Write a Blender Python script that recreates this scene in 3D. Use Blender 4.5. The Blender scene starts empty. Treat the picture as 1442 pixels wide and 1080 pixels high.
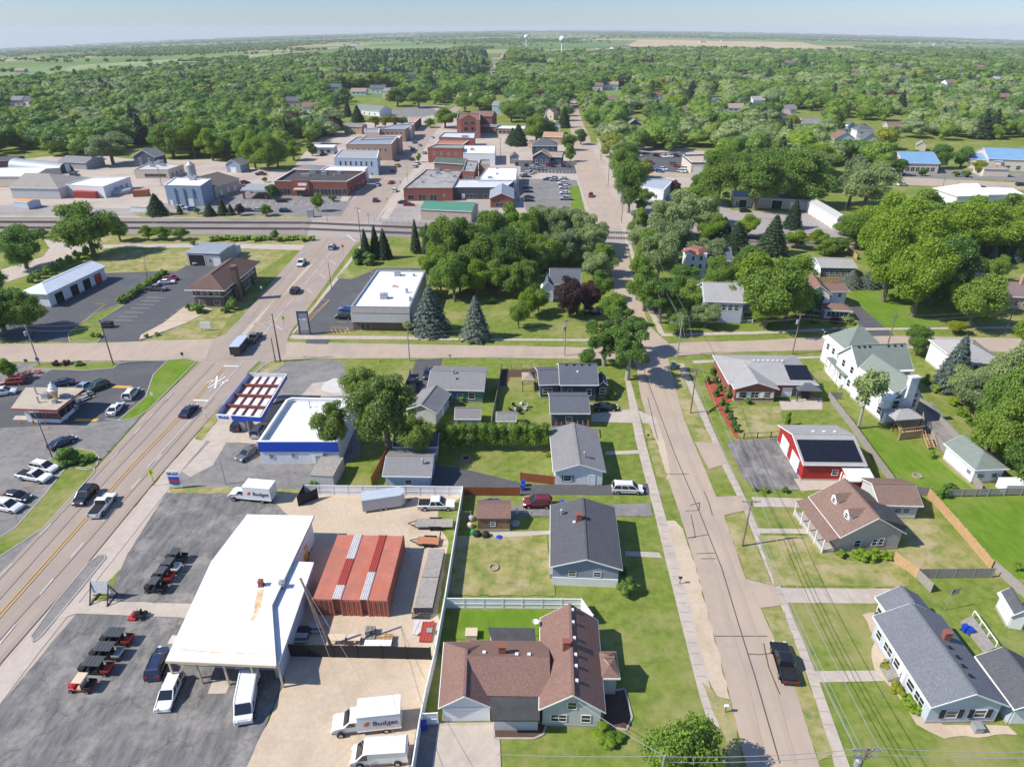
import bpy,math,random
import numpy as np
from mathutils import Vector,noise
R=math.radians
scene=bpy.context.scene
COL=scene.collection
rnd=random.Random(7)
CAMH=67.0;FPX=940.0;TH=math.atan(0.533)
CT,ST=math.cos(TH),math.sin(TH)
YH0=540-FPX*0.533
def terrain(x,y):
 """land is level in town and falls gently away in the far country to either side"""
 d=math.hypot(x,y)
 if d<900:return 0.0
 px=721+FPX*x/(max(y,1.0)*CT)if y>10 else(-400 if x<0 else 1900)
 px=max(-500,min(1950,px))
 dr=27*((780-px)/780)**1.6 if px<780 else 13*((px-780)/662)**1.7
 e=d-900
 e=e*e/(e+1200.0)
 return-e*dr*CT*CT/FPX
def P(px,py,z=0.0):
 """point of the land (plus z) seen at a photo pixel"""
 u=(px-721)/FPX;v=(540-py)/FPX
 dx,dy,dz=u,CT+v*ST,-ST+v*CT
 if dz>-0.0025:dz=-0.0025
 h=z
 for _ in range(1 if py>125 else 14):
  t=(CAMH-h)/-dz
  h2=z+terrain(dx*t,dy*t)
  h=h2 if _==0 else 0.5*(h+h2)
 t=(CAMH-h)/-dz
 return Vector((dx*t,dy*t,h))
def proj(p):
 zc=p[1]*CT+(CAMH-p[2])*ST
 if zc<1:return(-9999,9999)
 yu=p[1]*ST-(CAMH-p[2])*CT
 return(721+FPX*p[0]/zc,540-FPX*yu/zc)
def hgt(b,yt):
 """height above base point b at which photo row yt is reached"""
 v=(540-yt)/FPX
 t=b.y/(CT+v*ST)
 return CAMH+t*(-ST+v*CT)-b.z
def ppm(b):
 return FPX/(b.y*CT+(CAMH-b.z)*ST)
MATS={}
def nodes_of(name):
 m=bpy.data.materials.new(name);m.use_nodes=True
 nt=m.node_tree
 return m,nt,nt.nodes,nt.links,nt.nodes['Principled BSDF']
def mat(name,c1,c2=None,scale=1.0,rough=.8,c3=None,scale3=.08,amt3=.6,bump=0.0,metal=0.0,stretch=None,spec=.3,stripe=None,crack=0.0,detail=6,sharp=(.35,.65),obj=False,coat=0):
 if name in MATS:return MATS[name]
 m,nt,N,L,b=nodes_of(name)
 b.inputs['Roughness'].default_value=rough
 b.inputs['Metallic'].default_value=metal
 b.inputs['Specular IOR Level'].default_value=spec
 if coat:b.inputs['Coat Weight'].default_value=coat
 b.inputs['Base Color'].default_value=(*c1,1)
 if c2 is not None:
  if obj:
   tc=N.new('ShaderNodeTexCoord');src=tc.outputs['Object']
  else:
   g=N.new('ShaderNodeNewGeometry');src=g.outputs['Position']
  if stretch:
   mp=N.new('ShaderNodeMapping');mp.inputs['Rotation'].default_value=(0,0,stretch[3]if len(stretch)>3 else 0)
   mp.inputs['Scale'].default_value=stretch[:3];L.new(src,mp.inputs['Vector']);src2=mp.outputs[0]
  else:src2=src
  n=N.new('ShaderNodeTexNoise');n.inputs['Scale'].default_value=scale;n.inputs['Detail'].default_value=detail
  n.inputs['Roughness'].default_value=.72
  L.new(src2,n.inputs['Vector'])
  mr=N.new('ShaderNodeMapRange');mr.inputs[1].default_value=sharp[0];mr.inputs[2].default_value=sharp[1]
  L.new(n.outputs['Fac'],mr.inputs[0])
  mx=N.new('ShaderNodeMix');mx.data_type='RGBA'
  mx.inputs[6].default_value=(*c1,1);mx.inputs[7].default_value=(*c2,1)
  L.new(mr.outputs[0],mx.inputs[0]);out=mx.outputs[2]
  if c3 is not None:
   n3=N.new('ShaderNodeTexNoise');n3.inputs['Scale'].default_value=scale3;n3.inputs['Detail'].default_value=7
   n3.inputs['Roughness'].default_value=.7
   L.new(src,n3.inputs['Vector'])
   m3=N.new('ShaderNodeMapRange');m3.inputs[1].default_value=.48;m3.inputs[2].default_value=.62;m3.inputs[4].default_value=amt3
   L.new(n3.outputs['Fac'],m3.inputs[0])
   x3=N.new('ShaderNodeMix');x3.data_type='RGBA';x3.inputs[7].default_value=(*c3,1)
   L.new(m3.outputs[0],x3.inputs[0]);L.new(out,x3.inputs[6]);out=x3.outputs[2]
  if crack:
   v=N.new('ShaderNodeTexVoronoi');v.feature='DISTANCE_TO_EDGE';v.inputs['Scale'].default_value=.11
   dn=N.new('ShaderNodeTexNoise');dn.inputs['Scale'].default_value=.35;dn.inputs['Detail'].default_value=5
   L.new(src,dn.inputs['Vector'])
   ad=N.new('ShaderNodeVectorMath');ad.operation='MULTIPLY_ADD';ad.inputs[1].default_value=(5,5,0)
   L.new(dn.outputs['Color'],ad.inputs[0]);L.new(src,ad.inputs[2]);L.new(ad.outputs[0],v.inputs['Vector'])
   cm=N.new('ShaderNodeMapRange');cm.inputs[1].default_value=.004;cm.inputs[2].default_value=.014
   cm.inputs[3].default_value=crack;cm.inputs[4].default_value=0
   L.new(v.outputs['Distance'],cm.inputs[0])
   xc=N.new('ShaderNodeMix');xc.data_type='RGBA';xc.inputs[7].default_value=(.05,.045,.04,1)
   L.new(cm.outputs[0],xc.inputs[0]);L.new(out,xc.inputs[6]);out=xc.outputs[2]
  if stripe:
   w=N.new('ShaderNodeTexWave');w.bands_direction=stripe[0];w.inputs['Scale'].default_value=stripe[1]
   L.new(src,w.inputs['Vector'])
   wm=N.new('ShaderNodeMapRange');wm.inputs[1].default_value=0;wm.inputs[2].default_value=.25
   wm.inputs[3].default_value=1-stripe[2];wm.inputs[4].default_value=1
   L.new(w.outputs['Fac'],wm.inputs[0])
   sm=N.new('ShaderNodeVectorMath');sm.operation='SCALE';L.new(out,sm.inputs[0]);L.new(wm.outputs[0],sm.inputs['Scale'])
   out=sm.outputs[0]
  L.new(out,b.inputs['Base Color'])
  if bump:
   bp=N.new('ShaderNodeBump');bp.inputs['Strength'].default_value=bump;bp.inputs['Distance'].default_value=.05
   L.new(n.outputs['Fac'],bp.inputs['Height']);L.new(bp.outputs[0],b.inputs['Normal'])
 MATS[name]=m
 return m
def mul(c,k):return tuple(x*k for x in c)
def siding(name,c,k=.86,rough=.6):
 return mat(name,c,mul(c,k),scale=1.2,rough=rough,stripe=('Z',1.6,.18))
def shingle(name,c,k=.74):
 return mat(name,mul(c,k),mul(c,1.16),scale=5,rough=.95,detail=3,c3=mul(c,.82),scale3=.3,amt3=.5,spec=.1)
def paint(name,c,rough=.35,metal=0,coat=.0):
 return mat(name,c,rough=rough,metal=metal,coat=coat,spec=.5)
def leafmat(name,c,var=.35):
 m,nt,N,L,b=nodes_of(name)
 oi=N.new('ShaderNodeObjectInfo');g=N.new('ShaderNodeNewGeometry');tc=N.new('ShaderNodeTexCoord')
 n=N.new('ShaderNodeTexNoise');n.inputs['Scale'].default_value=.9;n.inputs['Detail'].default_value=3
 L.new(tc.outputs['Object'],n.inputs['Vector'])
 a=N.new('ShaderNodeMath');a.operation='MULTIPLY_ADD';a.inputs[1].default_value=.75;L.new(n.outputs['Fac'],a.inputs[0])
 s=N.new('ShaderNodeMath');s.operation='MULTIPLY';s.inputs[1].default_value=.8;L.new(oi.outputs['Random'],s.inputs[0])
 s2=N.new('ShaderNodeMath');s2.operation='MULTIPLY_ADD';s2.inputs[1].default_value=.35;L.new(g.outputs['Random Per Island'],s2.inputs[0]);L.new(s.outputs[0],s2.inputs[2])
 L.new(s2.outputs[0],a.inputs[2])
 cr=N.new('ShaderNodeValToRGB');e=cr.color_ramp.elements
 e[0].position=.35;e[0].color=(c[0]*(1-var),c[1]*(1-var*.8),c[2]*(1-var*.6),1)
 e[1].position=1.25;e[1].color=(c[0]*(1+var*1.7),c[1]*(1+var),c[2]*(1+var*.3),1)
 L.new(a.outputs[0],cr.inputs[0]);L.new(cr.outputs[0],b.inputs['Base Color'])
 b.inputs['Roughness'].default_value=.55;b.inputs['Specular IOR Level'].default_value=.35
 t=N.new('ShaderNodeBsdfTranslucent');L.new(cr.outputs[0],t.inputs['Color'])
 mx=N.new('ShaderNodeMixShader');mx.inputs[0].default_value=.42
 L.new(b.outputs[0],mx.inputs[1]);L.new(t.outputs[0],mx.inputs[2])
 L.new(mx.outputs[0],N['Material Output'].inputs['Surface'])
 MATS[name]=m
 return m
LEAF={'green':leafmat('leaf green',(.145,.262,.045)),'dark':leafmat('leaf dark',(.098,.205,.042)),'bright':leafmat('leaf bright',(.155,.275,.026)),'silver':leafmat('leaf silver',(.215,.315,.145)),'olive':leafmat('leaf olive',(.17,.265,.060)),'lime':leafmat('leaf lime',(.20,.26,.03)),'purple':leafmat('leaf purple',(.085,.052,.046)),'spruce':leafmat('needle dark',(.042,.085,.042)),'blue':leafmat('needle blue',(.13,.185,.165)),}
BARK=mat('bark',(.13,.10,.075),(.22,.18,.14),scale=2.5,rough=.95)
BARKPALE=mat('bark pale',(.30,.27,.23),(.42,.38,.33),scale=2,rough=.95)
WHITE=mat('white paint',(.78,.78,.76),(.70,.70,.68),scale=.6,rough=.55)
WROOF=mat('white membrane',(.84,.84,.84),(.74,.74,.73),scale=.3,rough=.6,c3=(.58,.56,.52),scale3=.14,amt3=.4,detail=9)
GLASS=mat('window glass',(.02,.026,.032),rough=.08,spec=.8)
CARGLASS=mat('car glass',(.012,.015,.018),rough=.06,spec=.9)
RUBBER=mat('rubber',(.018,.018,.018),rough=.85)
RIM=mat('rim',(.45,.45,.46),rough=.35,metal=.8)
METAL=mat('galvanised metal',(.42,.44,.45),(.34,.36,.37),scale=3,rough=.5,metal=.4)
DARKMETAL=mat('dark metal',(.035,.035,.038),rough=.5)
BLACK=mat('black plastic',(.02,.02,.022),rough=.55)
WOODPOLE=mat('pole wood',(.17,.115,.08),(.27,.20,.15),scale=2,rough=.95)
WOODGREY=mat('grey timber',(.25,.23,.20),(.36,.33,.30),scale=2,rough=.95,stretch=(1,1,6))
WOODTAN=mat('tan timber',(.42,.26,.13),(.52,.35,.19),scale=3,rough=.9,stretch=(1,1,.3))
WOODRED=mat('redbrown timber',(.27,.085,.03),(.36,.13,.05),scale=3,rough=.9,stretch=(2,2,.3))
RED=paint('red',(.42,.03,.025));BLUE=paint('blue',(.012,.055,.42));YELLOW=paint('yellow',(.75,.45,.02))
GREENP=paint('green plastic',(.02,.3,.08));TAN=paint('tan',(.60,.48,.34),.7);GREYP=paint('grey',(.35,.36,.37),.6)
SIGNYEL=paint('sign yellow green',(.55,.75,.02));ORANGE=paint('orange',(.75,.2,.03))
HEAD=paint('headlamp',(.7,.72,.75),.1);TAIL=paint('tail lamp',(.35,.01,.01),.2)
CONC=mat('concrete',(.50,.43,.36),(.42,.36,.30),scale=.8,rough=.9,c3=(.36,.31,.26),scale3=.25,amt3=.5)
class MB:
 def __init__(s):s.v=[];s.f=[]
 def add(s,vs,fs):
  o=len(s.v);s.v+=[tuple(p)for p in vs];s.f+=[tuple(i+o for i in f)for f in fs];return s
 def quad(s,*p):return s.add(p,[tuple(range(len(p)))])
 def box(s,x0,y0,z0,x1,y1,z1):
  return s.add([(x0,y0,z0),(x1,y0,z0),(x1,y1,z0),(x0,y1,z0),(x0,y0,z1),(x1,y0,z1),(x1,y1,z1),(x0,y1,z1)],[(0,3,2,1),(4,5,6,7),(0,1,5,4),(1,2,6,5),(2,3,7,6),(3,0,4,7)])
 def prism(s,poly,z0,z1):
  n=len(poly)
  a=sum(poly[i][0]*poly[(i+1)%n][1]-poly[(i+1)%n][0]*poly[i][1]for i in range(n))
  if a<0:poly=poly[::-1]
  vs=[(p[0],p[1],z0)for p in poly]+[(p[0],p[1],z1)for p in poly]
  fs=[tuple(range(n))[::-1],tuple(range(n,2*n))]+[(i,(i+1)%n,n+(i+1)%n,n+i)for i in range(n)]
  return s.add(vs,fs)
 def bar(s,p,q,w,h=None,up=Vector((0,0,1))):
  p=Vector(p);q=Vector(q);h=h or w;d=(q-p)
  if d.length<1e-6:return s
  d.normalize()
  sd=d.cross(up)
  if sd.length<.01:sd=Vector((1,0,0))
  sd.normalize();u=sd.cross(d)
  c=[sd*a*w/2+u*b*h/2 for a,b in((-1,-1),(1,-1),(1,1),(-1,1))]
  return s.add([p+k for k in c]+[q+k for k in c],[(0,1,2,3),(7,6,5,4),(0,4,5,1),(1,5,6,2),(2,6,7,3),(3,7,4,0)])
 def tube(s,p,q,r0,r1=None,n=8):
  p=Vector(p);q=Vector(q);r1=r0 if r1 is None else r1
  d=(q-p).normalized();a=d.orthogonal().normalized();b=d.cross(a)
  vs=[]
  for c,r in((p,r0),(q,r1)):
   for i in range(n):
    t=2*math.pi*i/n;vs.append(c+a*math.cos(t)*r+b*math.sin(t)*r)
  return s.add(vs,[(i,(i+1)%n,n+(i+1)%n,n+i)for i in range(n)]+[tuple(range(n))[::-1],tuple(range(n,2*n))])
 def lathe(s,prof,c=(0,0,0),n=12):
  vs=[]
  for r,z in prof:
   for i in range(n):
    t=2*math.pi*i/n;vs.append((c[0]+r*math.cos(t),c[1]+r*math.sin(t),c[2]+z))
  fs=[(k*n+i,k*n+(i+1)%n,(k+1)*n+(i+1)%n,(k+1)*n+i)for k in range(len(prof)-1)for i in range(n)]
  return s.add(vs,fs+[tuple(range(n))[::-1],tuple(range((len(prof)-1)*n,len(prof)*n))])
 def mesh(s,name,m,off=(0,0,0),smooth=False):
  me=bpy.data.meshes.new(name)
  me.from_pydata([(v[0]-off[0],v[1]-off[1],v[2]-off[2])for v in s.v],[],s.f)
  me.materials.append(m)
  if smooth:
   for p in me.polygons:p.use_smooth=True
  me.update();return me
 def obj(s,name,m,parent=None,off=None,smooth=False):
  """world coordinates; under a parent (unrotated root) they are taken relative to it"""
  if off is None:off=tuple(parent.location)if parent and parent.parent is None else((0,0,0)if not parent else tuple(parent.parent.location))
  o=bpy.data.objects.new(name,s.mesh(name,m,off,smooth));COL.objects.link(o)
  if parent:o.parent=parent
  return o
def tag(o,label,cat,group=None):
 o['label']=label;o['category']=cat
 if group:o['group']=group
 return o
def thing(name,label,cat,loc=(0,0,0),rz=0.0,group=None):
 o=bpy.data.objects.new(name,None);COL.objects.link(o);o.empty_display_size=.3
 o.location=loc;o.rotation_euler=(0,0,rz)
 return tag(o,label,cat,group)
def struct(name,mb,m):
 o=mb.obj(name,m,off=(0,0,0));o['kind']='structure';return o
def single(name,mb,m,label,cat,group=None,loc=None,smooth=False):
 if loc is None:
  xs=[v[0]for v in mb.v];ys=[v[1]for v in mb.v];loc=((min(xs)+max(xs))/2,(min(ys)+max(ys))/2,min(v[2]for v in mb.v))
 o=mb.obj(name,m,off=loc,smooth=smooth);o.location=loc
 return tag(o,label,cat,group)
def inst(name,me,parent,loc=(0,0,0),rz=0.0,sc=None):
 o=bpy.data.objects.new(name,me);COL.objects.link(o);o.parent=parent;o.location=loc;o.rotation_euler=(0,0,rz)
 if sc:o.scale=sc
 return o
def copy_tree(o,parent=None,swap=None):
 c=o.copy();COL.objects.link(c);c.parent=parent
 if swap and c.data is not None and o.name.split('.')[0]in swap:c.data=swap[o.name.split('.')[0]]
 for ch in list(o.children):copy_tree(ch,c,swap)
 return c
 # ================================================================ SETTING: land, roads, lots
GRASS=mat('grass',(.112,.170,.026),(.210,.245,.055),scale=.7,rough=1,c3=(.33,.28,.13),scale3=.075,amt3=.6,spec=.05,detail=12,sharp=(.38,.62))
GRASS2=mat('dry grass',(.15,.195,.04),(.34,.295,.12),scale=.45,rough=1,c3=(.42,.34,.21),scale3=.16,amt3=.75,spec=.05,detail=12,sharp=(.38,.62))
GRASS3=mat('lush grass',(.095,.185,.016),(.155,.240,.028),scale=.8,rough=1,c3=(.24,.25,.075),scale3=.09,amt3=.5,spec=.05,detail=12,stretch=(1,.35,1,.3))
ROADM=mat('road concrete',(.365,.295,.240),(.325,.262,.215),scale=.5,rough=.9,c3=(.29,.245,.21),scale3=.09,amt3=.6,stretch=(1,.2,1,-.6))
ROADM2=mat('street concrete',(.44,.35,.268),(.39,.31,.238),scale=.5,rough=.9,c3=(.33,.275,.235),scale3=.09,amt3=.6,stretch=(1,.2,1,-.05))
ASPH=mat('old asphalt',(.092,.091,.089),(.235,.226,.212),scale=1.1,rough=.9,c3=(.33,.305,.275),scale3=.22,amt3=.6,stretch=(1,.22,1,-.45),crack=.3,detail=12,sharp=(.33,.72))
ASPH2=mat('grey asphalt',(.155,.15,.146),(.24,.23,.215),scale=.5,rough=.9,c3=(.29,.265,.24),scale3=.12,amt3=.55,crack=.35,detail=12)
ASPHN=mat('new asphalt',(.078,.080,.086),(.10,.101,.104),scale=1.5,rough=.85,c3=(.13,.128,.125),scale3=.12,amt3=.5)
GRAVEL=mat('tan gravel',(.47,.375,.27),(.55,.45,.335),scale=1.8,rough=1,c3=(.40,.31,.215),scale3=.12,amt3=.6,detail=10)
DIRT=mat('pale paving',(.42,.35,.29),(.48,.41,.34),scale=.4,rough=1,c3=(.33,.28,.235),scale3=.05,amt3=.7)
GREYGRAV=mat('grey gravel',(.29,.265,.245),(.36,.33,.30),scale=1.5,rough=1,c3=(.25,.22,.2),scale3=.06,amt3=.7)
BALLAST=mat('ballast',(.235,.20,.182),(.31,.27,.245),scale=2,rough=1,c3=(.19,.175,.13),scale3=.08,amt3=.6)
MULCH=mat('mulch',(.075,.045,.032),(.11,.07,.05),scale=3,rough=1)
REDMULCH=mat('red mulch',(.40,.08,.05),(.30,.06,.04),scale=3,rough=1)
LINEW=mat('road paint white',(.72,.70,.67),(.55,.52,.49),scale=1.4,rough=.8)
LINEY=mat('road paint yellow',(.62,.36,.06),(.50,.31,.09),scale=1.4,rough=.8)
TAR=mat('tar seal',(.09,.08,.075),rough=.9)
def ground_mesh():
 rings=[0,120,250,400,600,800,900,1000,1120,1260,1420,1600,1850,2150,2500,3000,3600,4400,5400,6600,8200,10500,13500,18000]
 na=120
 near=MB();far=MB()
 def ring(r):
  out=[]
  for i in range(na+1):
   a=R(-75)+R(150)*i/na
   x=math.sin(a)*r;y=math.cos(a)*r
   out.append((x,y,terrain(x,y)))
  return out
 rr=[ring(r)for r in rings]
 for k in range(len(rings)-1):
  mb=near if rings[k+1]<=800 else far
  for i in range(na):
   mb.add([rr[k][i],rr[k+1][i],rr[k+1][i+1],rr[k][i+1]],[(3,2,1,0)])
 near.add([(-800,-160,0),(800,-160,0),(800,0,0),(0,0,0),(-800,0,0)],[(0,1,2,3,4)])
 near.add([(-math.sin(R(75))*800,math.cos(R(75))*800,0),(-800,0,0),(0,0,0)],[(0,1,2)])
 near.add([(math.sin(R(75))*800,math.cos(R(75))*800,0),(0,0,0),(800,0,0)],[(0,1,2)])
 return near,far
def field_mat():
 m,nt,N,L,b=nodes_of('farm fields')
 b.inputs['Roughness'].default_value=1;b.inputs['Specular IOR Level'].default_value=.05
 g=N.new('ShaderNodeNewGeometry')
 mp=N.new('ShaderNodeMapping');mp.inputs['Scale'].default_value=(.0016,.0023,0);mp.inputs['Rotation'].default_value=(0,0,.05)
 L.new(g.outputs['Position'],mp.inputs[0])
 v=N.new('ShaderNodeTexVoronoi');v.distance='CHEBYCHEV';v.inputs['Scale'].default_value=1.0;L.new(mp.outputs[0],v.inputs['Vector'])
 sp=N.new('ShaderNodeSeparateColor');L.new(v.outputs['Color'],sp.inputs[0])
 cr=N.new('ShaderNodeValToRGB');cr.color_ramp.interpolation='CONSTANT'
 cs=[(0,(.13,.20,.055)),(.3,(.16,.23,.07)),(.48,(.105,.18,.05)),(.62,(.30,.27,.13)),(.72,(.14,.21,.06)),(.88,(.36,.29,.17))]
 e=cr.color_ramp.elements;e[0].position=0;e[0].color=(*cs[0][1],1);e[1].position=cs[1][0];e[1].color=(*cs[1][1],1)
 for p_,c_ in cs[2:]:
  q=e.new(p_);q.color=(*c_,1)
 L.new(sp.outputs[0],cr.inputs[0])
 n=N.new('ShaderNodeTexNoise');n.inputs['Scale'].default_value=.006;n.inputs['Detail'].default_value=8
 L.new(g.outputs['Position'],n.inputs['Vector'])
 mr=N.new('ShaderNodeMapRange');mr.inputs[3].default_value=.75;mr.inputs[4].default_value=1.25;L.new(n.outputs[0],mr.inputs[0])
 s=N.new('ShaderNodeVectorMath');s.operation='SCALE';L.new(cr.outputs[0],s.inputs[0]);L.new(mr.outputs[0],s.inputs['Scale'])
 L.new(s.outputs[0],b.inputs['Base Color'])
 return m
nearg,farg=ground_mesh()
struct('ground',nearg,GRASS);struct('farmland',farg,field_mat())
LAYERS=[]
def level(pts):
 xs=[p[0]for p in pts];ys=[p[1]for p in pts];b=(min(xs),min(ys),max(xs),max(ys))
 l=1+max([q[4]for q in LAYERS if q[0]<=b[2]and q[2]>=b[0]and q[1]<=b[3]and q[3]>=b[1]]or[0])
 LAYERS.append((*b,l));return .004+.004*l
def sheet(name,m,pts,kerb=False):
 z=level(pts)
 mb=MB()
 w=[P(x,y)for x,y in pts]
 if not kerb and name not in('terrace','sidewalk','patio','path','level_crossing'):
  amp=.28 if name in('gravel_yard','gravel_shoulder','verge','lawn','town_paving','garden_bed','dirt_path')else .10
  o_=[]
  for i,a in enumerate(w):
   c=w[(i+1)%len(w)];L_=(c-a).length;n_=max(1,min(60,int(L_/1.1)));s_=Vector((c.y-a.y,a.x-c.x,0))/max(L_,.01)
   for k in range(n_):
    q=a.lerp(c,k/n_);o_.append(q+s_*amp*(noise.noise(q*.5)+.6*noise.noise(q*1.7)))
  w=o_
 mb.quad(*[(p.x,p.y,z)for p in w])
 me=mb.mesh(name,m)
 if me.polygons[0].normal.z<0:me.flip_normals()
 o=bpy.data.objects.new(name,me);COL.objects.link(o);o['kind']='structure'
 if kerb:kerbs([*pts,pts[0]])
 return o
def line(pts,w,m,name='road_marking',dash=None,z=None,h=None):
 z=z or level(pts)
 mb=MB()
 W=[P(x,y)for x,y in pts]
 for a,b in zip(W,W[1:]):
  a=Vector((a.x,a.y,z));b=Vector((b.x,b.y,z));d=b-a;Ln=d.length
  if Ln<.01:continue
  d.normalize();s=Vector((d.y,-d.x,0))*w/2
  t=0
  while t<Ln:
   e=min(Ln,t+dash[0])if dash else Ln
   p,q=a+d*t,a+d*e
   if h:mb.prism([p-s,p+s,q+s,q-s],0,h)
   else:mb.quad(p-s,p+s,q+s,q-s)
   t=e+(dash[1]if dash else 0)
   if not dash:break
 me=mb.mesh(name,m)
 o=bpy.data.objects.new(name,me);COL.objects.link(o);o['kind']='structure'
 return o
KERBM=mat('kerb concrete',(.42,.37,.32),(.35,.31,.27),scale=1.5,rough=.9)
def kerbs(pts):return line(pts,.22,KERBM,'kerb',h=.13)
sheet('verge',DIRT,[(-60,990),(100,820),(240,654),(308,578),(330,585),(247,690),(180,790),(107,866),(0,1000),(-60,1060)])
sheet('town_paving',DIRT,[(-40,306),(-40,232),(110,216),(200,226),(300,224),(345,236),(410,240),(430,214),(474,192),(545,158),(625,148),(645,172),(735,189),(800,204),(880,200),(1000,214),(1000,262),(905,268),(905,322),(600,318),(430,308)])
sheet('gravel_yard',GREYGRAV,[(-40,304),(-40,288),(180,294),(232,286),(300,292),(300,305)])
sheet('gravel_yard',GREYGRAV,[(905,272),(1010,278),(1030,296),(1200,303),(1215,338),(1040,330),(905,322)])
sheet('railway_bed',BALLAST,[(-60,308),(430,307),(600,315),(870,323),(1150,335),(1500,345),(1500,356),(1150,347),(870,345),(600,335),(430,331),(-60,329)])
sheet('verge',GRASS2,[(235,300),(430,302),(450,305),(430,308),(200,306),(180,301)])
sheet('verge',GRASS2,[(-40,331),(440,333),(445,345),(300,343),(110,345),(60,338),(-40,345)])
sheet('dirt_path',CONC,[(62,338),(110,345),(300,343),(440,345),(436,353),(300,349),(160,349),(120,354),(64,380),(0,400),(-30,402),(-30,390),(60,362),(70,350)])
sheet('verge',GRASS2,[(140,352),(300,351),(412,352),(355,392),(330,372),(262,374),(250,384),(158,386),(135,384)])
sheet('parking_lot',ASPHN,[(-40,480),(-40,462),(60,440),(40,415),(135,385),(250,382),(262,374),(325,372),(335,385),(262,440),(262,470),(205,482)])
sheet('lawn',GRASS,[(165,430),(135,442),(96,470),(98,481),(138,482),(146,468),(140,452),(175,430)],kerb=True)
sheet('mulch_bed',GRAVEL,[(262,430),(300,435),(262,455),(205,476),(196,478),(198,472),(230,455)])
sheet('lawn',GRASS2,[(300,437),(338,432),(322,450),(306,476),(200,481),(262,456)])
sheet('road',ROADM2,[(-60,485),(140,483),(300,477),(408,482),(520,484),(700,487),(860,490),(970,482),(1060,480),(1160,474),(1249,473),(1409,476),(1500,480),(1500,500),(1442,497),(1280,491),(1166,493),(1042,496),(970,501),(860,506),(700,504),(467,505),(300,510),(180,508),(-60,511)])
MAINL=[(-160,950),(0,800),(136,660),(207,580),(278,515),(290,505),(300,478),(318,470),(340,447),(384,396),(429,346),(465,308),(488,292),(525,252),(552,215),(574,182)]
MAINR=[(620,178),(608,192),(598,208),(584,236),(571,248),(548,281),(530,308),(507,340),(498,347),(430,440),(408,470),(403,486),(402,500),(380,510),(366,520),(308,577),(237,654),(100,815),(0,937),(-160,1135)]
sheet('road',ROADM,MAINL+MAINR)
sheet('road',ROADM,[(598,180),(620,178),(632,168),(650,152),(643,149),(620,163)])
sheet('road',ROADM,[(684,106),(696,106),(717,72),(711,72)])
sheet('side_street',ROADM2,[(574,184),(470,186),(430,205),(432,212),(476,193),(566,192)])
STL=[(1056,1100),(1026,974),(1005,893),(981,803),(961,734),(940,673),(925,625),(911,590),(903,560),(899,541),(897,520),(893,505),(880,488),(868,430),(864,402),(858,373),(843,350),(832,322),(824,297),(812,249),(807,203),(801,172),(799,124)]
STR=[(804,124),(810,141),(820,172),(830,193),(838,222),(848,243),(858,266),(872,300),(878,322),(884,350),(890,385),(914,459),(926,470),(940,482),(941,506),(947,530),(964,592),(984,640),(1018,721),(1050,815),(1071,856),(1093,905),(1119,966),(1152,1072),(1160,1100)]
sheet('street',ROADM2,STL+STR)
sheet('gravel_shoulder',GRAVEL,[(912,590),(922,590),(934,612),(940,645),(943,668),(938,676),(930,640),(918,608)])
sheet('gravel_shoulder',GRAVEL,[(934,733),(950,733),(962,745),(981,803),(1005,893),(1026,974),(1028,985),(1010,980),(990,940),(965,850),(944,780)])
sheet('level_crossing',mat('crossing panel',(.38,.33,.29),(.32,.28,.25),scale=2,rough=.9),[(440,309),(540,313),(528,336),(432,333)])
sheet('level_crossing',MATS['crossing panel'],[(838,320),(890,322),(896,344),(842,343)])
sheet('sidewalk',CONC,[(0,945),(245,660),(312,588),(372,522),(380,526),(345,566),(300,612),(262,655),(247,677),(150,800),(60,912),(0,992),(-40,1040),(-40,990)])
sheet('sidewalk',CONC,[(340,470),(436,372),(441,372),(346,472)])
sheet('sidewalk',CONC,[(411,470),(512,340),(516,341),(419,470)])
sheet('sidewalk',CONC,[(408,474),(700,477),(886,478),(886,481),(700,480),(408,477)])
sheet('sidewalk',CONC,[(930,470),(1060,467),(1175,462),(1240,462),(1442,460),(1442,463),(1240,465),(1175,466),(1060,471),(932,474)])
sheet('sidewalk',CONC,[(975,508),(1060,505),(1168,501),(1168,504),(1060,508),(977,512)])
sheet('sidewalk',CONC,[(880,532),(887,532),(897,570),(908,620),(922,672),(935,720),(958,800),(985,905),(1003,980),(1016,1035),(1003,1035),(985,980),(966,905),(940,800),(921,720),(908,672),(895,620),(886,570)])
sheet('sidewalk',CONC,[(955,512),(963,512),(990,572),(1025,652),(1056,715),(1085,790),(1118,872),(1150,950),(1186,1050),(1204,1100),(1180,1100),(1168,1050),(1136,950),(1107,872),(1075,790),(1046,715),(1015,652),(980,572)])
sheet('sidewalk',CONC,[(884,345),(889,345),(912,420),(936,470),(928,470),(905,422)])
sheet('sidewalk',CONC,[(826,297),(829,297),(812,245),(809,245)])
sheet('sidewalk',CONC,[(840,195),(843,195),(872,268),(868,268)])
sheet('sidewalk',CONC,[(872,310),(878,310),(886,345),(882,345)])
sheet('verge',GRASS2,[(1019,728),(1048,722),(1088,824),(1052,814)])
sheet('verge',GRASS2,[(1073,858),(1104,862),(1136,950),(1172,1060),(1152,1072),(1119,966),(1093,905)])
sheet('verge',GRASS2,[(947,518),(958,520),(980,572),(1003,623),(984,622),(964,592),(947,530)])
sheet('verge',GRASS2,[(901,562),(908,590),(912,590),(940,672),(925,672),(911,620)])
sheet('parking_lot',ASPH2,[(372,522),(405,510),(470,506),(486,512),(510,640),(470,660),(436,690),(240,692),(256,664),(308,600),(345,562)])
sheet('concrete_apron',CONC,[(288,620),(318,588),(352,592),(372,560),(420,562),(440,540),(500,532),(500,556),(440,560),(410,560),(360,625),(300,622)])
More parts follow.
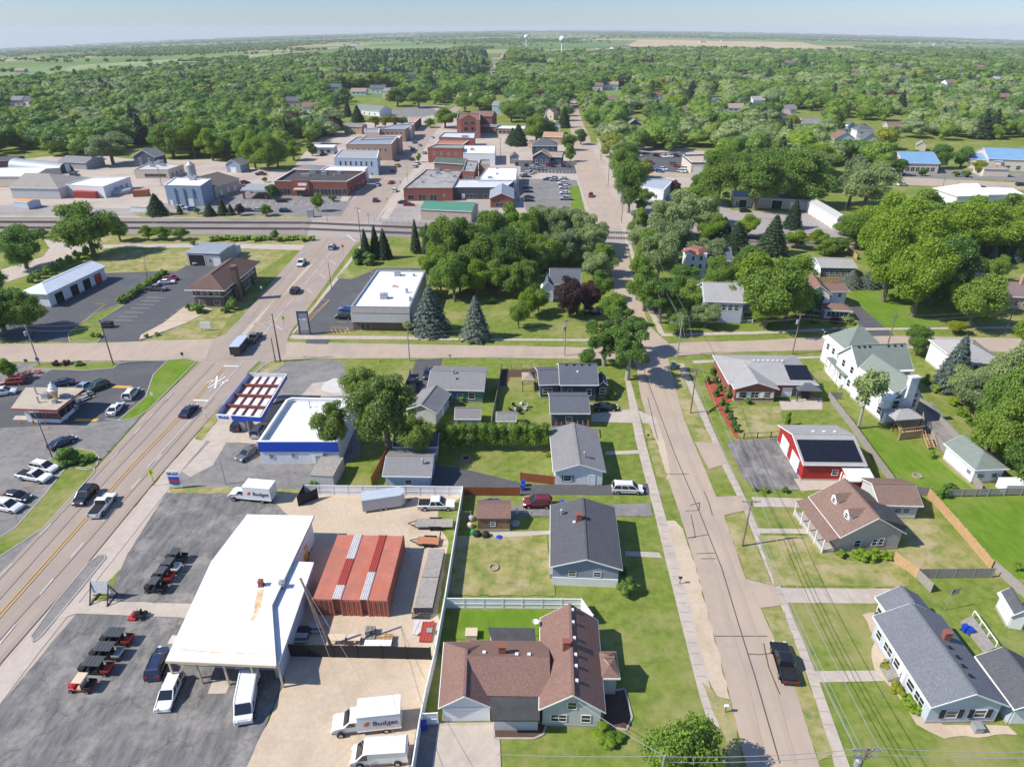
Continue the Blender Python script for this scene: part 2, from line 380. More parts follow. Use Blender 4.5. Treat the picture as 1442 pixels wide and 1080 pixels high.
sheet('concrete_apron',mat('pale concrete',(.58,.56,.52),(.50,.48,.45),scale=.5,rough=.9),[(455,540),(470,533),(500,534),(500,552),(470,554),(452,550)])
sheet('concrete_apron',CONC,[(256,664),(300,618),(318,624),(300,655),(268,672)])
sheet('lawn',GRASS2,[(275,618),(305,575),(316,578),(285,620)])
sheet('lawn',GRASS,[(345,528),(365,508),(372,510),(352,528)],kerb=True)
sheet('lawn',GRASS2,[(366,526),(382,509),(396,508),(400,513),(392,520),(378,526)],kerb=True)
sheet('lawn',GRASS,[(484,516),(486,509),(500,506),(585,507),(566,560),(560,600),(530,684),(492,684),(520,600),(500,556)])
sheet('lawn',GRASS2,[(238,684),(336,687),(436,690),(436,696),(240,694)])
sheet('parking_lot',ASPH2,[(-40,590),(-40,513),(55,512),(180,508),(262,512),(207,577),(136,656),(60,752),(0,805),(-60,860)])
sheet('parking_lot',ASPHN,[(35,540),(75,520),(150,520),(180,510),(258,508),(205,560),(165,592),(100,598),(-40,605),(-40,560)])
sheet('lawn',GRASS,[(42,519),(60,510),(168,510),(160,519),(120,522)],kerb=True)
sheet('lawn',GRASS3,[(166,593),(205,560),(216,528),(236,508),(262,505),(277,509),(210,577),(190,589)],kerb=True)
sheet('lawn',GRASS,[(64,652),(84,640),(110,632),(132,636),(140,644),(136,656),(124,662),(84,657)],kerb=True)
sheet('verge',GRASS,[(92,660),(132,658),(134,664),(60,745),(0,784),(-40,810),(-40,780),(20,745),(64,696)],kerb=True)
sheet('parking_lot',ASPH,[(234,694),(372,697),(400,705),(440,730),(330,850),(262,852),(150,846),(180,780)])
sheet('concrete_apron',CONC,[(135,846),(280,851),(262,870),(107,864),(60,880),(100,850)])
sheet('parking_lot',ASPH,[(107,865),(300,872),(400,960),(395,970),(345,1100),(-90,1100)])
sheet('parking_lot',ASPH2,[(138,783),(147,781),(149,786),(128,812),(90,858),(58,896),(48,904),(44,896),(80,846),(124,794)],kerb=True)
sheet('concrete_apron',CONC,[(300,958),(326,957),(318,977),(293,977)])
sheet('gravel_yard',GRAVEL,[(372,694),(436,696),(648,698),(636,790),(622,868),(604,960),(580,1100),(340,1100),(370,1030),(402,962),(392,925),(442,760)])
sheet('verge',GRASS,[(616,720),(650,700),(628,850),(620,880),(616,865),(632,760),(620,745)])
sheet('parking_lot',ASPHN,[(414,470),(486,382),(503,391),(530,378),(605,378),(592,440),(500,466),(430,474)])
sheet('road',ASPHN,[(434,475),(466,475),(462,485),(430,484)])
sheet('sidewalk',CONC,[(414,478),(410,472),(470,473),(590,474),(600,462),(606,464),(600,478)])
sheet('lawn',GRASS2,[(474,392),(486,378),(503,391),(492,393)])
sheet('driveway',ASPHN,[(587,507),(623,506),(606,548),(576,560),(572,545)])
sheet('garden_bed',MULCH,[(706,521),(762,519),(762,530),(718,531),(714,543),(703,543)])
sheet('driveway',CONC,[(833,583),(889,576),(893,596),(833,594)])
sheet('driveway',CONC,[(899,578),(925,590),(935,598),(905,596)])
sheet('driveway',ASPHN,[(612,655),(650,660),(732,680),(732,696),(606,696)])
sheet('driveway',ASPHN,[(733,683),(912,681),(915,697),(733,697)])
sheet('driveway',ASPH2,[(720,712),(915,709),(920,727),(722,727)])
sheet('path',CONC,[(880,776),(928,778),(933,786),(880,783)])
sheet('path',CONC,[(852,636),(900,634),(902,639),(852,641)])
sheet('path',CONC,[(663,750),(775,747),(775,752),(718,756),(663,757)])
sheet('driveway',CONC,[(617,1018),(702,1018),(706,1100),(605,1100)])
sheet('garden_bed',MULCH,[(695,1018),(770,1018),(765,1034),(752,1040),(696,1040)],kerb=True)
sheet('garden_bed',MULCH,[(848,975),(880,970),(890,1010),(882,1028),(848,1022)],kerb=True)
sheet('lawn',GRASS3,[(648,858),(815,858),(818,885),(700,905),(640,900)])
sheet('lawn',GRASS2,[(640,756),(770,756),(782,838),(632,838),(628,850)])
sheet('verge',GRASS2,[(988,960),(1010,980),(1028,985),(1046,1070),(1030,1100),(1020,1040)])
sheet('side_yard',ASPH2,[(588,1018),(617,1018),(606,1100),(572,1100)])
sheet('driveway',ASPH,[(1022,622),(1108,616),(1135,690),(1066,690),(1046,672)])
sheet('driveway',CONC,[(1118,675),(1200,668),(1200,686),(1128,692)])
sheet('driveway',CONC,[(1058,700),(1160,703),(1160,715),(1062,714)])
sheet('path',CONC,[(1062,744),(1145,745),(1152,752),(1066,751)])
sheet('driveway',CONC,[(1098,828),(1250,829),(1290,835),(1250,850),(1105,849)])
sheet('path',CONC,[(1146,945),(1248,944),(1248,959),(1152,961)])
sheet('street_apron',ROADM2,[(978,622),(1012,624),(1025,653),(998,661)])
sheet('street_apron',ROADM2,[(1006,700),(1044,698),(1058,717),(1018,726)])
sheet('street_apron',ROADM2,[(1050,815),(1092,826),(1104,852),(1071,856)])
sheet('patio',CONC,[(1097,565),(1158,560),(1158,577),(1100,578)])
sheet('garden_bed',REDMULCH,[(992,538),(1004,532),(1020,548),(1030,565),(1020,568),(1046,615),(1036,618),(1014,580),(1000,560)])
sheet('lawn',GRASS2,[(1022,572),(1100,572),(1104,614),(1040,616)])
sheet('lawn',GRASS2,[(1262,722),(1300,722),(1386,802),(1290,804),(1262,770)])
sheet('lawn',GRASS2,[(1066,754),(1150,756),(1190,790),(1270,790),(1282,826),(1092,826)])
sheet('lawn',GRASS3,[(1312,700),(1442,698),(1500,720),(1500,830),(1405,806)])
sheet('lawn',GRASS3,[(1180,575),(1215,600),(1255,610),(1300,632),(1372,690),(1300,694),(1262,682)])
sheet('driveway',ASPH2,[(1290,572),(1312,566),(1362,625),(1330,640),(1306,618)])
sheet('lawn',GRASS3,[(1195,405),(1250,405),(1330,460),(1250,462),(1220,440)])
sheet('driveway',ASPHN,[(1196,430),(1212,432),(1246,461),(1212,462)])
sheet('road',ASPHN,[(1222,466),(1252,465),(1260,473),(1222,474)])
sheet('garden_bed',GRAVEL,[(1214,865),(1236,862),(1250,890),(1258,945),(1296,1000),(1330,1022),(1420,1022),(1432,1034),(1330,1040),(1290,1020),(1262,975),(1232,945),(1226,925),(1232,905)])
sheet('parking_lot',ASPH2,[(735,252),(812,254),(824,300),(742,300),(728,260)])
sheet('parking_lot',ASPHN,[(733,226),(808,228),(812,245),(733,243)])
sheet('lawn',GRASS3,[(802,262),(815,262),(824,298),(805,298)])
sheet('parking_lot',GREYGRAV,[(548,290),(640,284),(700,282),(705,305),(690,316),(528,313)])
sheet('parking_lot',ASPH2,[(275,262),(345,256),(375,272),(500,274),(480,305),(290,302),(255,300)])
sheet('parking_lot',ASPHN,[(905,215),(965,215),(970,245),(900,250)])
sheet('road',ROADM2,[(860,232),(872,228),(880,238),(1010,248),(1010,252),(870,246)])
sheet('road',ROADM2,[(1240,248),(1442,258),(1500,262),(1500,272),(1442,268),(1240,259),(1195,250),(1190,246)])
sheet('parking_lot',ASPH2,[(1274,238),(1500,246),(1500,257),(1274,250)])
sheet('parking_lot',ASPH2,[(535,158),(600,148),(622,160),(560,172)])
sheet('lawn',GRASS,[(598,176),(612,166),(622,170),(608,182)])
sheet('lawn',GRASS,[(725,92),(770,92),(775,102),(728,102)])
sheet('concrete_apron',CONC,[(586,248),(600,236),(636,190),(628,186),(606,208),(575,250),(552,283),(536,308),(545,310)])
sheet('concrete_apron',CONC,[(488,284),(525,240),(552,206),(548,206),(500,246),(478,284)])
WORN=mat('worn road',(.335,.272,.222),(.30,.243,.20),scale=.6,rough=.88,stretch=(1,.2,1,-.6))
for pts in([(-40,855),(100,706),(243,553)],[(-40,885),(100,728),(215,604),(300,512)],[(-30,930),(110,775),(205,668),(300,560)],[(-30,965),(110,805),(215,678),(310,570)],[(372,455),(420,398),(470,342)],[(362,460),(412,396),(462,336)],[(345,478),(395,415),(440,362)],[(330,478),(382,412),(430,355)]):
 line(pts,.7,WORN,'wheel_track')
WORN2=mat('worn street',(.405,.322,.248),(.37,.295,.228),scale=.6,rough=.88,stretch=(1,.2,1,-.05))
for pts in([(905,525),(930,600),(965,700),(1000,790),(1050,960),(1075,1075)],[(925,520),(955,610),(992,700),(1030,800),(1085,955),(1118,1075)]):line(pts,.6,WORN2,'wheel_track')
def joints(c,w,sp=1.6):
 W=[P(x,y)for x,y in c];z=.135 if False else level(c)+.02;mb=MB()
 for a,b in zip(W,W[1:]):
  d=b-a;L_=d.length;d.normalize();s=Vector((d.y,-d.x,0))*w/2
  for k in range(int(L_/sp)):
   p=a+d*(k*sp)+Vector((0,0,z));q=p+d*.045;mb.quad(p-s,p+s,q+s,q-s)
 o=bpy.data.objects.new('pavement_joint',mb.mesh('pavement_joint',TAR2));COL.objects.link(o);o['kind']='structure'
TAR2=mat('joint shadow',(.31,.27,.225),rough=1)  # dark lines for the joints between paving slabs
joints([(893,572),(914,672),(928,720),(949,800),(975,905),(994,980),(1008,1035)],1.1);joints([(959,512),(985,572),(1020,652),(1051,715),(1080,790),(1112,872),(1143,950),(1177,1050)],1.1)
joints([(1100,839),(1285,841)],2.6,3);joints([(408,475.5),(700,478.5),(880,479.5)],1.0);joints([(655,1020),(652,1090)],8.0,3.5);joints([(1064,707),(1155,709)],1.8,3)
YW=.16
line([(-60,932),(0,864),(100,752),(181,660),(243,595),(314,518)],YW,LINEY)
line([(-57,935),(3,867),(103,754),(184,662),(246,597),(316,520)],YW*.8,LINEY)
line([(353,470),(400,412),(429,378),(470,330),(500,296),(540,250)],YW,LINEY)
line([(0,907),(100,785),(228,640)],.14,LINEW,dash=(3,5))
line([(207,660),(293,565),(345,508)],.14,LINEW)
line([(372,470),(440,388),(470,350)],.13,LINEW,dash=(6,3))
for x,y in((381,446),(389,459),(432,407),(450,386),(465,367)):
 line([(x,y),(x+8,y+6)],.16,LINEW)
line([(315,516),(336,516.5)],.6,LINEW);line([(272,564),(293,565)],.6,LINEW)
line([(0,800+12),(120,690),(207,592),(260,536)],.12,LINEW,dash=(2.5,6))
line([(293,547),(318,531)],.45,LINEW);line([(303,548),(306,530)],.45,LINEW)
line([(296,552),(315,527)],.12,LINEW)
def road_text(txt,px,py,size,rz):
 cu=bpy.data.curves.new('road_letter','FONT');cu.body=txt;cu.size=size;cu.align_x='CENTER';cu.align_y='CENTER'
 o=bpy.data.objects.new('t',cu);COL.objects.link(o)
 me=bpy.data.meshes.new_from_object(o.evaluated_get(bpy.context.evaluated_depsgraph_get()));bpy.data.objects.remove(o)
 me.materials.append(LINEW);
 q=bpy.data.objects.new('road_marking',me);COL.objects.link(q);p=P(px,py);q.location=(p.x,p.y,level([(px-9,py-9),(px+9,py+9)]));q.rotation_euler=(0,0,rz);q.scale=(1,1.5,1);q['kind']='structure'
road_text('R',299,538,2.6,-.55);road_text('R',314,540,2.6,-.55)
for a,b in(((548,243),(577,243)),((541,252),(572,252))):line([a,b],.9,LINEW,dash=(.7,.7))
line([(500,294),(508,299)],.4,LINEW);line([(489,331),(500,340)],.4,LINEW);line([(528,339),(534,330)],.3,LINEW)
line([(899,500),(915,545),(950,640),(985,722),(1016,800),(1040,880),(1062,950),(1098,1075)],.11,TAR,'crack_seal')
for pts in([(940,668),(970,668)],[(991,692),(998,708),(1003,726)],[(972,712),(985,708),(984,719),(965,720)],[(973,725),(979,757),(968,758),(997,753)],[(981,780),(1006,779)],[(987,787),(1008,787)],[(1006,896),(1080,896)],[(1052,921),(1070,922),(1086,920)],[(1075,906),(1082,940),(1098,978)],[(912,560),(926,620)]):
 line(pts,.1,TAR,'crack_seal')
for x,y in((160,451),(168,446),(176,440),(184,434),(192,429),(199,424),(206,419)):
 line([(x,y),(x+26,y+.5)],.1,LINEW)
for x,y in((212,466),(222,458),(232,450),(240,443),(247,437)):
 line([(x,y),(x+24,y+1)],.1,LINEW)
line([(105,462),(148,429)],.15,LINEY);line([(134,428),(148,428)],.15,LINEY)
for(a,b,c,d)in((160,545,185,546),(106,592,138,592.5)):line([(a,b),(c,d)],1.1,LINEY)
for a,b in(((30,686),(60,686)),((130,560),(137,553)),((0,546),(14,545)),((148,591),(170,592)),((178,569),(190,569)),((188,549),(204,549))):line([a,b],.12,LINEY if a[0]<140 else LINEW)
for pts in([(449,421),(464,423),(418,470)],[(449,421),(418,468)],[(464,423),(432,450)],[(464,462),(490,462),(486,471)],[(461,470),(488,471)]):line(pts,.16,LINEY)
for i in range(5):line([(466+i*6,464),(470+i*6,471)],.14,LINEY)
for x,y in((496,415),(493,426),(490,434),(474,454),(468,460),(520,388),(522,382),(545,379.5),(560,379.5),(575,379.5)):line([(x,y),(x+14 if x<500 else x+3,y if x<500 else y+3)],.12,LINEY)
for i in range(14):line([(742+i*5,240),(742.3+i*5,244)],.12,LINEW)
for i in range(11):line([(560+i*9,296),(563+i*9,290)],.12,LINEY)
for i in range(16):line([(300+i*11,290),(304+i*11,283)],.12,LINEW)
RAILM=mat('rail steel',(.10,.065,.05),rough=.5);TIE=mat('sleeper wood',(.13,.11,.10),(.18,.155,.14),scale=3,rough=1)
def track(pts):
 W=[P(x,y)for x,y in pts]
 sl=MB();rl=MB()
 for a,b in zip(W,W[1:]):
  d=(b-a);Ln=d.length;d.normalize();s=Vector((d.y,-d.x,0))
  n=int(Ln/.9)
  for i in range(n):
   c=a+d*(i*.9);sl.bar(c-s*1.3+Vector((0,0,.16)),c+s*1.3+Vector((0,0,.16)),.3,.14)
  for k in(-.74,.74):rl.bar(a+s*k+Vector((0,0,.31)),b+s*k+Vector((0,0,.31)),.09,.15)
 r=thing('railway_track',('northern' if pts[0][1]<316 else 'southern')+' railway track on dark ballast across the town','railway track',tuple(W[1]))
 rl.obj('rail',RAILM,r);sl.obj('sleeper',TIE,r)['kind']='stuff'
track([(-60,313),(220,314),(430,314.5),(600,322),(868,328.5),(1150,339),(1480,348)])
track([(-60,321),(220,322),(430,323),(600,330),(868,336),(1150,344),(1480,352)])
# ================================================================ BUILDINGS
FRAME_C={}
def window_mesh(w,h,kind,gm=None):
 k=(round(w,2),round(h,2),kind,gm)
 if k not in FRAME_C:
  f=MB();g=MB()
  if kind=='window':
   t=.09
   f.box(-w/2-t,-.05,-t-.03,w/2+t,0,0);f.box(-w/2-t,-.05,h,w/2+t,0,h+t)
   f.box(-w/2-t,-.05,0,-w/2,0,h);f.box(w/2,-.05,0,w/2+t,0,h)
   f.box(-w/2,-.045,h/2-.03,w/2,-.005,h/2+.03)
   if w>1.3:f.box(-.03,-.04,0,.03,-.006,h)
   g.quad((-w/2,-.02,0),(w/2,-.02,0),(w/2,-.02,h),(-w/2,-.02,h))
   k2=(f.mesh('frame',WHITE),g.mesh('pane',GLASS))
  elif kind=='shop':
   t=.08
   f.box(-w/2-t,-.06,-t,w/2+t,0,0);f.box(-w/2-t,-.06,h,w/2+t,0,h+t)
   n=max(1,round(w/1.5))
   for i in range(n+1):
    x=-w/2+w*i/n;f.box(x-t/2,-.06,0,x+t/2,0,h)
   g.quad((-w/2,-.02,0),(w/2,-.02,0),(w/2,-.02,h),(-w/2,-.02,h))
   k2=(f.mesh('frame',GREYP if gm is None else MATS[gm]),g.mesh('pane',GLASS))
  elif kind=='bay':
   t=.15
   f.box(-w/2-t,-.06,0,-w/2,0,h);f.box(w/2,-.06,0,w/2+t,0,h);f.box(-w/2-t,-.06,h,w/2+t,0,h+t)
   g.box(-w/2,-.02,0,w/2,-.005,h)
   k2=(f.mesh('frame',WHITE),g.mesh('pane',mat('bay interior',(.02,.02,.022),rough=1)))  # near-black panel paints the shade inside an open bay; no glass here
  else:
   dm=WHITE if gm is None else MATS[gm]
   t=.1
   f.box(-w/2-t,-.05,0,-w/2,0,h);f.box(w/2,-.05,0,w/2+t,0,h);f.box(-w/2-t,-.05,h,w/2+t,0,h+t)
   nn=4 if kind=='garage_door' else 1
   for i in range(nn):
    z0=h*i/nn+.03;z1=h*(i+1)/nn
    g.box(-w/2,-.035,z0,w/2,-.004,z1)
   k2=(f.mesh('frame',WHITE),g.mesh('panel',dm))
  FRAME_C[k]=k2
 return FRAME_C[k]
def openings(root,face,lst):
 """face = (p0, p1) bottom corners left to right seen from outside; lst of (kind, fraction, z, w, h[, material])"""
 p0,p1=face;d=(p1-p0);L=d.length;d.normalize();rz=math.atan2(d.y,d.x)
 for it in lst:
  kind,fr,z,w,h=it[:5];gm=it[5]if len(it)>5 else None
  a,b=window_mesh(w,h,kind,gm)
  p=p0+d*L*fr-Vector(root.location)
  nm={'window':'window','shop':'shop_window','bay':'bay_opening','door':'door','garage_door':'garage_door'}[kind]
  o=inst(nm,b,root,(p.x+d.y*.012,p.y-d.x*.012,z),rz)
  f=inst('frame',a,o)
def row(n,z,w,h,a=.08,b=.92,kind='window',m=None):
 return[(kind,a+(b-a)*(i+.5)/n,z,w,h,m)for i in range(n)]
def rect(A,B,D,z):
 a=P(*A,z);b=P(*B,z);u=b-a;W=u.length;u.normalize();v=Vector((-u.y,u.x,0))
 if isinstance(D,(int,float)):dep=D
 else:dep=(P(*D,z)-a).dot(v)
 return a,u,v,W,dep
def gable(root,A,B,D,ze,zr,wm,rm,ridge='AB',hips=(0,0),over=.4,z0=0,openn={},fascia=True,trim=None,found=True):
 """A, B: near roof corners at eave height (left, right); D: corner beyond A, or depth in metres"""
 a,u,v,W,dep=rect(A,B,D,ze)
 if ridge=='AB':O,s,t,Ws,Lt=a,v,u,dep,W
 else:O,s,t,Ws,Lt=a,u,v,W,dep
 def q(i,j,z):p=O+s*i+t*j;return(p.x,p.y,z)
 rf=MB();h=zr-ze;th=.16
 i0,i1=(Ws/2 if hips[0]else 0)*.95,(Ws/2 if hips[1]else 0)*.95
 def roofform(mb,g,zt,thk):
  e=[(-g,-g),(Ws+g,-g),(Ws+g,Lt+g),(-g,Lt+g)]
  r0=(Ws/2,i0-(0 if hips[0]else g));r1=(Ws/2,Lt-i1+(0 if hips[1]else g))
  vs=[q(*c,ze+zt)for c in e]+[q(*r0,zr+zt),q(*r1,zr+zt)]
  vs+=[(x,y,z-thk)for x,y,z in vs]
  fs=[(0,4,5,3),(1,2,5,4),(6,9,11,10),(7,10,11,8),(0,1,4)if hips[0]else(0,6,10,4),(2,3,5)if hips[1]else(3,5,11,9),(0,3,9,6),(1,7,8,2)]
  if hips[0]:fs+=[(6,10,7),(0,6,7,1)]
  else:fs+=[(1,4,10,7)]
  if hips[1]:fs+=[(8,11,9),(2,8,9,3)]
  else:fs+=[(2,8,11,5)]
  mb.add(vs,fs)
 roofform(rf,0,th,th)
 ro=rf.obj('roof',rm,root)
 if fascia:
  fb=MB();roofform(fb,.06,th-.05,th+.02);fb.obj('fascia',trim or WHITE,root)
 if fascia and h>.8:
  rp=MB();a_=q(Ws/2,i0,zr+th+.02);b_=q(Ws/2,Lt-i1,zr+th+.02);rp.bar(a_,b_,.3,.05)
  rc=rp.obj('ridge_cap',rm,ro,off=tuple(root.location))
 wl=MB();zo=ze+h*min(1,over/(Ws/2))-.08;zw=zr-.12
 c=[(over,over),(Ws-over,over),(Ws-over,Lt-over),(over,Lt-over)]
 vs=[q(*k,z0)for k in c]+[q(*k,zo)for k in c]
 fs=[(0,1,5,4),(1,2,6,5),(2,3,7,6),(3,0,4,7)]
 n=8
 if not hips[0]:vs.append(q(Ws/2,over,zw));fs[0]=(0,1,5,n,4);n+=1
 if not hips[1]:vs.append(q(Ws/2,Lt-over,zw));fs[2]=(2,3,7,n,6);n+=1
 wl.add(vs,fs);wl.obj('wall',wm,root)
 if found and z0==0:
  fo=MB();g=over-.03
  fo.prism([Vector(q(*k,0))for k in((g,g),(Ws-g,g),(Ws-g,Lt-g),(g,Lt-g))],0,.35);fo.obj('foundation',KERBM,root)
 C4={}
 al,ar=a+u*over+v*over,a+u*(W-over)+v*over
 dl,dr=a+u*over+v*(dep-over),a+u*(W-over)+v*(dep-over)
 F={'n':(al,ar),'r':(ar,dr),'f':(dr,dl),'l':(dl,al)}
 for k,l in openn.items():openings(root,F[k],l)
 F['a']=a;F['u']=u;F['v']=v;F['W']=W;F['D']=dep;F['q']=q
 F['slope']=(ze+th,h,Ws)
 return F
def vents(root,F,lst,ridge='AB'):
 """small things on a roof: (kind, fraction along u, fraction along v)"""
 zt,h,Ws=F['slope']
 for kind,fu,fv in lst:
  p=F['a']+F['u']*F['W']*fu+F['v']*F['D']*fv
  fr=fv if ridge=='AB' else fu
  z=zt+h*(1-abs(fr-.5)*2)
  m=MB()
  if kind=='chimney':m.box(p.x-.4,p.y-.3,z-.4,p.x+.4,p.y+.3,z+1.1);m.box(p.x-.46,p.y-.36,z+1.1,p.x+.46,p.y+.36,z+1.2);m.obj('chimney',MATS['brick red'],root)
  elif kind=='flue':m.lathe([(.14,-.2),(.14,.7),(.26,.72),(.26,.95),(.05,1.05)],(p.x,p.y,z));m.obj('flue',METAL,root)
  elif kind=='vent':m.box(p.x-.18,p.y-.18,z-.15,p.x+.18,p.y+.18,z+.2);m.obj('roof_vent',WHITE,root)
  elif kind=='dvent':m.box(p.x-.18,p.y-.18,z-.15,p.x+.18,p.y+.18,z+.2);m.obj('roof_vent',BLACK,root)
def flat(root,poly,z,wm,rm,par=.5,cap=None,inset=.0,band=None,wall=True):
 """flat roofed block: poly = photo pixels of the roof outline at height z"""
 pts=[P(x,y,z)for x,y in poly]
 n=len(pts);ar=sum(pts[i].x*pts[(i+1)%n].y-pts[(i+1)%n].x*pts[i].y for i in range(n))
 if ar<0:pts=pts[::-1]
 def off(d):
  out=[]
  for i in range(n):
   a,b,c=pts[i-1],pts[i],pts[(i+1)%n]
   d1=(b-a).normalized();d2=(c-b).normalized()
   n1=Vector((-d1.y,d1.x,0));n2=Vector((-d2.y,d2.x,0))
   bis=n1+n2
   k=max(.3,bis.length_squared/2)
   out.append(b+bis/k*d if bis.length>.1 else b+n1*d)
  return out
 w=off(inset)
 if wall:MB().prism(w,0,z-(par+.06 if par>0 else .21)).obj('wall',wm,root)
 if par>0:
  ins=off(inset+.3)
  MB().prism(off(inset+.02),z-par-.04,z-par).obj('roof',rm,root)
  rg=MB()
  o1,i1=off(inset-.03),ins
  for i in range(n):
   j=(i+1)%n
   rg.add([(o1[i].x,o1[i].y,z-par-.055),(o1[j].x,o1[j].y,z-par-.055),(i1[j].x,i1[j].y,z-par-.055),(i1[i].x,i1[i].y,z-par-.055),(o1[i].x,o1[i].y,z),(o1[j].x,o1[j].y,z),(i1[j].x,i1[j].y,z),(i1[i].x,i1[i].y,z)],[(4,5,6,7),(0,1,5,4),(3,7,6,2)])
  rg.obj('parapet',band or wm,root)
  cp=MB();o2,i2=off(inset-.08),off(inset+.38)
  for i in range(n):
   j=(i+1)%n
   cp.add([(o2[i].x,o2[i].y,z),(o2[j].x,o2[j].y,z),(i2[j].x,i2[j].y,z),(i2[i].x,i2[i].y,z),(o2[i].x,o2[i].y,z+.07),(o2[j].x,o2[j].y,z+.07),(i2[j].x,i2[j].y,z+.07),(i2[i].x,i2[i].y,z+.07)],[(4,5,6,7),(0,1,5,4),(3,7,6,2)])
  cp.obj('coping',cap or WHITE,root)
 else:
  MB().prism(off(0),z-.2,z).obj('roof',rm,root)
  MB().prism(off(-.05),z-.28,z-.04).obj('fascia',cap or WHITE,root)
 W=off(inset)
 if ar<0:W=W[::-1]
 def face(i,j=None):
  j=(i+1)%n if j is None else j
  a,b=W[i],W[j];return(Vector((a.x,a.y,0)),Vector((b.x,b.y,0)))
 return face,W
def rooftop(root,px,py,z,s=(1.6,1.2,1.0),m=None,name='rooftop_unit',kind=0):
 p=P(px,py,z);mb=MB()
 mb.box(p.x-s[0]/2,p.y-s[1]/2,z+.1,p.x+s[0]/2,p.y+s[1]/2,z+s[2])
 mb.box(p.x-s[0]/2-.05,p.y-s[1]/2-.05,z+s[2],p.x+s[0]/2+.05,p.y+s[1]/2+.05,z+s[2]+.06)
 mb.lathe([(min(s[:2])*.35,s[2]+.06),(min(s[:2])*.35,s[2]+.14)],(p.x,p.y,z))
 mb.box(p.x-s[0]/2-.1,p.y-s[1]/2-.1,z-.15,p.x+s[0]/2+.1,p.y+s[1]/2+.1,z+.1)
 mb.obj(name,m or METAL,root)
def bld(name,label,cat,A,z=0,group=None):
 p=P(*A,z)if z else P(*A);return thing(name,label,cat,(p.x,p.y,0),group=group)
BRICK=mat('brick red',(.23,.078,.056),(.29,.11,.08),scale=5,rough=.95,c3=(.22,.07,.05),scale3=.3,amt3=.4)
BRICKD=mat('brick brown',(.13,.085,.065),(.18,.12,.095),scale=5,rough=.95)
BRICKT=mat('brick tan',(.38,.26,.18),(.45,.32,.23),scale=4,rough=.95)
S_GREY=shingle('shingle grey',(.235,.23,.23));S_DARK=shingle('shingle dark',(.105,.108,.118));S_BLUE=shingle('shingle slate',(.12,.13,.15))
S_RED=shingle('shingle redbrown',(.225,.138,.112));S_BROWN=shingle('shingle brown',(.225,.15,.12));S_GREEN=shingle('shingle green grey',(.20,.235,.205))
S_LIGHT=shingle('shingle light',(.36,.35,.34));S_TAN=shingle('shingle tan',(.34,.27,.22))
BLKROOF=mat('bitumen roof',(.05,.05,.052),(.07,.07,.07),scale=1,rough=.95,c3=(.10,.10,.10),scale3=.2,amt3=.4)
DIRTYROOF=mat('weathered roof',(.22,.21,.20),(.42,.40,.38),scale=.5,rough=.95,c3=(.14,.14,.14),scale3=.15,amt3=.6,detail=9)
METROOF=mat('metal roof grey',(.30,.33,.36),(.36,.38,.40),scale=.4,rough=.5,stripe=('X',.6,.15),metal=.2)
GREENROOF=mat('metal roof green',(.07,.22,.15),(.09,.25,.17),scale=.4,rough=.5,stripe=('X',.6,.15))
BLUEROOF=mat('metal roof blue',(.17,.31,.47),(.20,.35,.51),scale=.3,rough=.45,stripe=('X',.4,.1))
DECKR=mat('tan roof deck',(.42,.35,.27),(.48,.41,.32),scale=.7,rough=.95,c3=(.33,.27,.21),scale3=.3,amt3=.5)
SID_W=siding('siding white',(.74,.75,.76));SID_B=siding('siding pale blue',(.50,.56,.63));SID_G=siding('siding grey',(.36,.37,.38));SID_T=siding('siding teal',(.11,.21,.20))
SID_N=siding('siding navy',(.062,.085,.12));SID_TAN=siding('siding tan',(.50,.44,.36));SID_LG=siding('siding light grey',(.53,.54,.53));SID_LB=siding('siding steel blue',(.27,.35,.44))
STUC=mat('stucco cream',(.62,.55,.45),(.55,.49,.40),scale=1,rough=.9);DKSID=siding('siding charcoal',(.07,.075,.085))
PANELM=mat('solar cell',(.012,.013,.02),rough=.25,spec=.6)
WOODSHED=mat('brown boards',(.19,.115,.06),(.26,.17,.10),scale=2,rough=.9,stretch=(1,1,.2))
REDSID=siding('siding barn red',(.38,.028,.025))
def solar(root,F,fu0,fu1,fs0,fs1,nx,ny,ridge='AB'):
 """panels lying on the near slope of an AB ridge"""
 zt,h,Ws=F['slope'];m=MB();fr=MB()
 for i in range(nx):
  for j in range(ny):
   c=[]
   for(di,dj)in((0,0),(1,0),(1,1),(0,1)):
    fu=fu0+(fu1-fu0)*(i+di*.97)/nx;fv=fs0+(fs1-fs0)*(j+dj*.97)/ny
    p=F['a']+F['u']*F['W']*fu+F['v']*F['D']*fv
    c.append((p.x,p.y,zt+h*fv*2+.1))
   m.add(c+[(x,y,z-.05)for x,y,z in c],[(0,1,2,3),(0,4,5,1),(1,5,6,2),(2,6,7,3),(3,7,4,0)])
 m.obj('solar_panel',PANELM,root)
def Z0(w):return Vector((w.x,w.y,0))
def fan_porch(root,a,u,v,w,d,z=2.5,m=None,rail=True):
 m=m or WHITE
 pb=MB();rb=MB()
 for i in range(5):
  p=a+u*(w*i/4);q_=p
  pb.box(p.x-.08,p.y-.08,0,p.x+.08,p.y+.08,z)
 if rail:
  for k in(.55,.95):rb.bar(a+Vector((0,0,k)),a+u*w+Vector((0,0,k)),.06)
  n=int(w/.3)
  for i in range(n):p=a+u*(w*(i+.5)/n);rb.box(p.x-.02,p.y-.02,.5,p.x+.02,p.y+.02,.95)
  rb.obj('railing',m,root)
 pb.obj('porch_post',m,root)
r=bld('equipment_shop','long low shop with a bright white angled roof beside the rows of utility vehicles','shop',(389,960))
f,W=flat(r,[(233,930),(297,791),(348,724),(442,726),(383,852),(389,937)],4.2,WHITE,WROOF,par=0,cap=METAL,inset=.5,wall=False)
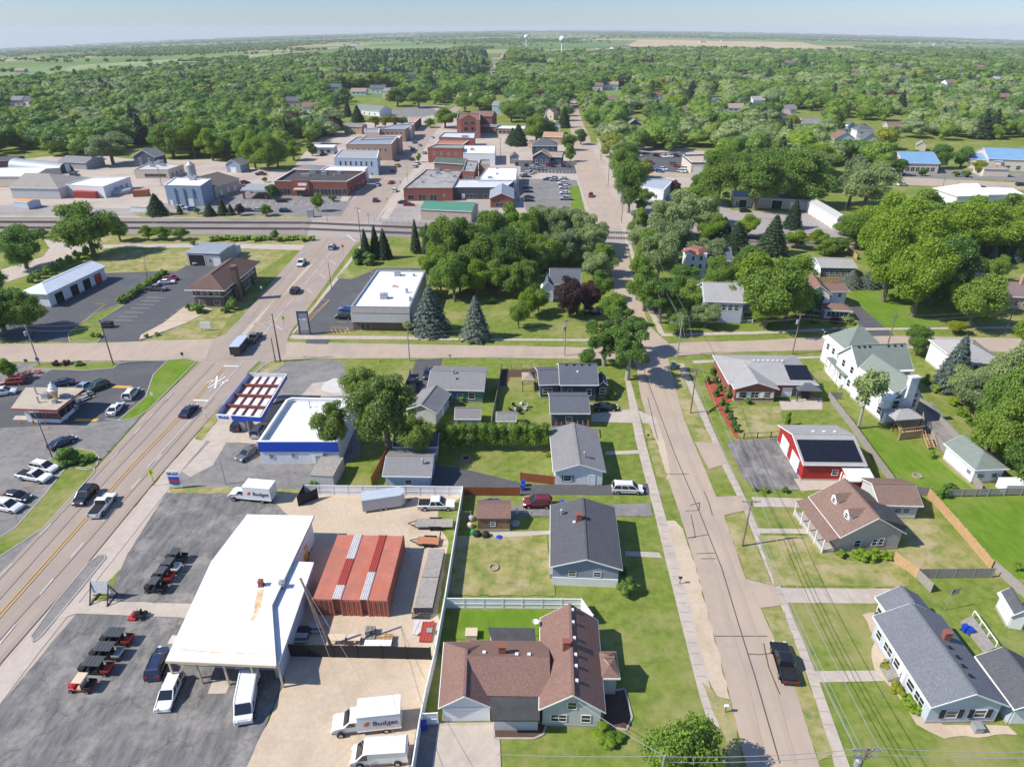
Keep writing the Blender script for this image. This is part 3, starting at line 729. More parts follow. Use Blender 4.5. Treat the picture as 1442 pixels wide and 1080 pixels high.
MB().prism([P(x,y,4.1)for x,y in((250,903),(300,795),(350,728),(438,730),(380,853),(386,908))],0,3.95).obj('wall',WHITE,r)
lo=[P(x,y,3.6)for x,y in((411,790),(442,791.5),(392,936),(372,934),(374,858))]
MB().prism(lo,3.35,3.6).obj('lean_to_roof',WROOF,r)
wl=[P(x,y,3.3)for x,y in((412,793),(440,793.5),(391,930),(382,926))];MB().prism(wl,0,3.34).obj('lean_to_wall',SID_B,r)
aw=MB()
c0,c1=P(233,930,4.2),P(389,937,4.2)
fc=MB();fc.bar(c0+Vector((0,-.05,-.12)),c1+Vector((0,-.05,-.12)),.12,.34);fc.obj('gutter',TAN,r)
rooftop(r,368,824,4.2,(.55,.55,.8),MATS['brick red'],'chimney');rooftop(r,398,827,3.6,(.6,.6,1.0),METAL,'flue')
st=MB()
sm=mat('rust stain',(.50,.27,.07),(.80,.72,.55),scale=1.8,rough=.8,sharp=(.35,.7))
a_,b_,c_=P(367,830,4.2),P(362,856,4.2),P(355,874,4.2)
for p_,q_,w_ in((a_,b_,.8),(b_,c_,.45),(P(254,914,4.2),P(300,918,4.2),.16),(P(300,918,4.2),P(386,921,4.2),.12)):st=MB();st.bar(p_+Vector((0,0,.006)),q_+Vector((0,0,.006)),w_,.004);st.obj('rust_stain',sm,r)
openings(r,(Vector((f(5)[1].x,f(5)[1].y,0)),Vector((f(5)[0].x,f(5)[0].y,0)))if f(5)[0].x>f(5)[1].x else f(5),[])
fw0,fw1=P(247,938),P(386,944)
fwm=MB();fwm.prism([fw0,fw1,fw1+Vector((0,1.2,0)),fw0+Vector((0,1.2,0))],0,3.9);fwm.obj('shopfront_wall',STUC,r)
openings(r,(fw0,fw1),[('shop',.22,.5,3,2.2),('shop',.5,.5,3,2.2),('door',.66,.05,1,2.2),('shop',.85,.5,2.6,2.2)])
for t in(.0,.25,.5,.75,1):
 p=c0.lerp(c1,t);pm=MB();pm.box(p.x-.1,p.y+.3,0,p.x+.1,p.y+.5,4.0);pm.obj('canopy_post',TAN,r)
def corr(mb,p,q,z0,z1,n,dep=.05):
 d=q-p;s=Vector((d.y,-d.x,0)).normalized()*dep
 for i in range(n):
  a=p+d*(i/n);b=p+d*((i+.5)/n)
  mb.prism([a,b,b+s,a+s],z0,z1)
CONT=mat('container paint',(.45,.135,.085),(.50,.19,.13),scale=.5,rough=.65,c3=(.34,.16,.11),scale3=.35,amt3=.8,stretch=(1,.4,1),detail=9)
A3,B3=P(514,844.5,2.9),P(540,845,2.9);D3=P(564,754,2.9)
u=Vector((1,-.01,0)).normalized();
dirv=(D3-B3);dirv.z=0;Lc=dirv.length;dirv.normalize();sx=Vector((dirv.y,-dirv.x,0))
base0=P(440.5,843,2.9);base0.z=0
for k,off_ in enumerate((0,3.55,7.0)):
 a=base0+sx*off_
 lab=['red shipping container nearest the white roofed shop','middle red shipping container of the three in the yard','red shipping container with rusty dents at the right of the three'][k]
 c=thing('shipping_container',lab,'container',tuple(a),group='red shipping containers in the yard')
 Wc=2.44
 mb=MB();mb.prism([a,a+sx*Wc,a+sx*Wc+dirv*12.2,a+dirv*12.2],.1,2.88)
 corr(mb,a,a+sx*Wc,.25,2.7,9);corr(mb,a+sx*Wc,a+sx*Wc+dirv*12.2,.25,2.7,34)
 for i in range(24):
  p=a+dirv*(.4+i*.48)+sx*.15;mb.prism([p,p+sx*(Wc-.3),p+sx*(Wc-.3)+dirv*.22,p+dirv*.22],2.86,2.9)
 mb.obj('body',CONT,c)
 for q_ in(a,a+sx*Wc,a+dirv*12.2,a+sx*Wc+dirv*12.2):
  mm=MB();mm.box(q_.x-.1,q_.y-.1,0,q_.x+.1,q_.y+.1,2.96);mm.obj('corner_post',CONT,c)
 for t in(.3,.9,1.5,2.1):
  rm_=MB();p=a+sx*t-dirv*.08;rm_.bar(p+Vector((0,0,.2)),p+Vector((0,0,2.75)),.04);rm_.obj('locking_bar',CONT,c)
WSHEET=mat('white corrugated sheet',(.62,.60,.58),(.5,.48,.46),scale=1,rough=.6)
RSHEET=mat('red corrugated sheet',(.40,.06,.045),(.36,.07,.05),scale=1,rough=.6)
for gi,(o0,pat)in enumerate(((2.44,'WRRWW'),(6.0,'WWRRR'))):
 w_=1.1 if gi==0 else 1.0
 a=base0+sx*(o0+.01)+dirv*.6;g=MB();g.prism([a,a+sx*w_,a+sx*w_+dirv*.1,a+dirv*.1],.1,2.86);corr(g,a,a+sx*w_,.3,2.7,4)
 single('infill_panel',g,CONT,f"dark red panel closing the {'left' if gi == 0 else 'right'} gap between the containers",'panel')
 for k,ch in enumerate(pat):
  a=base0+sx*(o0+.02)+dirv*(k*2.44);g=MB()
  for j in range(4):p=a+sx*(j*w_/4);g.prism([p,p+sx*w_*.15,p+sx*w_*.15+dirv*2.4,p+dirv*2.4],2.9,3.02)
  g.prism([a,a+sx*w_,a+sx*w_+dirv*2.4,a+dirv*2.4],2.9,2.97)
  o=single('corrugated_sheet',g,WSHEET if ch=='W' else RSHEET,f"{'white' if ch == 'W' else 'red'} corrugated sheet over the {'left' if gi == 0 else 'right'} gap between containers",'roof sheet','corrugated sheets bridging the containers')
r=bld('house','sprawling grey house with red brown shingle roofs and two black flat sections','house',(790,1030))
F=gable(r,(759,1000),(852.5,1004),(732,870),3.0,5.6,SID_LG,S_RED,'AD',openn={'n':[('window',.28,.9,1.6,1.0),('window',.75,.9,.9,1.1),('window',.5,3.0,.9,1.0)],'r':row(3,1,1,1.1,.1,.9)})
vents(r,F,[('vent',.56,.15),('vent',.56,.3),('vent',.56,.42),('vent',.55,.6),('vent',.54,.78),('vent',.54,.93),('chimney',.42,.5)],'AD')
F=gable(r,(617.5,998),(692,996.5),(632,905),2.7,4.6,SID_W,S_RED,'AD',hips=(0,1),openn={'n':[('garage_door',.52,.05,4.9,2.2)]})
F=gable(r,(655,980),(775,982),7.4,3.0,4.7,SID_LG,S_RED,'AB',over=.3,fascia=False)
vents(r,F,[('vent',.2,.6),('vent',.6,.56),('vent',.75,.56),('chimney',.42,.62)],'AB')
MB().prism([P(x,y,3.0)for x,y in((690,981),(760,981),(760,1014),(692,1014))],2.8,3.0).obj('flat_roof',BLKROOF,r)
MB().prism([P(x,y,3.0)for x,y in((693,981),(758,981),(758,1003),(695,1003))],0,2.79).obj('porch_wall',SID_LG,r)
MB().prism([P(x,y,3.1)for x,y in((687,883),(753,884),(756,918),(698,918))],2.85,3.1).obj('flat_roof',BLKROOF,r)
MB().prism([P(x,y,3.1)for x,y in((690,884),(752,886),(754,915),(700,914))],0,2.84).obj('rear_wall',SID_LG,r)
F=gable(r,(846,956),(873,956),3.6,3.0,4.2,SID_LG,S_RED,'AB',hips=(1,1),over=.3)
pj=P(754,879,3.3);d_=MB();d_.lathe([(.02,0),(.25,.1),(.42,.3),(.4,.3),(.2,.12)],(pj.x,pj.y,3.5));d_.bar(pj+Vector((0,0,-.3)),pj+Vector((0,0,.3)),.05);d_.obj('satellite_dish',WHITE,r)
r=bld('house','small blue grey house with a dark gable roof and two flues beside the round bush','house',(825,825))
F=gable(r,(774.5,799),(876.5,803),(774.5,712),3.4,5.0,siding('siding bluegrey',(.30,.33,.40)),S_DARK,'AD',openn={'n':[('window',.3,1.75,.9,.8),('window',.68,1.75,.9,.8)],'r':row(3,1.2,1.1,1.1),'l':row(2,1.2,1.1,1.1)})
vents(r,F,[('flue',.17,.78),('chimney',.42,.62),('vent',.35,.6)],'AD')
n0,n1=[Z0(k_)for k_ in F['n']];b_=MB();b_.bar(n0+Vector((0,-.06,.7)),n1+Vector((0,-.06,.7)),.1,1.4);b_.obj('foundation_panel',WHITE,r)
r=bld('house','white bungalow with a mid grey gable roof between the hedge and the white minivan','house',(815,685))
F=gable(r,(779,665),(853,665),(777,606),3.0,4.5,SID_W,S_GREY,'AD',openn={'n':[('window',.26,1.0,1.2,1.1),('door',.78,.1,.9,2.0)],'r':row(2,1,1.1,1.1)})
vents(r,F,[('flue',.62,.2)],'AD')
for k in(-.95,.75):
 n0,n1=F['n'];p=n0.lerp(n1,.26);sh=MB();sh.box(p.x+k,p.y-.06,.95,p.x+k+.3,p.y,2.15);sh.obj('shutter',SID_T,r)
r=bld('covered_porch','flat open lean-to with dark pergola boards on the back of the white bungalow','porch',(800,605))
pb=MB()
w0=[P(x,y,2.4)for x,y in((768,604),(829,603),(828,592),(768,595))]
for i in range(9):
 t=i/8;p=w0[0].lerp(w0[1],t);q_=w0[3].lerp(w0[2],t);pb.bar(p,q_,.1,.16)
pb.obj('rafter',WOODRED,r);pp=MB()
for p in w0:pp.box(p.x-.08,p.y-.08,0,p.x+.08,p.y+.08,2.35)
pp.obj('post',WOODRED,r)
r=bld('house','navy blue house with a dark roof, lower wing on its left and white trimmed windows','house',(815,560))
F=gable(r,(788,543),(843,543),9.5,4.0,6.4,SID_N,S_BLUE,'AB',openn={'n':[('window',.25,2.0,.9,.9),('window',.8,1.6,.9,1.3)]})
vents(r,F,[('dvent',.2,.46),('dvent',.4,.46),('dvent',.6,.46),('dvent',.8,.46),('vent',.48,.3)])
F=gable(r,(759,543),(790,542),8,3.2,4.6,SID_N,S_BLUE,'AB',openn={'n':[('window',.38,1.1,1.8,1.2)]})
F=gable(r,(843,543),(856,543),4.2,2.9,3.8,SID_N,S_BLUE,'AD',openn={'n':[('window',.5,.9,1.2,1.3)]},over=.25)
r=bld('garage','navy blue garage with a dark roof in front of the navy house','garage',(803,597))
F=gable(r,(774.5,583),(831,583),8.2,3.2,4.7,SID_N,S_BLUE,'AB',openn={'n':[('window',.48,1.2,1.1,1.1)],'r':[('garage_door',.5,.05,4.5,2.2)]})
r=bld('house','teal green ranch house with a light grey roof by the cross street','house',(640,563))
F=gable(r,(601,549),(681.5,551),10.5,3.0,4.6,SID_T,S_GREY,'AB',openn={'n':[('window',.38,1.1,1.1,1.0),('window',.58,1.5,1.1,.6),('window',.8,1.0,1.2,1.3)],'r':row(2,1.1,1,1)})
vents(r,F,[('flue',.42,.42),('dvent',.5,.28)])
r=bld('garage','pale garage with a light grey gable roof just behind the teal house','garage',(600,597))
F=gable(r,(572.5,577),(615,583),(590,549),2.8,4.3,SID_LG,S_GREY,'AD',openn={'r':[('door',.5,0.1,.9,2)]})
r=bld('garden_shed','garden shed with a grey barn roof against the tall hedge','shed',(658,600))
gable(r,(640,591),(677,591),4.2,1.9,3.2,SID_LG,S_GREY,'AB',over=.15,openn={'n':[('door',.5,.05,1.3,1.6)]})
r=bld('garden_shed','white garden shed with a small grey roof by the round patio chairs','shed',(713,600))
gable(r,(698.5,594),(727,594),3.6,2.0,2.9,SID_W,S_GREY,'AB',over=.15,openn={'n':[('door',.5,.05,1.3,1.6)]})
r=bld('house','blue grey house with dark and mid grey roofs half under the big tree','house',(573,685))
F=gable(r,(538.5,671),(607,672),7.6,2.9,4.3,SID_B,S_GREY,'AB',openn={'n':[('window',.52,1.1,1.0,.9)]})
vents(r,F,[('flue',.8,.3)])
F=gable(r,(553,630),(616.5,630),4.6,3.2,4.4,SID_B,S_DARK,'AB',openn={'n':[('window',.4,1.5,.9,.6)]})
r=bld('wooden_shed','brown board shed with a red brown roof and white window amid clutter','shed',(692,748))
F=gable(r,(670.5,731),(719.5,731),4.4,2.4,3.3,WOODSHED,S_RED,'AB',over=.2,openn={'n':[('window',.48,1.0,.6,.7)]},fascia=False)
r=bld('fuel_station_shop','white fuel station shop with a blue band and broad white flat roof','shop',(420,650))
BLUEB=mat('blue fascia',(.012,.06,.40),(.015,.075,.45),scale=.5,rough=.4)
f,W=flat(r,[(363,622),(403,563),(411,560),(501,562),(475,622)],4.6,SID_W,WROOF,par=.8,cap=WHITE,band=WHITE)
for i,j in((4,0),):
 p,q_=W[i],W[j];m_=MB();m_.bar(Vector((p.x,p.y,3.6)),Vector((q_.x,q_.y,3.6)),.36,1.9);m_.obj('blue_band',BLUEB,r)
fa=(Vector((W[0].x,W[0].y,0)),Vector((W[4].x,W[4].y,0)))
openings(r,fa,[('window',.14,1.2,.8,.8),('door',.67,.1,1.1,2.2),('window',.42,1.4,.7,.7)])
for x,y in((437,628),(458,629)):
 rooftop(r,x,y,2.9,(.3,.4,.35),TAN,'wall_lamp')
rooftop(r,437,574,3.8,(.15,.15,1.2),METAL,'vent_pipe')
r=bld('fuel_canopy','fuel pump canopy with a blue and white rim and red beams on its white deck','canopy',(360,615))
cp=[P(x,y,5.6)for x,y in((305,584),(367,588),(403.5,527.5),(351,526.5))]
MB().prism(cp,4.75,4.85).obj('deck',mat('white metal deck',(.72,.72,.70),(.6,.58,.55),scale=.8,rough=.6),r)
for i in range(4):
 p,q_=cp[i],cp[(i+1)%4];m_=MB();m_.bar(Vector((p.x,p.y,5.2)),Vector((q_.x,q_.y,5.2)),.12,.95);m_.obj('rim',WHITE if i in(3,2)else BLUEB,r)
 m_=MB();m_.bar(Vector((p.x,p.y,5.71)),Vector((q_.x,q_.y,5.71)),.18,.08);m_.obj('rim_cap',BLUEB if i==3 else WHITE,r)
BEAM=mat('red oxide beam',(.20,.045,.035),(.26,.07,.05),scale=2,rough=.8)
for k in range(1,4):
 t=k/4;p=cp[0].lerp(cp[3],t);q_=cp[1].lerp(cp[2],t);m_=MB();m_.bar((p.x,p.y,5.25),(q_.x,q_.y,5.25),.35,.4);m_.obj('cross_beam',BEAM,r)
for k in range(5):
 t=(k+.35)/4.7;p=cp[0].lerp(cp[1],t);q_=cp[3].lerp(cp[2],t);m_=MB();m_.bar((p.x,p.y,4.98),(q_.x,q_.y,4.98),.2,.28);m_.obj('deck_beam',BEAM,r)
for t,s_ in((.18,.5),(.8,.5)):
 p=cp[0].lerp(cp[3],t);q_=cp[1].lerp(cp[2],t);c=p.lerp(q_,s_);m_=MB();m_.box(c.x-.2,c.y-.2,0,c.x+.2,c.y+.2,4.75);m_.obj('column',METAL,r)
def text_on(root,txt,p0,d,size,m,z,out=.08,bold=0):
 """flat lettering standing on a vertical face; p0 left end, d unit direction"""
 cu=bpy.data.curves.new('lettering','FONT');cu.body=txt;cu.size=size;cu.extrude=.01;cu.offset=bold
 o=bpy.data.objects.new('t',cu);COL.objects.link(o)
 me=bpy.data.meshes.new_from_object(o.evaluated_get(bpy.context.evaluated_depsgraph_get()));bpy.data.objects.remove(o)
 me.materials.clear();me.materials.append(m)
 q=bpy.data.objects.new('lettering',me);COL.objects.link(q)
 q.parent=root
 loc=Vector(p0)+Vector((d.y,-d.x,0))*out
 if root.location.length>0 or True:loc=loc-Vector(root.location)
 q.location=(loc.x,loc.y,z);q.rotation_euler=(R(90),0,math.atan2(d.y,d.x))
 return q
d_=(cp[1]-cp[0]);d_.z=0;L_=d_.length;d_.normalize()
m_=MB();m_.bar(Vector((cp[0].x,cp[0].y-.1,5.2)),Vector((cp[0].x,cp[0].y-.1,5.2))+d_*2.8,.06,.9);m_.obj('name_panel',WHITE,r)
text_on(r,'Mobil',cp[0]+d_*.3,d_,.85,BLUEB,4.95,.16,.02)
for k,(x,y)in enumerate(((344,606),(350,590),(362,575),(370,562))):
 p=P(x,y);t=thing('fuel_pump',['blue and white fuel pump at the near end of the island','second fuel pump beneath the canopy near end','third fuel pump beneath the canopy','fuel pump at the far end under the canopy'][k],'fuel pump',tuple(p),group='fuel pumps')
 MB().box(p.x-.5,p.y-.35,.15,p.x+.5,p.y+.35,2.1).obj('body',GREYP,t);MB().box(p.x-.52,p.y-.37,2.1,p.x+.52,p.y+.37,2.6).obj('head',BLUEB,t)
 MB().box(p.x-.7,p.y-.6,0,p.x+.7,p.y+.6,.15).obj('plinth',KERBM,t)
r=bld('corner_store','grey sided store with a flat white roof at the street corner by the spruces','shop',(545,466))
f,W=flat(r,[(494,432),(577,433),(599,381.5),(531,380.5)],6.2,SID_LG,WROOF,par=.35,cap=METAL)
fa=(Vector((W[0].x,W[0].y,0)),Vector((W[1].x,W[1].y,0)));d_=(fa[1]-fa[0]).normalized()
m_=MB();z1=6.15
o_=Vector((d_.y,-d_.x,0))
m_.add([fa[0]+Vector((0,0,z1))+o_*.02,fa[1]+Vector((0,0,z1))+o_*.02,fa[1]+o_*.9+Vector((0,0,4.9)),fa[0]+o_*.9+Vector((0,0,4.9)),fa[0]+Vector((0,0,4.9)),fa[1]+Vector((0,0,4.9))],[(0,3,2,1),(3,4,5,2),(0,4,3),(1,2,5)])
m_.obj('mansard',shingle('shingle greybrown',(.26,.245,.225)),r)
m_=MB();m_.bar(fa[0]+o_*.05+Vector((0,0,1.2)),fa[1]+o_*.05+Vector((0,0,1.2)),.1,2.3);m_.obj('brick_base',BRICKD,r)
m_=MB();m_.bar(fa[0]+o_*.5+Vector((0,0,3.6)),fa[1]+o_*.5+Vector((0,0,3.6)),.9,2.2);m_.obj('upper_siding',SID_LG,r)
openings(r,(fa[0]+o_*.1,fa[1]+o_*.1),[('shop',.22,.15,2.6,2.2)])
openings(r,(Vector((W[3].x,W[3].y,0)),fa[0]),[('shop',.3,.4,6,2),('shop',.7,.4,6,2)])
for x,y,s in((541,420,(1.8,1.5,1.2)),(560,388,(1.6,1.3,1.2)),(556,404,(1.2,.5,.4)),(573,412,(.6,.6,1)),(578,424,(.6,.6,1)),(583,389,(.6,.5,.6)),(519,400,(.3,2.2,.3))):rooftop(r,x,y,5.9,s,METAL if s[0]!=1.2 else TAN)
r=bld('ice_cream_stand','drive-in stand with a flat tan roof, red rim and giant cone on top','restaurant',(66,590))
f,W=flat(r,[(15,575),(80,577),(89,570),(119,547),(100,545.5),(36,545.5)],4.0,WHITE,DECKR,par=0,cap=paint('red rim',(.38,.03,.03)),inset=1.6)
f0=(Vector((W[0].x,W[0].y,0)),Vector((W[1].x,W[1].y,0)));openings(r,f0,[('shop',.3,1.0,2.5,1.2),('shop',.75,1.0,4.0,1.2,'red rim'),('door',.05,.1,.9,2.0)])
f1=(Vector((W[2].x,W[2].y,0)),Vector((W[3].x,W[3].y,0)));openings(r,f1,[('shop',.3,1.0,3.0,1.4,'red rim'),('shop',.7,1.0,3.0,1.4)])
rb=MB();rb.bar(f0[0].lerp(f0[1],.45)+Vector((0,-.05,2.9)),f0[1]+Vector((0,-.05,2.9)),.1,.7);rb.obj('red_band',RED,r)
p=P(79,561,4.0)
t=thing('giant_cone','giant soft serve ice cream cone standing on the drive-in roof','roof ornament',(p.x,p.y,4.0))
MB().lathe([(.28,0),(.3,.05),(.62,1.3),(.7,1.35),(.7,1.6),(.6,1.65)],(p.x,p.y,4.0)).obj('cone',paint('wafer',(.62,.36,.14),.7),t)
MB().lathe([(.62,1.6),(.85,1.85),(.85,2.05),(.62,2.2),(.68,2.4),(.62,2.6),(.42,2.75),(.44,2.95),(.3,3.1),(.06,3.4)],(p.x,p.y,4.0),16).obj('soft_serve',WHITE,t)
rooftop(r,66,560,4.0,(1.2,1.2,1.0));rooftop(r,78,567,4.0,(.7,.7,.7));rooftop(r,52,555,4.0,(.2,.2,1.6));rooftop(r,55,567,4.0,(.2,.2,1.2));rooftop(r,92,558,4.0,(1.6,.8,.4));rooftop(r,71,548,4.0,(.5,.5,.9))
r=bld('car_wash','white long bay building with a pale metal roof and three open service bays','garage',(70,430))
F=gable(r,(26,413),(66.5,415),(101,373.5),3.9,5.4,SID_W,mat('pale metal roof',(.62,.66,.70),(.55,.6,.64),scale=.2,rough=.4),'AD',hips=(1,0),over=.5,openn={'r':[('bay',.16,0,3.0,3.0),('bay',.42,0,3.0,3.0),('bay',.64,0,3.0,3.0),('garage_door',.85,0,3.0,3.0,'red')]})
r=bld('office_building','brown brick office with a broad hipped brown roof and a tall chimney','office',(287,432))
F=gable(r,(260,409),(316,410),(318,368),5.2,8.0,BRICKD,shingle('shingle dark brown',(.15,.10,.085)),'AD',hips=(1,1),over=1.3,openn={'n':[('window',.25,.7,1.4,1.2),('window',.75,.7,1.4,1.2)]+row(4,3.4,1.3,1.4),'r':row(8,3.4,1.2,1.4)+row(7,.7,1.2,1.2)})
n0,n1=F['n']
for face_ in('n','r'):
 a_,b_=[Z0(k_)for k_ in F[face_]];d_=(b_-a_).normalized();o_=Vector((d_.y,-d_.x,0))*.04
 m_=MB();m_.bar(a_+o_+Vector((0,0,3.05)),b_+o_+Vector((0,0,3.05)),.12,.25);m_.obj('belt_course',STUC,r)
vents(r,F,[],'AD');m_=MB();p=P(333,398,5);m_.box(p.x-.7,p.y-.9,0,p.x+.7,p.y+.9,9.6);m_.box(p.x-.85,p.y-1.05,9.6,p.x+.85,p.y+1.05,9.85);m_.obj('chimney',BRICKD,r)
r=bld('metal_garage','grey metal garage with its big door open beside the brown office','garage',(290,372))
F=gable(r,(261,356),(309,357.5),11,4.2,4.5,SID_G,METROOF,'AB',over=.15,openn={'n':[('bay',.28,0,5.2,3.6),('window',.68,1.2,1.0,1.0),('garage_door',.88,0,2.4,2.6)]},found=False)
r=bld('storage_shed','small pale blue grey shed attached beyond the grey metal garage','shed',(318,361))
gable(r,(309,352),(325,353),6,2.6,3.2,SID_B,METROOF,'AB',over=.15)
r=bld('house','red brick ranch house with a grey roof, solar panels and white shutters','house',(1065,567))
F=gable(r,(1026,541),(1153,542.5),13.5,3.1,4.9,BRICK,S_LIGHT,'AB',hips=(1,1),openn={'n':[('door',.68,.1,1.8,2.1),('shop',.8,.3,3,2)]})
solar(r,F,.70,.955,.09,.42,6,2)
for k in range(7):vents(r,F,[('vent',.38+k*.055,.54)])
F=gable(r,(1034,548.5),(1097.5,549),9,3.1,4.6,BRICK,S_LIGHT,'AD',over=.5,openn={'n':[('window',.2,1.0,1.3,1.3),('window',.5,1.0,1.5,1.3),('window',.82,1.1,1.2,1.1)]})
n0,n1=F['n']
for fr,w in((.2,1.3),(.5,1.5),(.82,1.2)):
 for sg in(-1,1):
  p=n0.lerp(n1,fr);x=p.x+sg*(w/2+.38);m_=MB();m_.box(x-.25,p.y-.08,.95,x+.25,p.y-.01,2.35);m_.obj('shutter',WHITE,r)
p=P(1140,562);r=thing('patio_gazebo','grey hard top gazebo on the ranch house patio','gazebo',tuple(p))
gable(r,(1124,551),(1158,552),4.0,2.5,3.3,BLACK,S_BLUE,'AB',hips=(1,1),over=1.6,fascia=False,found=False)
a_,u_,v_,W_,D_=rect((1124,551),(1158,552),4.0,2.5)
for i in(0.05,.95):
 for j in(.05,.95):q_=a_+u_*W_*i+v_*D_*j;m_=MB();m_.box(q_.x-.07,q_.y-.07,0,q_.x+.07,q_.y+.07,2.5);m_.obj('post',DARKMETAL,r)
r=bld('garage','barn red garage with white trim, big solar array and light grey roof','garage',(1180,672))
F=gable(r,(1131,655),(1221,656),12.5,3.3,5.3,REDSID,S_LIGHT,'AB',over=.35,openn={'n':[('window',.55,1.2,.9,1.0)],'l':[('garage_door',.28,.05,3.2,2.6),('garage_door',.7,.05,3.2,2.6)]})
solar(r,F,.03,.95,.04,.40,10,3)
for k in range(3):vents(r,F,[('vent',.4+k*.18,.62)])
r=bld('garden_shed','red and white striped shed with a white roof against the red garage','shed',(1210,686))
gable(r,(1196,678),(1233,678),5.0,2.1,2.7,REDSID,mat('white shed roof',(.66,.66,.65),rough=.6),'AB',over=.15,openn={'l':[('door',.3,.05,1.2,1.8),('door',.7,.05,1.2,1.8)]})
r=bld('house','beige house with a brown roof, two small dormers and a white railed porch','house',(1235,778))
F=gable(r,(1183,758),(1276,752),(1149,700),3.0,6.2,SID_TAN,S_BROWN,'AD',openn={'n':[('window',.3,1.0,.9,1.1),('window',.6,1.0,.9,1.1),('window',.68,1.0,.9,1.1)],'r':row(2,1.1,1.1,1.1)},over=.35)
zt,h_,Ws_=F['slope']
for fv in(.28,.66):
 p=F['a']+F['u']*F['W']*.2+F['v']*F['D']*fv;u_,v_=F['u'],F['v']
 m_=MB();q_=[p-v_*.7,p+v_*.7,p+v_*.7+u_*2.4,p-v_*.7+u_*2.4]
 m_.prism(q_,4.2,5.35);m_.add([q_[0]+Vector((0,0,5.35)),q_[1]+Vector((0,0,5.35)),p+Vector((0,0,6.0))-Vector((0,0,p.z))],[(0,1,2)])
 for i_ in range(len(m_.v)):
  if m_.v[i_][2]>8:m_.v[i_]=(m_.v[i_][0],m_.v[i_][1],m_.v[i_][2]-3.0)
 do=m_.obj('dormer',SID_W,r)
 m_=MB();e0,e1=p-v_*.85-u_*.15,p+v_*.85-u_*.15;rd=p-u_*.15
 def Z(w,z):return Vector((w.x,w.y,z))
 m_.add([Z(e0,5.3),Z(rd,6.1),Z(rd+u_*3.0,6.1),Z(e0+u_*2.4,5.3),Z(e1,5.3),Z(e1+u_*2.4,5.3)],[(0,1,2,3),(1,4,5,2)])
 m_.obj('dormer_roof',S_BROWN,do,off=tuple(r.location))
 a2,b2=window_mesh(.6,.75,'window');w0_=p-u_*.02-Vector(r.location);o=inst('window',b2,r,(w0_.x,w0_.y,4.5),math.atan2(-v_.y,-v_.x));inst('frame',a2,o)
pa=F['a']-F['u']*1.9+F['v']*.4;pa.z=0
MB().prism([pa,F['a']*1+F['v']*.4-Vector((0,0,0)),F['a']+F['v']*(F['D']-.4),pa+F['v']*(F['D']-.8)],0,.5).obj('porch_floor',KERBM,r)
m_=MB();pr=[F['a']-F['u']*1.9,F['a']+F['u']*.1,F['a']+F['u']*.1+F['v']*F['D'],F['a']-F['u']*1.9+F['v']*F['D']]
m_.add([Z(pr[0],2.5),Z(pr[1],3.15),Z(pr[2],3.15),Z(pr[3],2.5)],[(0,1,2,3)]);m_.add([Z(pr[0],2.4),Z(pr[1],3.05),Z(pr[2],3.05),Z(pr[3],2.4)],[(3,2,1,0)]);m_.obj('porch_roof',S_BROWN,r)
fan_porch(r,pa,F['v'],F['u'],F['D']-.8,1.9)
m_=MB();q_=[F['a']+F['u']*F['W']*k_+F['v']*F['D']*j_ for k_,j_ in((.6,.02),(.98,.02),(.98,.5),(.6,.5))]
m_.add([Z(q_[0],5.75),Z(q_[1],4.4),Z(q_[2],4.4),Z(q_[3],5.75)],[(0,1,2,3)]);m_.add([Z(q_[0],5.3),Z(q_[1],3.0),Z(q_[1],4.4),Z(q_[0],5.75)],[(0,1,2,3)]);m_.obj('shed_dormer',BLKROOF,r)
r=bld('garage','low pale garage with a brown gable roof beside the dormered house','garage',(1262,728))
gable(r,(1238,712),(1300,713.5),7.0,2.7,4.2,SID_LG,S_BROWN,'AB',openn={'n':[('window',.72,1.2,.9,.8),('window',.5,1.2,.9,.8)]})
r=bld('house','long pale blue ranch house with a broad dark grey gable roof and black shutters','house',(1366,1018))
F=gable(r,(1311,997),(1421,995),(1244,868),3.1,5.2,SID_B,S_DARK if False else shingle('shingle steel',(.17,.18,.20)),'AD',openn={'n':[('window',.33,1.0,1.2,1.1),('window',.74,1.0,1.2,1.1)],'l':[('window',.85,1.1,1.6,1.1),('window',.7,1.1,1.2,1.1),('door',.55,.4,1,2),('window',.45,1.1,1.0,1.1),('window',.28,1.1,1.6,1.1),('window',.1,1.1,1.0,1.1)]})
n0,n1=F['n'];d_=(n1-n0).normalized()
for fr in(.33,.74):
 for sg in(-1,1):
  p=n0.lerp(n1,fr)+d_*sg*1.0;m_=MB();m_.box(p.x-.25,p.y-.1,.95,p.x+.25,p.y-.02,2.2);m_.obj('shutter',BLACK,r)
vents(r,F,[('chimney',.68,.62),('dvent',.62,.3),('dvent',.62,.2),('dvent',.62,.5),('dvent',.64,.4)],'AD')
F=gable(r,(1250,866),(1312,862),(1246,841),3.1,4.9,SID_B,MATS['shingle steel'],'AD',over=.4,openn={'l':[('window',.5,.9,1.6,1.3)]})
r=bld('garage','dark roofed garage joined to the pale blue ranch at the right edge','garage',(1440,1018))
gable(r,(1428,1000),(1500,1000),(1383,925),2.8,4.4,SID_B,S_DARK,'AD',openn={'n':[('garage_door',.5,.05,4,2.1)]})
r=bld('garage','white garage with a green grey roof at the end of the long asphalt drive','garage',(1398,681))
F=gable(r,(1373,663),(1421,661),(1334,625),2.9,4.6,SID_W,S_GREEN,'AD',hips=(1,0),openn={'n':[('window',.25,1.2,1.2,.7),('window',.72,1.2,.9,.7)],'l':[('window',.85,1.4,.9,.6)]})
r=bld('garden_shed','white shed with a dark gable roof in the yard at the right edge','shed',(1430,880))
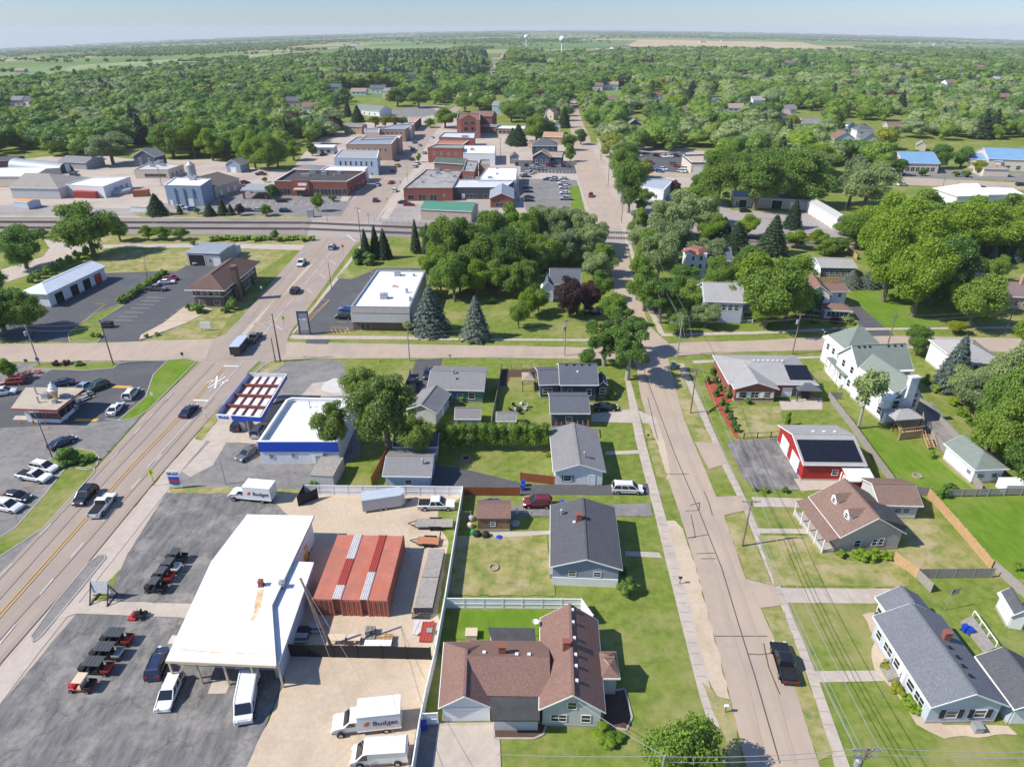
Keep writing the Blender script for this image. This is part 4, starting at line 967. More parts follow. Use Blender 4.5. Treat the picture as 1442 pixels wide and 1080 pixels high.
gable(r,(1424,868),(1452,872),(1394,834),2.2,3.4,SID_W,S_DARK,'AD',over=.25,openn={'n':[('door',.5,.05,1.2,1.8)]})
r=bld('house','tall white gabled house with green grey roofs, big chimney and wrap round porch','house',(1245,598))
F=gable(r,(1209,526),(1287,523),9.0,5.6,9.6,SID_W,S_GREEN,'AB',openn={'n':row(3,1,1,1.5),'l':[('window',.3,4.2,1,1.4),('window',.7,4.2,1,1.4),('window',.3,1.2,1,1.4),('window',.7,1.2,1,1.4)]})
vents(r,F,[('dvent',.12,.46),('dvent',.22,.46),('dvent',.32,.46),('dvent',.66,.46),('dvent',.78,.46),('dvent',.9,.46)])
F=gable(r,(1254,566),(1300,562),(1231,524),5.2,9.3,SID_W,S_GREEN,'AD',openn={'n':[('window',.2,3.3,1.3,1.8),('window',.8,3.3,1.3,1.8),('window',.22,5.6,1.2,.8),('window',.78,5.6,1.2,.8),('door',.15,.4,1.0,2.1)],'l':[('window',.5,1.2,1.0,1.4),('window',.8,1.2,1.0,1.4)]})
n0,n1=F['n'];p=n0.lerp(n1,.5);d_=(n1-n0).normalized();o_=Vector((d_.y,-d_.x,0))
m_=MB();q_=[p-d_*.85,p+d_*.85,p+d_*.85+o_*.9,p-d_*.85+o_*.9];m_.prism(q_,0,10.4)
m_.prism([p-d_*1.0-o_*.15,p+d_*1.0-o_*.15,p+d_*1.0+o_*1.05,p-d_*1.0+o_*1.05],10.1,10.35)
m_.obj('chimney',SID_W,r)
F=gable(r,(1189,500),(1252,498),9.5,5.8,10.2,SID_W,S_GREEN,'AB',hips=(1,1),openn={'l':row(3,3.8,1,1.3)})
MB().prism([P(x,y,3.2)for x,y in((1165,503),(1192,503),(1198,530),(1186,528))],3.0,3.2).obj('porch_roof',S_GREEN,r)
po0,po1=P(1165,503,3.2),P(1186,528,3.2);po0.z=po1.z=0
fan_porch(r,po0,(po1-po0).normalized(),None,(po1-po0).length,2,3.0)
pf=[P(x,y,3.2)for x,y in((1166,504),(1192,504),(1197,529),(1187,527))];MB().prism(pf,0,.9).obj('porch_floor',WHITE,r)
p=P(1300,610);r=thing('timber_deck','raised timber deck with railings and stairs behind the tall white house','deck',tuple(p))
dk=[P(x,y,1.6)for x,y in((1268,610),(1300,606),(1298,584),(1262,590))]
MB().prism(dk,1.4,1.6).obj('platform',WOODTAN,r)
for i in range(4):
 a_,b_=dk[i],dk[(i+1)%4]
 m_=MB();n_=10
 for j in range(n_+1):q_=a_.lerp(b_,j/n_);m_.box(q_.x-.03,q_.y-.03,1.6,q_.x+.03,q_.y+.03,2.5)
 m_.bar(Z(a_,2.5),Z(b_,2.5),.1,.06);m_.obj('railing',WOODTAN,r)
 m_=MB();m_.box(a_.x-.1,a_.y-.1,0,a_.x+.1,a_.y+.1,1.4);m_.obj('post',WOODTAN,r)
 if i==0:m_=MB();m_.bar(Z(a_,.8),Z(b_,.8),.05,1.2);m_.obj('skirt',WOODTAN,r)
s0,s1=P(1305,612,1.5),P(1312,632)
for i in range(7):
 q_=s0.lerp(s1,i/6);m_=MB();m_.box(q_.x-.6,q_.y-.15,q_.z-.06,q_.x+.6,q_.y+.15,q_.z);m_.obj('stair_tread',WOODTAN,r)
for sg in(-.62,.62):
 m_=MB();m_.bar(s0+Vector((sg,0,.9)),s1+Vector((sg,0,.9)),.08);m_.bar(s0+Vector((sg,0,-.1)),s1+Vector((sg,0,.1)),.06,.25);m_.obj('stair_rail',WOODTAN,r)
p=P(1284,600);r=thing('deck_gazebo','pale grey hard top gazebo on the timber deck','gazebo',(p.x,p.y,1.6))
gable(r,(1261,593),(1302,590),4.2,4.0,5.0,BLACK,S_LIGHT,'AB',hips=(1,1),over=2.0,z0=3.9,fascia=False,found=False)
a_,u_,v_,W_,D_=rect((1261,593),(1302,590),4.2,4.0)
for i in(0.06,.94):
 for j in(.06,.94):q_=a_+u_*W_*i+v_*D_*j;m_=MB();m_.box(q_.x-.07,q_.y-.07,1.6,q_.x+.07,q_.y+.07,4.0);m_.obj('post',DARKMETAL,r)
p=P(744,548);r=thing('garden_gazebo','brown hard top gazebo with curtains beside the navy house','gazebo',tuple(p))
gable(r,(735,537),(755,537),3.8,2.6,3.6,BLACK,S_TAN,'AB',hips=(1,1),over=1.4,fascia=False,found=False,z0=2.4)
a_,u_,v_,W_,D_=rect((735,537),(755,537),3.8,2.6)
for i in(0.06,.94):
 for j in(.06,.94):q_=a_+u_*W_*i+v_*D_*j;m_=MB();m_.box(q_.x-.07,q_.y-.07,0,q_.x+.07,q_.y+.07,2.6);m_.obj('post',DARKMETAL,r)
def simple(name,label,cat,A,B,D,ze,zr,wm,rm,ridge='AB',hips=(0,0),o=None,group=None,**k):
 r=bld(name,label,cat,A,ze,group=group)
 F=gable(r,A,B,D,ze,zr,wm,rm,ridge,hips,openn=o or{},**k)
 return r,F
r,F=simple('house','white house with a slate roof behind the purple leaved tree','house',(773,401),(818,402),11,4.6,7.4,SID_W,S_BLUE,'AB',o={'n':row(3,1.2,1,1.4)})
gable(r,(757,403),(778,404),8,3.4,5.0,SID_W,S_BLUE,'AB',openn={'n':row(1,1.1,1,1.3)})
gable(r,(762,407),(781,407),7,4.0,6.2,SID_W,S_BLUE,'AD',openn={'n':row(1,1.4,1,1.4)},over=.3)
simple('house','dark house half hidden under the silver trees near the tracks','house',(740,371),(765,372),9,4.5,7,DKSID,S_DARK,'AB',o={'n':row(3,1.2,1,1.4)})
r,F=simple('house','white turreted house with a red capped cupola above the street trees','house',(985,366),(1032,368),14,6.2,8.4,SID_W,S_BLUE,'AB',o={'n':row(4,3.6,1,1.4)+row(4,1,1,1.4)})
p=P(978,364,6.5);t_=MB();t_.box(p.x-2.8,p.y-2.8,0,p.x+2.8,p.y+2.8,8.8);t_.obj('turret',SID_W,r)
t_=MB();t_.lathe([(4.3,8.7),(4.3,8.9),(2.4,9.9)],(p.x,p.y,0),4);t_.obj('turret_roof',paint('red tile',(.27,.11,.08),.8),r)
openings(r,(Vector((p.x-2.8,p.y-2.81,0)),Vector((p.x+2.8,p.y-2.81,0))),row(2,6.8,.8,1.2)+row(2,4.4,.8,1.2))
r,F=simple('house','pale blue porch house beneath the leafy street trees','house',(992,425),(1050,427),12,5.8,8.8,SID_B,S_LIGHT,'AB',o={'n':row(5,3.6,1,1.4)})
MB().prism([P(x,y,3.0)for x,y in((1000,438),(1062,440),(1058,428),(1000,426))],2.85,3.0).obj('porch_roof',S_LIGHT,r)
a0,a1=P(1000,438,3.0),P(1062,440,3.0);a0.z=a1.z=0;fan_porch(r,a0,(a1-a0).normalized(),None,(a1-a0).length,3,2.8)
r,F=simple('house','white two storey house with a red brown roof and glazed front porch','house',(1134,414),(1172,416),10,5.2,7.6,SID_W,S_RED,'AD',o={'n':row(2,3.4,.9,1.3)+row(2,1,.9,1.3)})
gable(r,(1160,412),(1196,411),7,4.6,5.8,SID_W,S_RED,'AB',openn={'n':row(2,3,.8,1.1)});gable(r,(1161,437),(1201,439),4.5,2.6,3.7,SID_W,S_RED,'AB',hips=(1,1),openn={'n':row(5,.9,.9,1.2)})
r,F=simple('house','low house with a grey roof and flat white extension near the railway','house',(1155,377),(1208,378),10,3.2,4.4,SID_T,S_LIGHT,'AB',o={'n':row(5,.9,1,1.3)})
MB().prism([P(x,y,3.0)for x,y in((1131,381),(1156,383),(1154,365),(1130,363))],0,3.0).obj('flat_wing',WROOF,r)
simple('house','low house with a plain brown grey roof by the row of blue spruces','house',(1362,385),(1393,386),10,3,5,SID_TAN,shingle('shingle umber',(.19,.155,.14)),'AB')
r,F=simple('house','brown roofed house with a tall brick chimney at the right edge','house',(1412,418),(1460,420),12,3.4,5.6,BRICKT,shingle('shingle mauve',(.22,.165,.16)),'AB',o={'n':row(3,1,1,1.3)})
p=P(1434,412,3);m_=MB();m_.box(p.x-.5,p.y-.4,0,p.x+.5,p.y+.4,8.2);m_.obj('chimney',BRICKT,r)
r,F=simple('house','white house with a pale grey hipped roof behind the blue spruce','house',(1352,512),(1416,512),12,5.0,7.6,SID_W,S_LIGHT,'AB',hips=(1,1),o={'n':row(4,1,1,1.3)+row(4,3.2,1,1.1)})
# ================================================================ DOWNTOWN
def block(name,label,cat,poly,z,wm,rm,par=.5,cap=None,wins=None,units=(),group=None,inset=0,band=None):
 r=bld(name,label,cat,poly[0],z,group)
 f,W=flat(r,poly,z,wm,rm,par=par,cap=cap,inset=inset,band=band)
 for k,l in(wins or{}).items():
  i,j=k;a,b=W[i],W[j];openings(r,(Vector((a.x,a.y,0)),Vector((b.x,b.y,0))),l)
 for u_ in units:rooftop(r,u_[0],u_[1],z-par,u_[2]if len(u_)>2 else(2,1.6,1.2),u_[3]if len(u_)>3 else METAL)
 return r,W
r,W=block('bank_building','large red brick bank with a dark flat roof and drive-through canopy','bank',[(386,255),(488,256),(515,241),(413,239)],6.5,BRICK,BLKROOF,.9,WHITE,{(0,1):[('shop',.08,.6,4,2.6),('shop',.16,.6,3,2.6),('shop',.57,.6,2.4,2.8),('shop',.7,.6,5,2.6),('shop',.85,.6,5,2.6),('shop',.95,.6,2.4,2.6),('door',.35,.1,4,3.0)],(1,2):row(4,.8,2.4,2.4,kind='shop')},[(441,244,(3,2,1.4)),(430,248,(4,1.6,.9)),(457,246),(456,244),(478,245),(471,248,(1,1,.8))])
a_,b_=Vector((W[0].x,W[0].y,0)),Vector((W[1].x,W[1].y,0));d_=(b_-a_).normalized();L_=(b_-a_).length;o_=Vector((d_.y,-d_.x,0))
m_=MB();q0,q1=a_+d_*L_*.24,a_+d_*L_*.48;m_.prism([q0+o_*.5,q1+o_*.5,q1-o_*.3,q0-o_*.3],0,7.1);m_.obj('entrance_bay',BRICK,r)
m_=MB();q2,q3=a_+d_*L_*.28,a_+d_*L_*.44;m_.prism([q2+o_*3,q3+o_*3,q3+o_*.4,q2+o_*.4],3.1,3.6);m_.obj('entrance_canopy',TAN,r)
openings(r,(q2+o_*.52,q3+o_*.52),[('shop',.5,.1,4.5,2.9)])
m_=MB();q4,q5=a_+d_*L_*.33+o_*.55,a_+d_*L_*.45+o_*.55;m_.bar(q4+Vector((0,0,5.2)),q5+Vector((0,0,5.2)),.1,1.2);m_.obj('sign_board',WHITE,r)
m_=MB();q_=MB()
cc=[P(x,y,4.0)for x,y in((338,268),(375,269),(388,260),(350,259))];m_.prism(cc,3.5,4.1);m_.obj('drive_through_canopy',SID_G,r)
for p in cc:q_=MB();c_=p.lerp((cc[0]+cc[2])/2,.15);q_.box(c_.x-.4,c_.y-.4,0,c_.x+.4,c_.y+.4,3.5);q_.obj('canopy_column',BRICK,r)
r,W=block('metal_building','blue grey corrugated workshop with a white flat roof beside the metal silo','workshop',[(231,261),(282,262),(297,252),(246,250)],8.5,SID_LB,WROOF,.3,WHITE,{(0,1):[('door',.1,.1,1.2,2.2),('garage_door',.7,0,4,3)]},[(272,254,(2.5,1.5,1.5)),(268,251),(276,252)])
for t in(.25,.5,.75):
 p=W[0].lerp(W[1],t);m_=MB();m_.box(p.x-.3,p.y-.4,0,p.x+.3,p.y+.05,7.5);m_.obj('buttress',SID_LB,r)
simple('workshop','cream walled workshop with a dark brown low gable roof behind parked cars','workshop',(302,264),(338,252),22,5.0,7.5,siding('siding cream',(.55,.47,.34)),shingle('shingle bark',(.14,.12,.11)),'AB',o={'n':row(3,.5,1.4,2.2,kind='door')})
p=P(274,262);t=thing('grain_silo','tall blue grey hopper silo with a conical cap','silo',tuple(p))
MB().lathe([(2.0,0),(2.0,9.6),(2.1,9.7)],tuple(p),16).obj('bin',METAL,t);MB().lathe([(2.15,9.7),(.4,11.2),(.3,11.4)],tuple(p),16).obj('cap',METAL,t)
block('office_block','cream single storey building with a cluttered pale flat roof','office',[(188,239),(236,239),(258,231.5),(209,230)],4.5,STUC,mat('pale roof',(.55,.54,.52),(.42,.42,.42),scale=.3,rough=.9),.4,TAN,{(0,1):row(4,1,3,1.4,.3,.9,'shop'),(1,2):row(3,1,1.5,1.4,kind='shop')},[(222,232,(3,2,1.3)),(230,234),(215,235),(226,230,(3,2,1.4)),(212,232)])
p=P(90,245);r=thing('quonset_hut','grey arched quonset hut with its end doors open','warehouse',tuple(p))
A_,B_=P(84,246),P(105,241);D_=P(12,238)
ax=(B_-A_);Wq=ax.length;ax.normalize();lv=(D_-A_);Lq=lv.length;lv.normalize()
m_=MB();n_=12
pts=[(Wq/2-Wq/2*math.cos(math.pi*i/n_),Wq*.48*math.sin(math.pi*i/n_))for i in range(n_+1)]
vs=[A_+ax*s_+Vector((0,0,z_))for s_,z_ in pts];vs+=[v_+lv*Lq for v_ in vs]
m_.add(vs,[(i,i+1,n_+2+i,n_+1+i)for i in range(n_)]);m_.obj('shell',METROOF,r,smooth=True)
m_=MB();m_.add([v_+lv*1.0 for v_ in vs[:n_+1]],[tuple(range(n_+1))]);m_.obj('end_wall',mat('dark blue metal',(.06,.07,.09),rough=.6),r)
m_=MB();c_=A_+ax*Wq*.55+lv*.9;m_.bar(c_+Vector((0,0,2.2)),c_+ax*Wq*.3+Vector((0,0,2.2)),.1,4.2);m_.obj('door_panel',WHITE,r)
simple('warehouse','long warehouse with a bright white metal roof at the left edge','warehouse',(-30,249),(46,249),22,5,6.5,STUC,mat('white metal roof',(.80,.82,.84),rough=.4),'AB',over=.2)
simple('warehouse','grey hip roofed warehouse behind the grain cones','warehouse',(12,265),(82,266),24,4.5,8.5,SID_LG,shingle('shingle putty',(.33,.30,.27)),'AB',hips=(0,1),over=.3)
r,W=block('warehouse','white walled workshop with a flat pale roof behind the red container','warehouse',[(90,260),(145,263),(183,249),(128,250)],5.0,SID_W,WROOF,.3,WHITE,{(1,2):row(3,1.2,2,1.6,.3,.9)})
simple('warehouse','low grey gable roof warehouse beyond the quonset hut','warehouse',(80,228),(120,230),14,3.5,5.5,SID_G,S_GREY,'AB')
simple('house','dark blue gabled house by the gravel lot at the wood edge','house',(186,221),(218,222),10,5.5,9,SID_N,S_GREY,'AD',o={'n':row(2,1,1,1.4)+row(2,3.6,1,1.4)})
simple('warehouse','long flat brown roofed shed at the far left edge','warehouse',(-30,228),(22,226),14,3.5,4.6,BRICKD,S_DARK,'AB')
p=P(104,283);m_=MB();a_=P(105,279);b_=P(136,280)
t=thing('shipping_container','red ribbed container in front of the white workshop','container',tuple(a_))
m_.prism([a_,b_,b_+Vector((0,3,0)),a_+Vector((0,3,0))],0,2.9);corr(m_,a_,b_,.1,2.8,10,.12);m_.obj('body',RSHEET,t)
t=thing('shipping_container','faded orange container beside the spruce and silver tanks','container',tuple(P(188,278)));a_,b_=P(188,278),P(208,277);m_=MB();m_.prism([a_,b_,b_+Vector((0,3,0)),a_+Vector((0,3,0))],0,2.9);corr(m_,a_,b_,.1,2.8,10,.12);m_.obj('body',mat('faded orange',(.42,.17,.09),rough=.8),t)
for x,y,rr_,lab in((66,272,5.5,'flat silver grain cone nearest the grey warehouse'),(87,274,5,'steep silver grain cone beside the red container'),(145,273,4.5,'steep pale grain cone right of the red container'),(166,272,6,'wide silver grain cone at the right end')):
 p=P(x,y);t=thing('grain_cone',lab,'silo',tuple(p),group='silver grain bins');hh=hgt(p,y-13 if 'steep' in lab else y-8)
 MB().lathe([(rr_*.96,0),(rr_*.96,1.6)],tuple(p),20).obj('bin',METAL,t);MB().lathe([(rr_,1.6),(.5,hh),(.3,hh+.2)],tuple(p),20).obj('cone_roof',METAL,t)
simple('site_cabin','small white cabin beside the large spruce by the tracks','cabin',(183,291),(206,292),6,2.6,3.0,SID_W,DECKR,'AB',over=.1)
simple('site_cabin','small pale blue cabin in the gravel yard','cabin',(18,284),(38,286),6,2.8,3.4,SID_B,mat('rusty roof',(.5,.3,.15),rough=.8),'AB',over=.1)
r,W=block('shop_building','pale blue two storey shop with tall windows on the west side','shop',[(470,222),(531,223),(534,212),(480,211)],8.5,siding('siding sky',(.45,.53,.63)),mat('grey roof',(.30,.31,.30),(.36,.36,.35),scale=.3,rough=.95),.3,WHITE,{(0,1):row(7,4.6,1,2.2),(1,2):row(2,4.6,1.2,2.2)+row(2,.6,2,2.4,kind='shop')})
r,W=block('shop_building','tan brick two storey shop with a white gable end facing main street','shop',[(487,203),(551,203),(560,192),(502,193)],9,BRICKT,METROOF,.4,WHITE,{(0,1):row(7,4.8,1,1.8),(1,2):row(2,4.8,1.2,2.0)})
r,W=block('shop_building','cream fronted brick shop with a white flat roof','shop',[(507,197),(562,195),(566,190),(515,191)],9,BRICKT,WROOF,.5,STUC,{})
r,W=block('shop_building','brown brick shop with twin chimneys beyond the cream fronted shop','shop',[(513,186),(534,187),(534,181),(514,181)],8,BRICKT,METROOF,.4,WHITE,{(0,1):row(3,4.6,1,1.5)})
r,W=block('shop_building','long tan shop with a grey flat roof near the end of the row','shop',[(533,182),(570,182),(583,175),(553,176)],8,BRICKT,METROOF,.4,WHITE,{(0,1):row(5,4.6,1,1.5),(1,2):row(2,1,2,2)})
r,W=block('shop_building','grey shop with a pale roof closing the west row','shop',[(555,180),(578,181),(583,174),(560,175)],7.5,SID_LG,WROOF,.4,WHITE,{(1,2):row(2,4.5,1.2,1.5)})
r,W=block('shop_building','orange roofed brown shop beside the main street at the wood edge','shop',[(575,173),(584,173),(593,165),(576,165)],6,BRICKD,mat('orange roof',(.45,.27,.2),rough=.9),.2,None,{})
r,W=block('shop_building','low shop with a white canopy roof directly behind the brick bank','shop',[(450,240),(512,241),(518,235),(462,234)],6,SID_W,WROOF,.4,WHITE,{(1,2):row(2,.8,2,2.4,kind='shop')})
simple('shop_building','flat grey roofed stone building left of the pale blue shop','shop',(412,238),(446,240),12,4.0,4.6,STUC,S_GREY,'AB',hips=(1,1))
simple('house','tan brick apartment house with a grey roof among the trees west of main street','house',(483,178),(509,179),10,5,6.5,BRICKT,S_GREY,'AB',o={'n':row(4,3,1,1.2)})
simple('house','white church hall with a grey green roof and arched dormer','hall',(498,154),(534,157),16,4.5,8,SID_W,S_GREEN,'AB',o={'n':row(4,1,1.2,1.6)})
simple('house','blue grey garage in the trees left of the bank','garage',(316,232),(338,233),9,4,6.5,SID_LB,S_GREY,'AD',o={'n':row(1,.1,3,2.6,kind='garage_door')})
simple('house','blue awning shop half hidden west of the pale blue shop','shop',(435,208),(470,208),10,4,4.4,SID_B,WROOF,'AB',o={'n':row(3,1,2,1.6,kind='shop')})
r,W=block('shop_building','long red brick block with a weathered grey roof at the street corner','shop',[(568,265),(637,265),(651,240),(600,239)],5.6,BRICK,DIRTYROOF,.4,METAL,{(0,1):[('shop',.14,.6,2.6,2.0),('shop',.37,.2,3.2,2.6),('shop',.6,.2,3.2,2.6),('window',.83,2,.8,.9)]},[(617,245),(607,249,(1,1,1)),(630,243),(616,241),(595,258,(1,1,.8)),(640,250,(1.4,1.4,1))])
r,W=block('shop_building','dark grey metal fronted shop with a silver flat roof','shop',[(637,264),(712,264),(726,253),(643,253)],5.2,DKSID,mat('silver roof',(.52,.54,.56),(.6,.61,.62),scale=.2,rough=.6),.3,WHITE,{(0,1):[('shop',.35,.6,5,1.6),('door',.2,.1,1.2,2.2),('shop',.62,.6,2,1.6)]},[(673,254,(2,1.6,1.3)),(690,253,(2,1.6,1.3))])
r,W=block('shop_building','flat roofed hall with a bright white membrane roof at the parking lot','hall',[(672,254),(727,254),(729,237),(686,236)],5.6,SID_W,WROOF,.2,METAL,{},[(700,246,(1,1,.6)),(700,238,(1,.8,.6))])
r,W=block('shop_building','brick shop with arched windows and flat grey roof behind the corner block','shop',[(651,241),(668,242),(673,227),(656,226)],8,BRICK,DIRTYROOF,.5,METAL,{(0,1):row(2,4,1.4,1.6)},[(663,234,(1,1,.8))])
r,W=block('shop_building','narrow tan brick shop behind the arched window shop','shop',[(674,231),(690,232),(690,225),(676,225)],7,BRICKT,DIRTYROOF,.5,METAL,{(0,1):row(3,3.4,.9,1.3)})
r,F=simple('restaurant_hall','blue grey gable roofed brick hall with dark porch at the parking lot','restaurant',(689,280),(724,280),(686,266),4.0,6.2,BRICK,METROOF,'AD',o={'n':[('shop',.5,.6,5,1.6)]})
r,F=simple('storage_building','tan storage building with a green metal roof beside the tracks','warehouse',(591,295),(664,298.5),12,4.3,6.2,siding('siding buff',(.52,.43,.34)),GREENROOF,'AB',over=.25,found=False)
r,W=block('shop_building','red brick two storey shop with green awnings and a white roof behind','shop',[(602,208),(651,209),(652,204),(613,204)],8,BRICK,mat('grey green roof',(.27,.29,.27),rough=.9),.4,METAL,{(0,1):row(4,4.4,1,1.2)})
for x in(609,618,627,641):
 p=P(x,214,5.5);m_=MB();m_.box(p.x-.8,p.y-1.2,5.0,p.x+.8,p.y,5.7);m_.obj('awning',GREENP,r)
r,W=block('shop_building','white membrane roofed shop adjoining the green awning shop','shop',[(652,216),(697,217),(698,205),(652,205)],6,SID_W,WROOF,.3,METAL,{},[(665,212)])
r,F=simple('patio_roof','open sided beer garden with a dark green gable roof','pavilion',(610,229),(652,232),9,4.2,6.2,BRICKD,shingle('shingle dark green',(.10,.13,.12)),'AB')
r,W=block('shop_building','low shop with a rust red flat roof and white parapet','shop',[(612,203),(652,204),(660,198),(618,198)],6,BRICK,mat('rust roof',(.40,.17,.11),rough=.9),.3,WHITE,{},[(655,196,(4,2,2))])
r,W=block('shop_building','brick shop with a long pale blue grey roof facing the gravel lot','shop',[(618,193),(668,195),(669,187),(625,187)],7,BRICK,mat('pale blue roof',(.52,.58,.62),rough=.6),.4,METAL,{(0,1):row(4,4,1,1.2)})
r,W=block('school_building','tall red brick old school with a stepped gable and white framed windows','school',[(643,168),(676,169),(676,160),(645,159)],12,BRICK,S_RED,.6,METAL,{(0,1):[('window',.1,1,1.4,2),('window',.1,5,1.4,2)]+[(k_,f_,z_,2.6,2.4)for k_,f_ in(('shop',.5),('window',.78))for z_ in(1,4.8,8.4)]})
m_=MB();p=W[0].lerp(W[1],.52);m_.prism([p+Vector((-5,-1.2,0)),p+Vector((5,-1.2,0)),p+Vector((5,.5,0)),p+Vector((-5,.5,0))],0,12.6)
m_.add([p+Vector((-5,-1.2,12.6-p.z)),p+Vector((5,-1.2,12.6-p.z)),p+Vector((0,-1.2,15.2-p.z)),p+Vector((-5,.5,12.6-p.z)),p+Vector((5,.5,12.6-p.z)),p+Vector((0,.5,15.2-p.z))],[(0,1,2),(5,4,3),(0,2,5,3),(1,4,5,2)]);m_.obj('entrance_bay',BRICK,r)
openings(r,(p+Vector((-5,-1.22,-p.z)),p+Vector((5,-1.22,-p.z))),[('shop',.3,1,2.6,2.2),('shop',.3,5,2.6,2.2),('shop',.3,9,2.6,2.2),('shop',.75,5,2,2.2),('shop',.75,1,2,2.2),('shop',.75,9,2,2.2)])
gable(r,(660,164),(693,165),14,10,13,BRICK,S_RED,'AB',hips=(0,0),fascia=False)
simple('school_wing','long low school wing with a pale blue white roof','school',(698,181),(738,182),14,4,4.6,BRICKT,mat('pale roof two',(.62,.66,.68),rough=.7),'AB',o={'n':row(6,1,2,1.4,kind='shop')})
simple('school_wing','flat brick link building beside the old school','school',(677,178),(699,179),12,5,5.3,BRICK,S_GREY,'AB',o={'n':row(4,1,2,1.6)})
simple('house','navy house with a dark hipped roof behind the parking lot fence','house',(749,206),(786,206),12,5,8.2,SID_N,S_BLUE,'AB',hips=(1,1),o={'n':row(4,3,1,1.2)})
r,F=simple('house','navy house with a grey brown cross gable behind the parking lot fence','house',(749,221),(776,222),10,4.2,7.2,SID_N,S_TAN,'AD',o={'n':row(3,1.2,1.2,1.4)})
gable(r,(768,221),(791,222),8,4,6,SID_N,S_TAN,'AB')
simple('garage','small grey blue gabled garage by the parking lot fence','garage',(717,222),(731,222),6,3,5,SID_LB,S_BROWN,'AD',o={'n':row(1,.1,2.6,2.2,kind='garage_door')})
simple('house','orange brown roofed house behind the navy houses','house',(764,193),(792,194),9,4.5,7,BRICKT,mat('terracotta shingle',(.42,.25,.16),rough=.9),'AB')
simple('house','small tan shed roofed annex beside the navy houses','house',(742,201),(753,202),8,3.5,4.5,BRICKT,S_RED,'AB')
simple('house','white gabled house by the street above the orange roofed house','house',(775,178),(790,178),9,5.5,8.5,SID_W,S_LIGHT,'AD',o={'n':row(2,1,1,1.3)+row(2,3.5,1,1.3)})
simple('house','brown gabled house beside the street far up the hill','house',(765,159),(780,160),9,5.5,9,STUC,S_BROWN,'AD',o={'n':row(2,2,1,1.3)})
simple('house','grey blue three storey house above the old school','house',(692,148),(709,149),10,7,10,SID_LB,S_GREY,'AB',o={'n':row(3,4.5,1,1.3)+row(3,1.5,1,1.3)})
r,W=block('garage_building','white walled garage with a grey blue flat roof and the purple shrub beside it','workshop',[(899,262),(935,268),(949,253),(905,252)],5,SID_W,mat('bluegrey roof',(.36,.40,.45),rough=.7),.3,WHITE,{(0,1):row(2,1,1.5,1.5)})
r,W=block('repair_shop','auto repair shop with a dark fascia, tan roof and white overhead doors','workshop',[(961,218),(974,229),(1010,229),(1005,217)],5.4,STUC,DECKR,.8,None,{(1,2):row(2,.05,4.5,3.2,.1,.8,'garage_door')},band=DKSID)
simple('storage_units','long low row of storage units with a dark patched roof','storage',(1033,278),(1148,283),13,4.0,5.0,siding('siding sage',(.45,.45,.38)),METROOF,'AB',over=.3,o={'n':[('bay',.12,0,3,3),('bay',.55,0,4,3.4),('door',.25,0,1.2,2.4,'siding teal'),('door',.05,0,1.2,2.4,'siding teal'),('garage_door',.78,0,4,3),('garage_door',.92,0,4,3)]})
simple('storage_units','white storage block with a row of tall garage doors','storage',(1179,309),(1193,309),(1148,284),4.2,5.8,SID_W,mat('grey metal roof two',(.38,.39,.38),rough=.6),'AD',over=.2,o={'l':row(6,0,2.8,3.0,kind='garage_door'),'n':[('door',.5,0,1.2,2.2)]})
simple('warehouse','white gabled warehouse partly hidden by the maples on the east side','warehouse',(1348,277),(1392,276),16,4.5,8,SID_W,mat('white roof two',(.75,.75,.74),rough=.6),'AB',hips=(1,0))
simple('warehouse','long white roofed shed right of the gabled warehouse','warehouse',(1392,275),(1442,274),14,4,5,SID_W,mat('white roof two',(.75,.75,.74),rough=.6),'AB')
r,F=simple('blue_roofed_hall','long low tan hall with a bright blue metal roof at the left of the pair','hall',(1272,230),(1325,231),22,5,9,STUC,BLUEROOF,'AB',o={'n':row(6,1,2,2)})
r,F=simple('blue_roofed_hall','wide hall with a bright blue metal roof and low tan entrance','hall',(1392,224),(1500,228),22,6,10,STUC,BLUEROOF,'AB',o={'n':row(6,1,2,2)})
gable(r,(1364,224),(1412,228),18,5,7,STUC,BLUEROOF,'AB');gable(r,(1386,238),(1424,239),12,4,5.4,STUC,S_TAN,'AB',hips=(1,1))
simple('house','grey roofed bungalow beyond the blue roofed halls','house',(1290,205),(1306,206),9,3.2,5.4,SID_TAN,S_TAN,'AD')
for i,(x,y,w_,ze,zr,wm,rm,rd,lab)in enumerate(((1175,196,30,7,11,SID_W,S_RED,'AD','tall white house with a red brown gable east of the wood'),(1207,184,26,6,10,SID_W,S_BLUE,'AD','white house with a dark hipped roof behind the tall white one'),(1214,197,24,5,9,SID_W,S_BLUE,'AD','white gabled house right of the red brown gabled one'),(1130,174,26,4,7,SID_W,S_GREY,'AB','white low house with a grey roof at the wood edge'),(1194,178,12,4,7,SID_LB,S_BLUE,'AD','small blue house between the white houses'),(1250,178,22,3.5,6,SID_TAN,S_BROWN,'AB','brown roofed bungalow beyond the white houses'),(884,176,20,6,9.5,SID_N,S_GREY,'AD','dark blue gabled house rising among the trees east of the street'),(853,140,22,4,7,SID_TAN,S_BROWN,'AB','brown hipped house east of the street'),(924,142,14,4,7,SID_W,S_BLUE,'AD','small white gabled house in the eastern wood'),(962,156,14,4,6.5,SID_TAN,S_BROWN,'AB','tan roofed house in the eastern wood'),(1002,143,12,5,8,SID_W,S_BLUE,'AD','white house with a blue grey roof in the eastern wood'),(882,152,12,5,8,STUC,S_RED,'AD','cream house with a red gable east of the street'))):
 simple('house',lab,'house',(x,y),(x+w_,y),w_/ppm(P(x,y))*.7,ze,zr,wm,rm,rd,o={'n':row(2,1.2,1,1.3)+(row(2,3.8,1,1.2)if ze>5 else[])},hips=(1,1)if 'hipped' in lab else(0,0),found=False)
FARH=[]
frnd=random.Random(11)
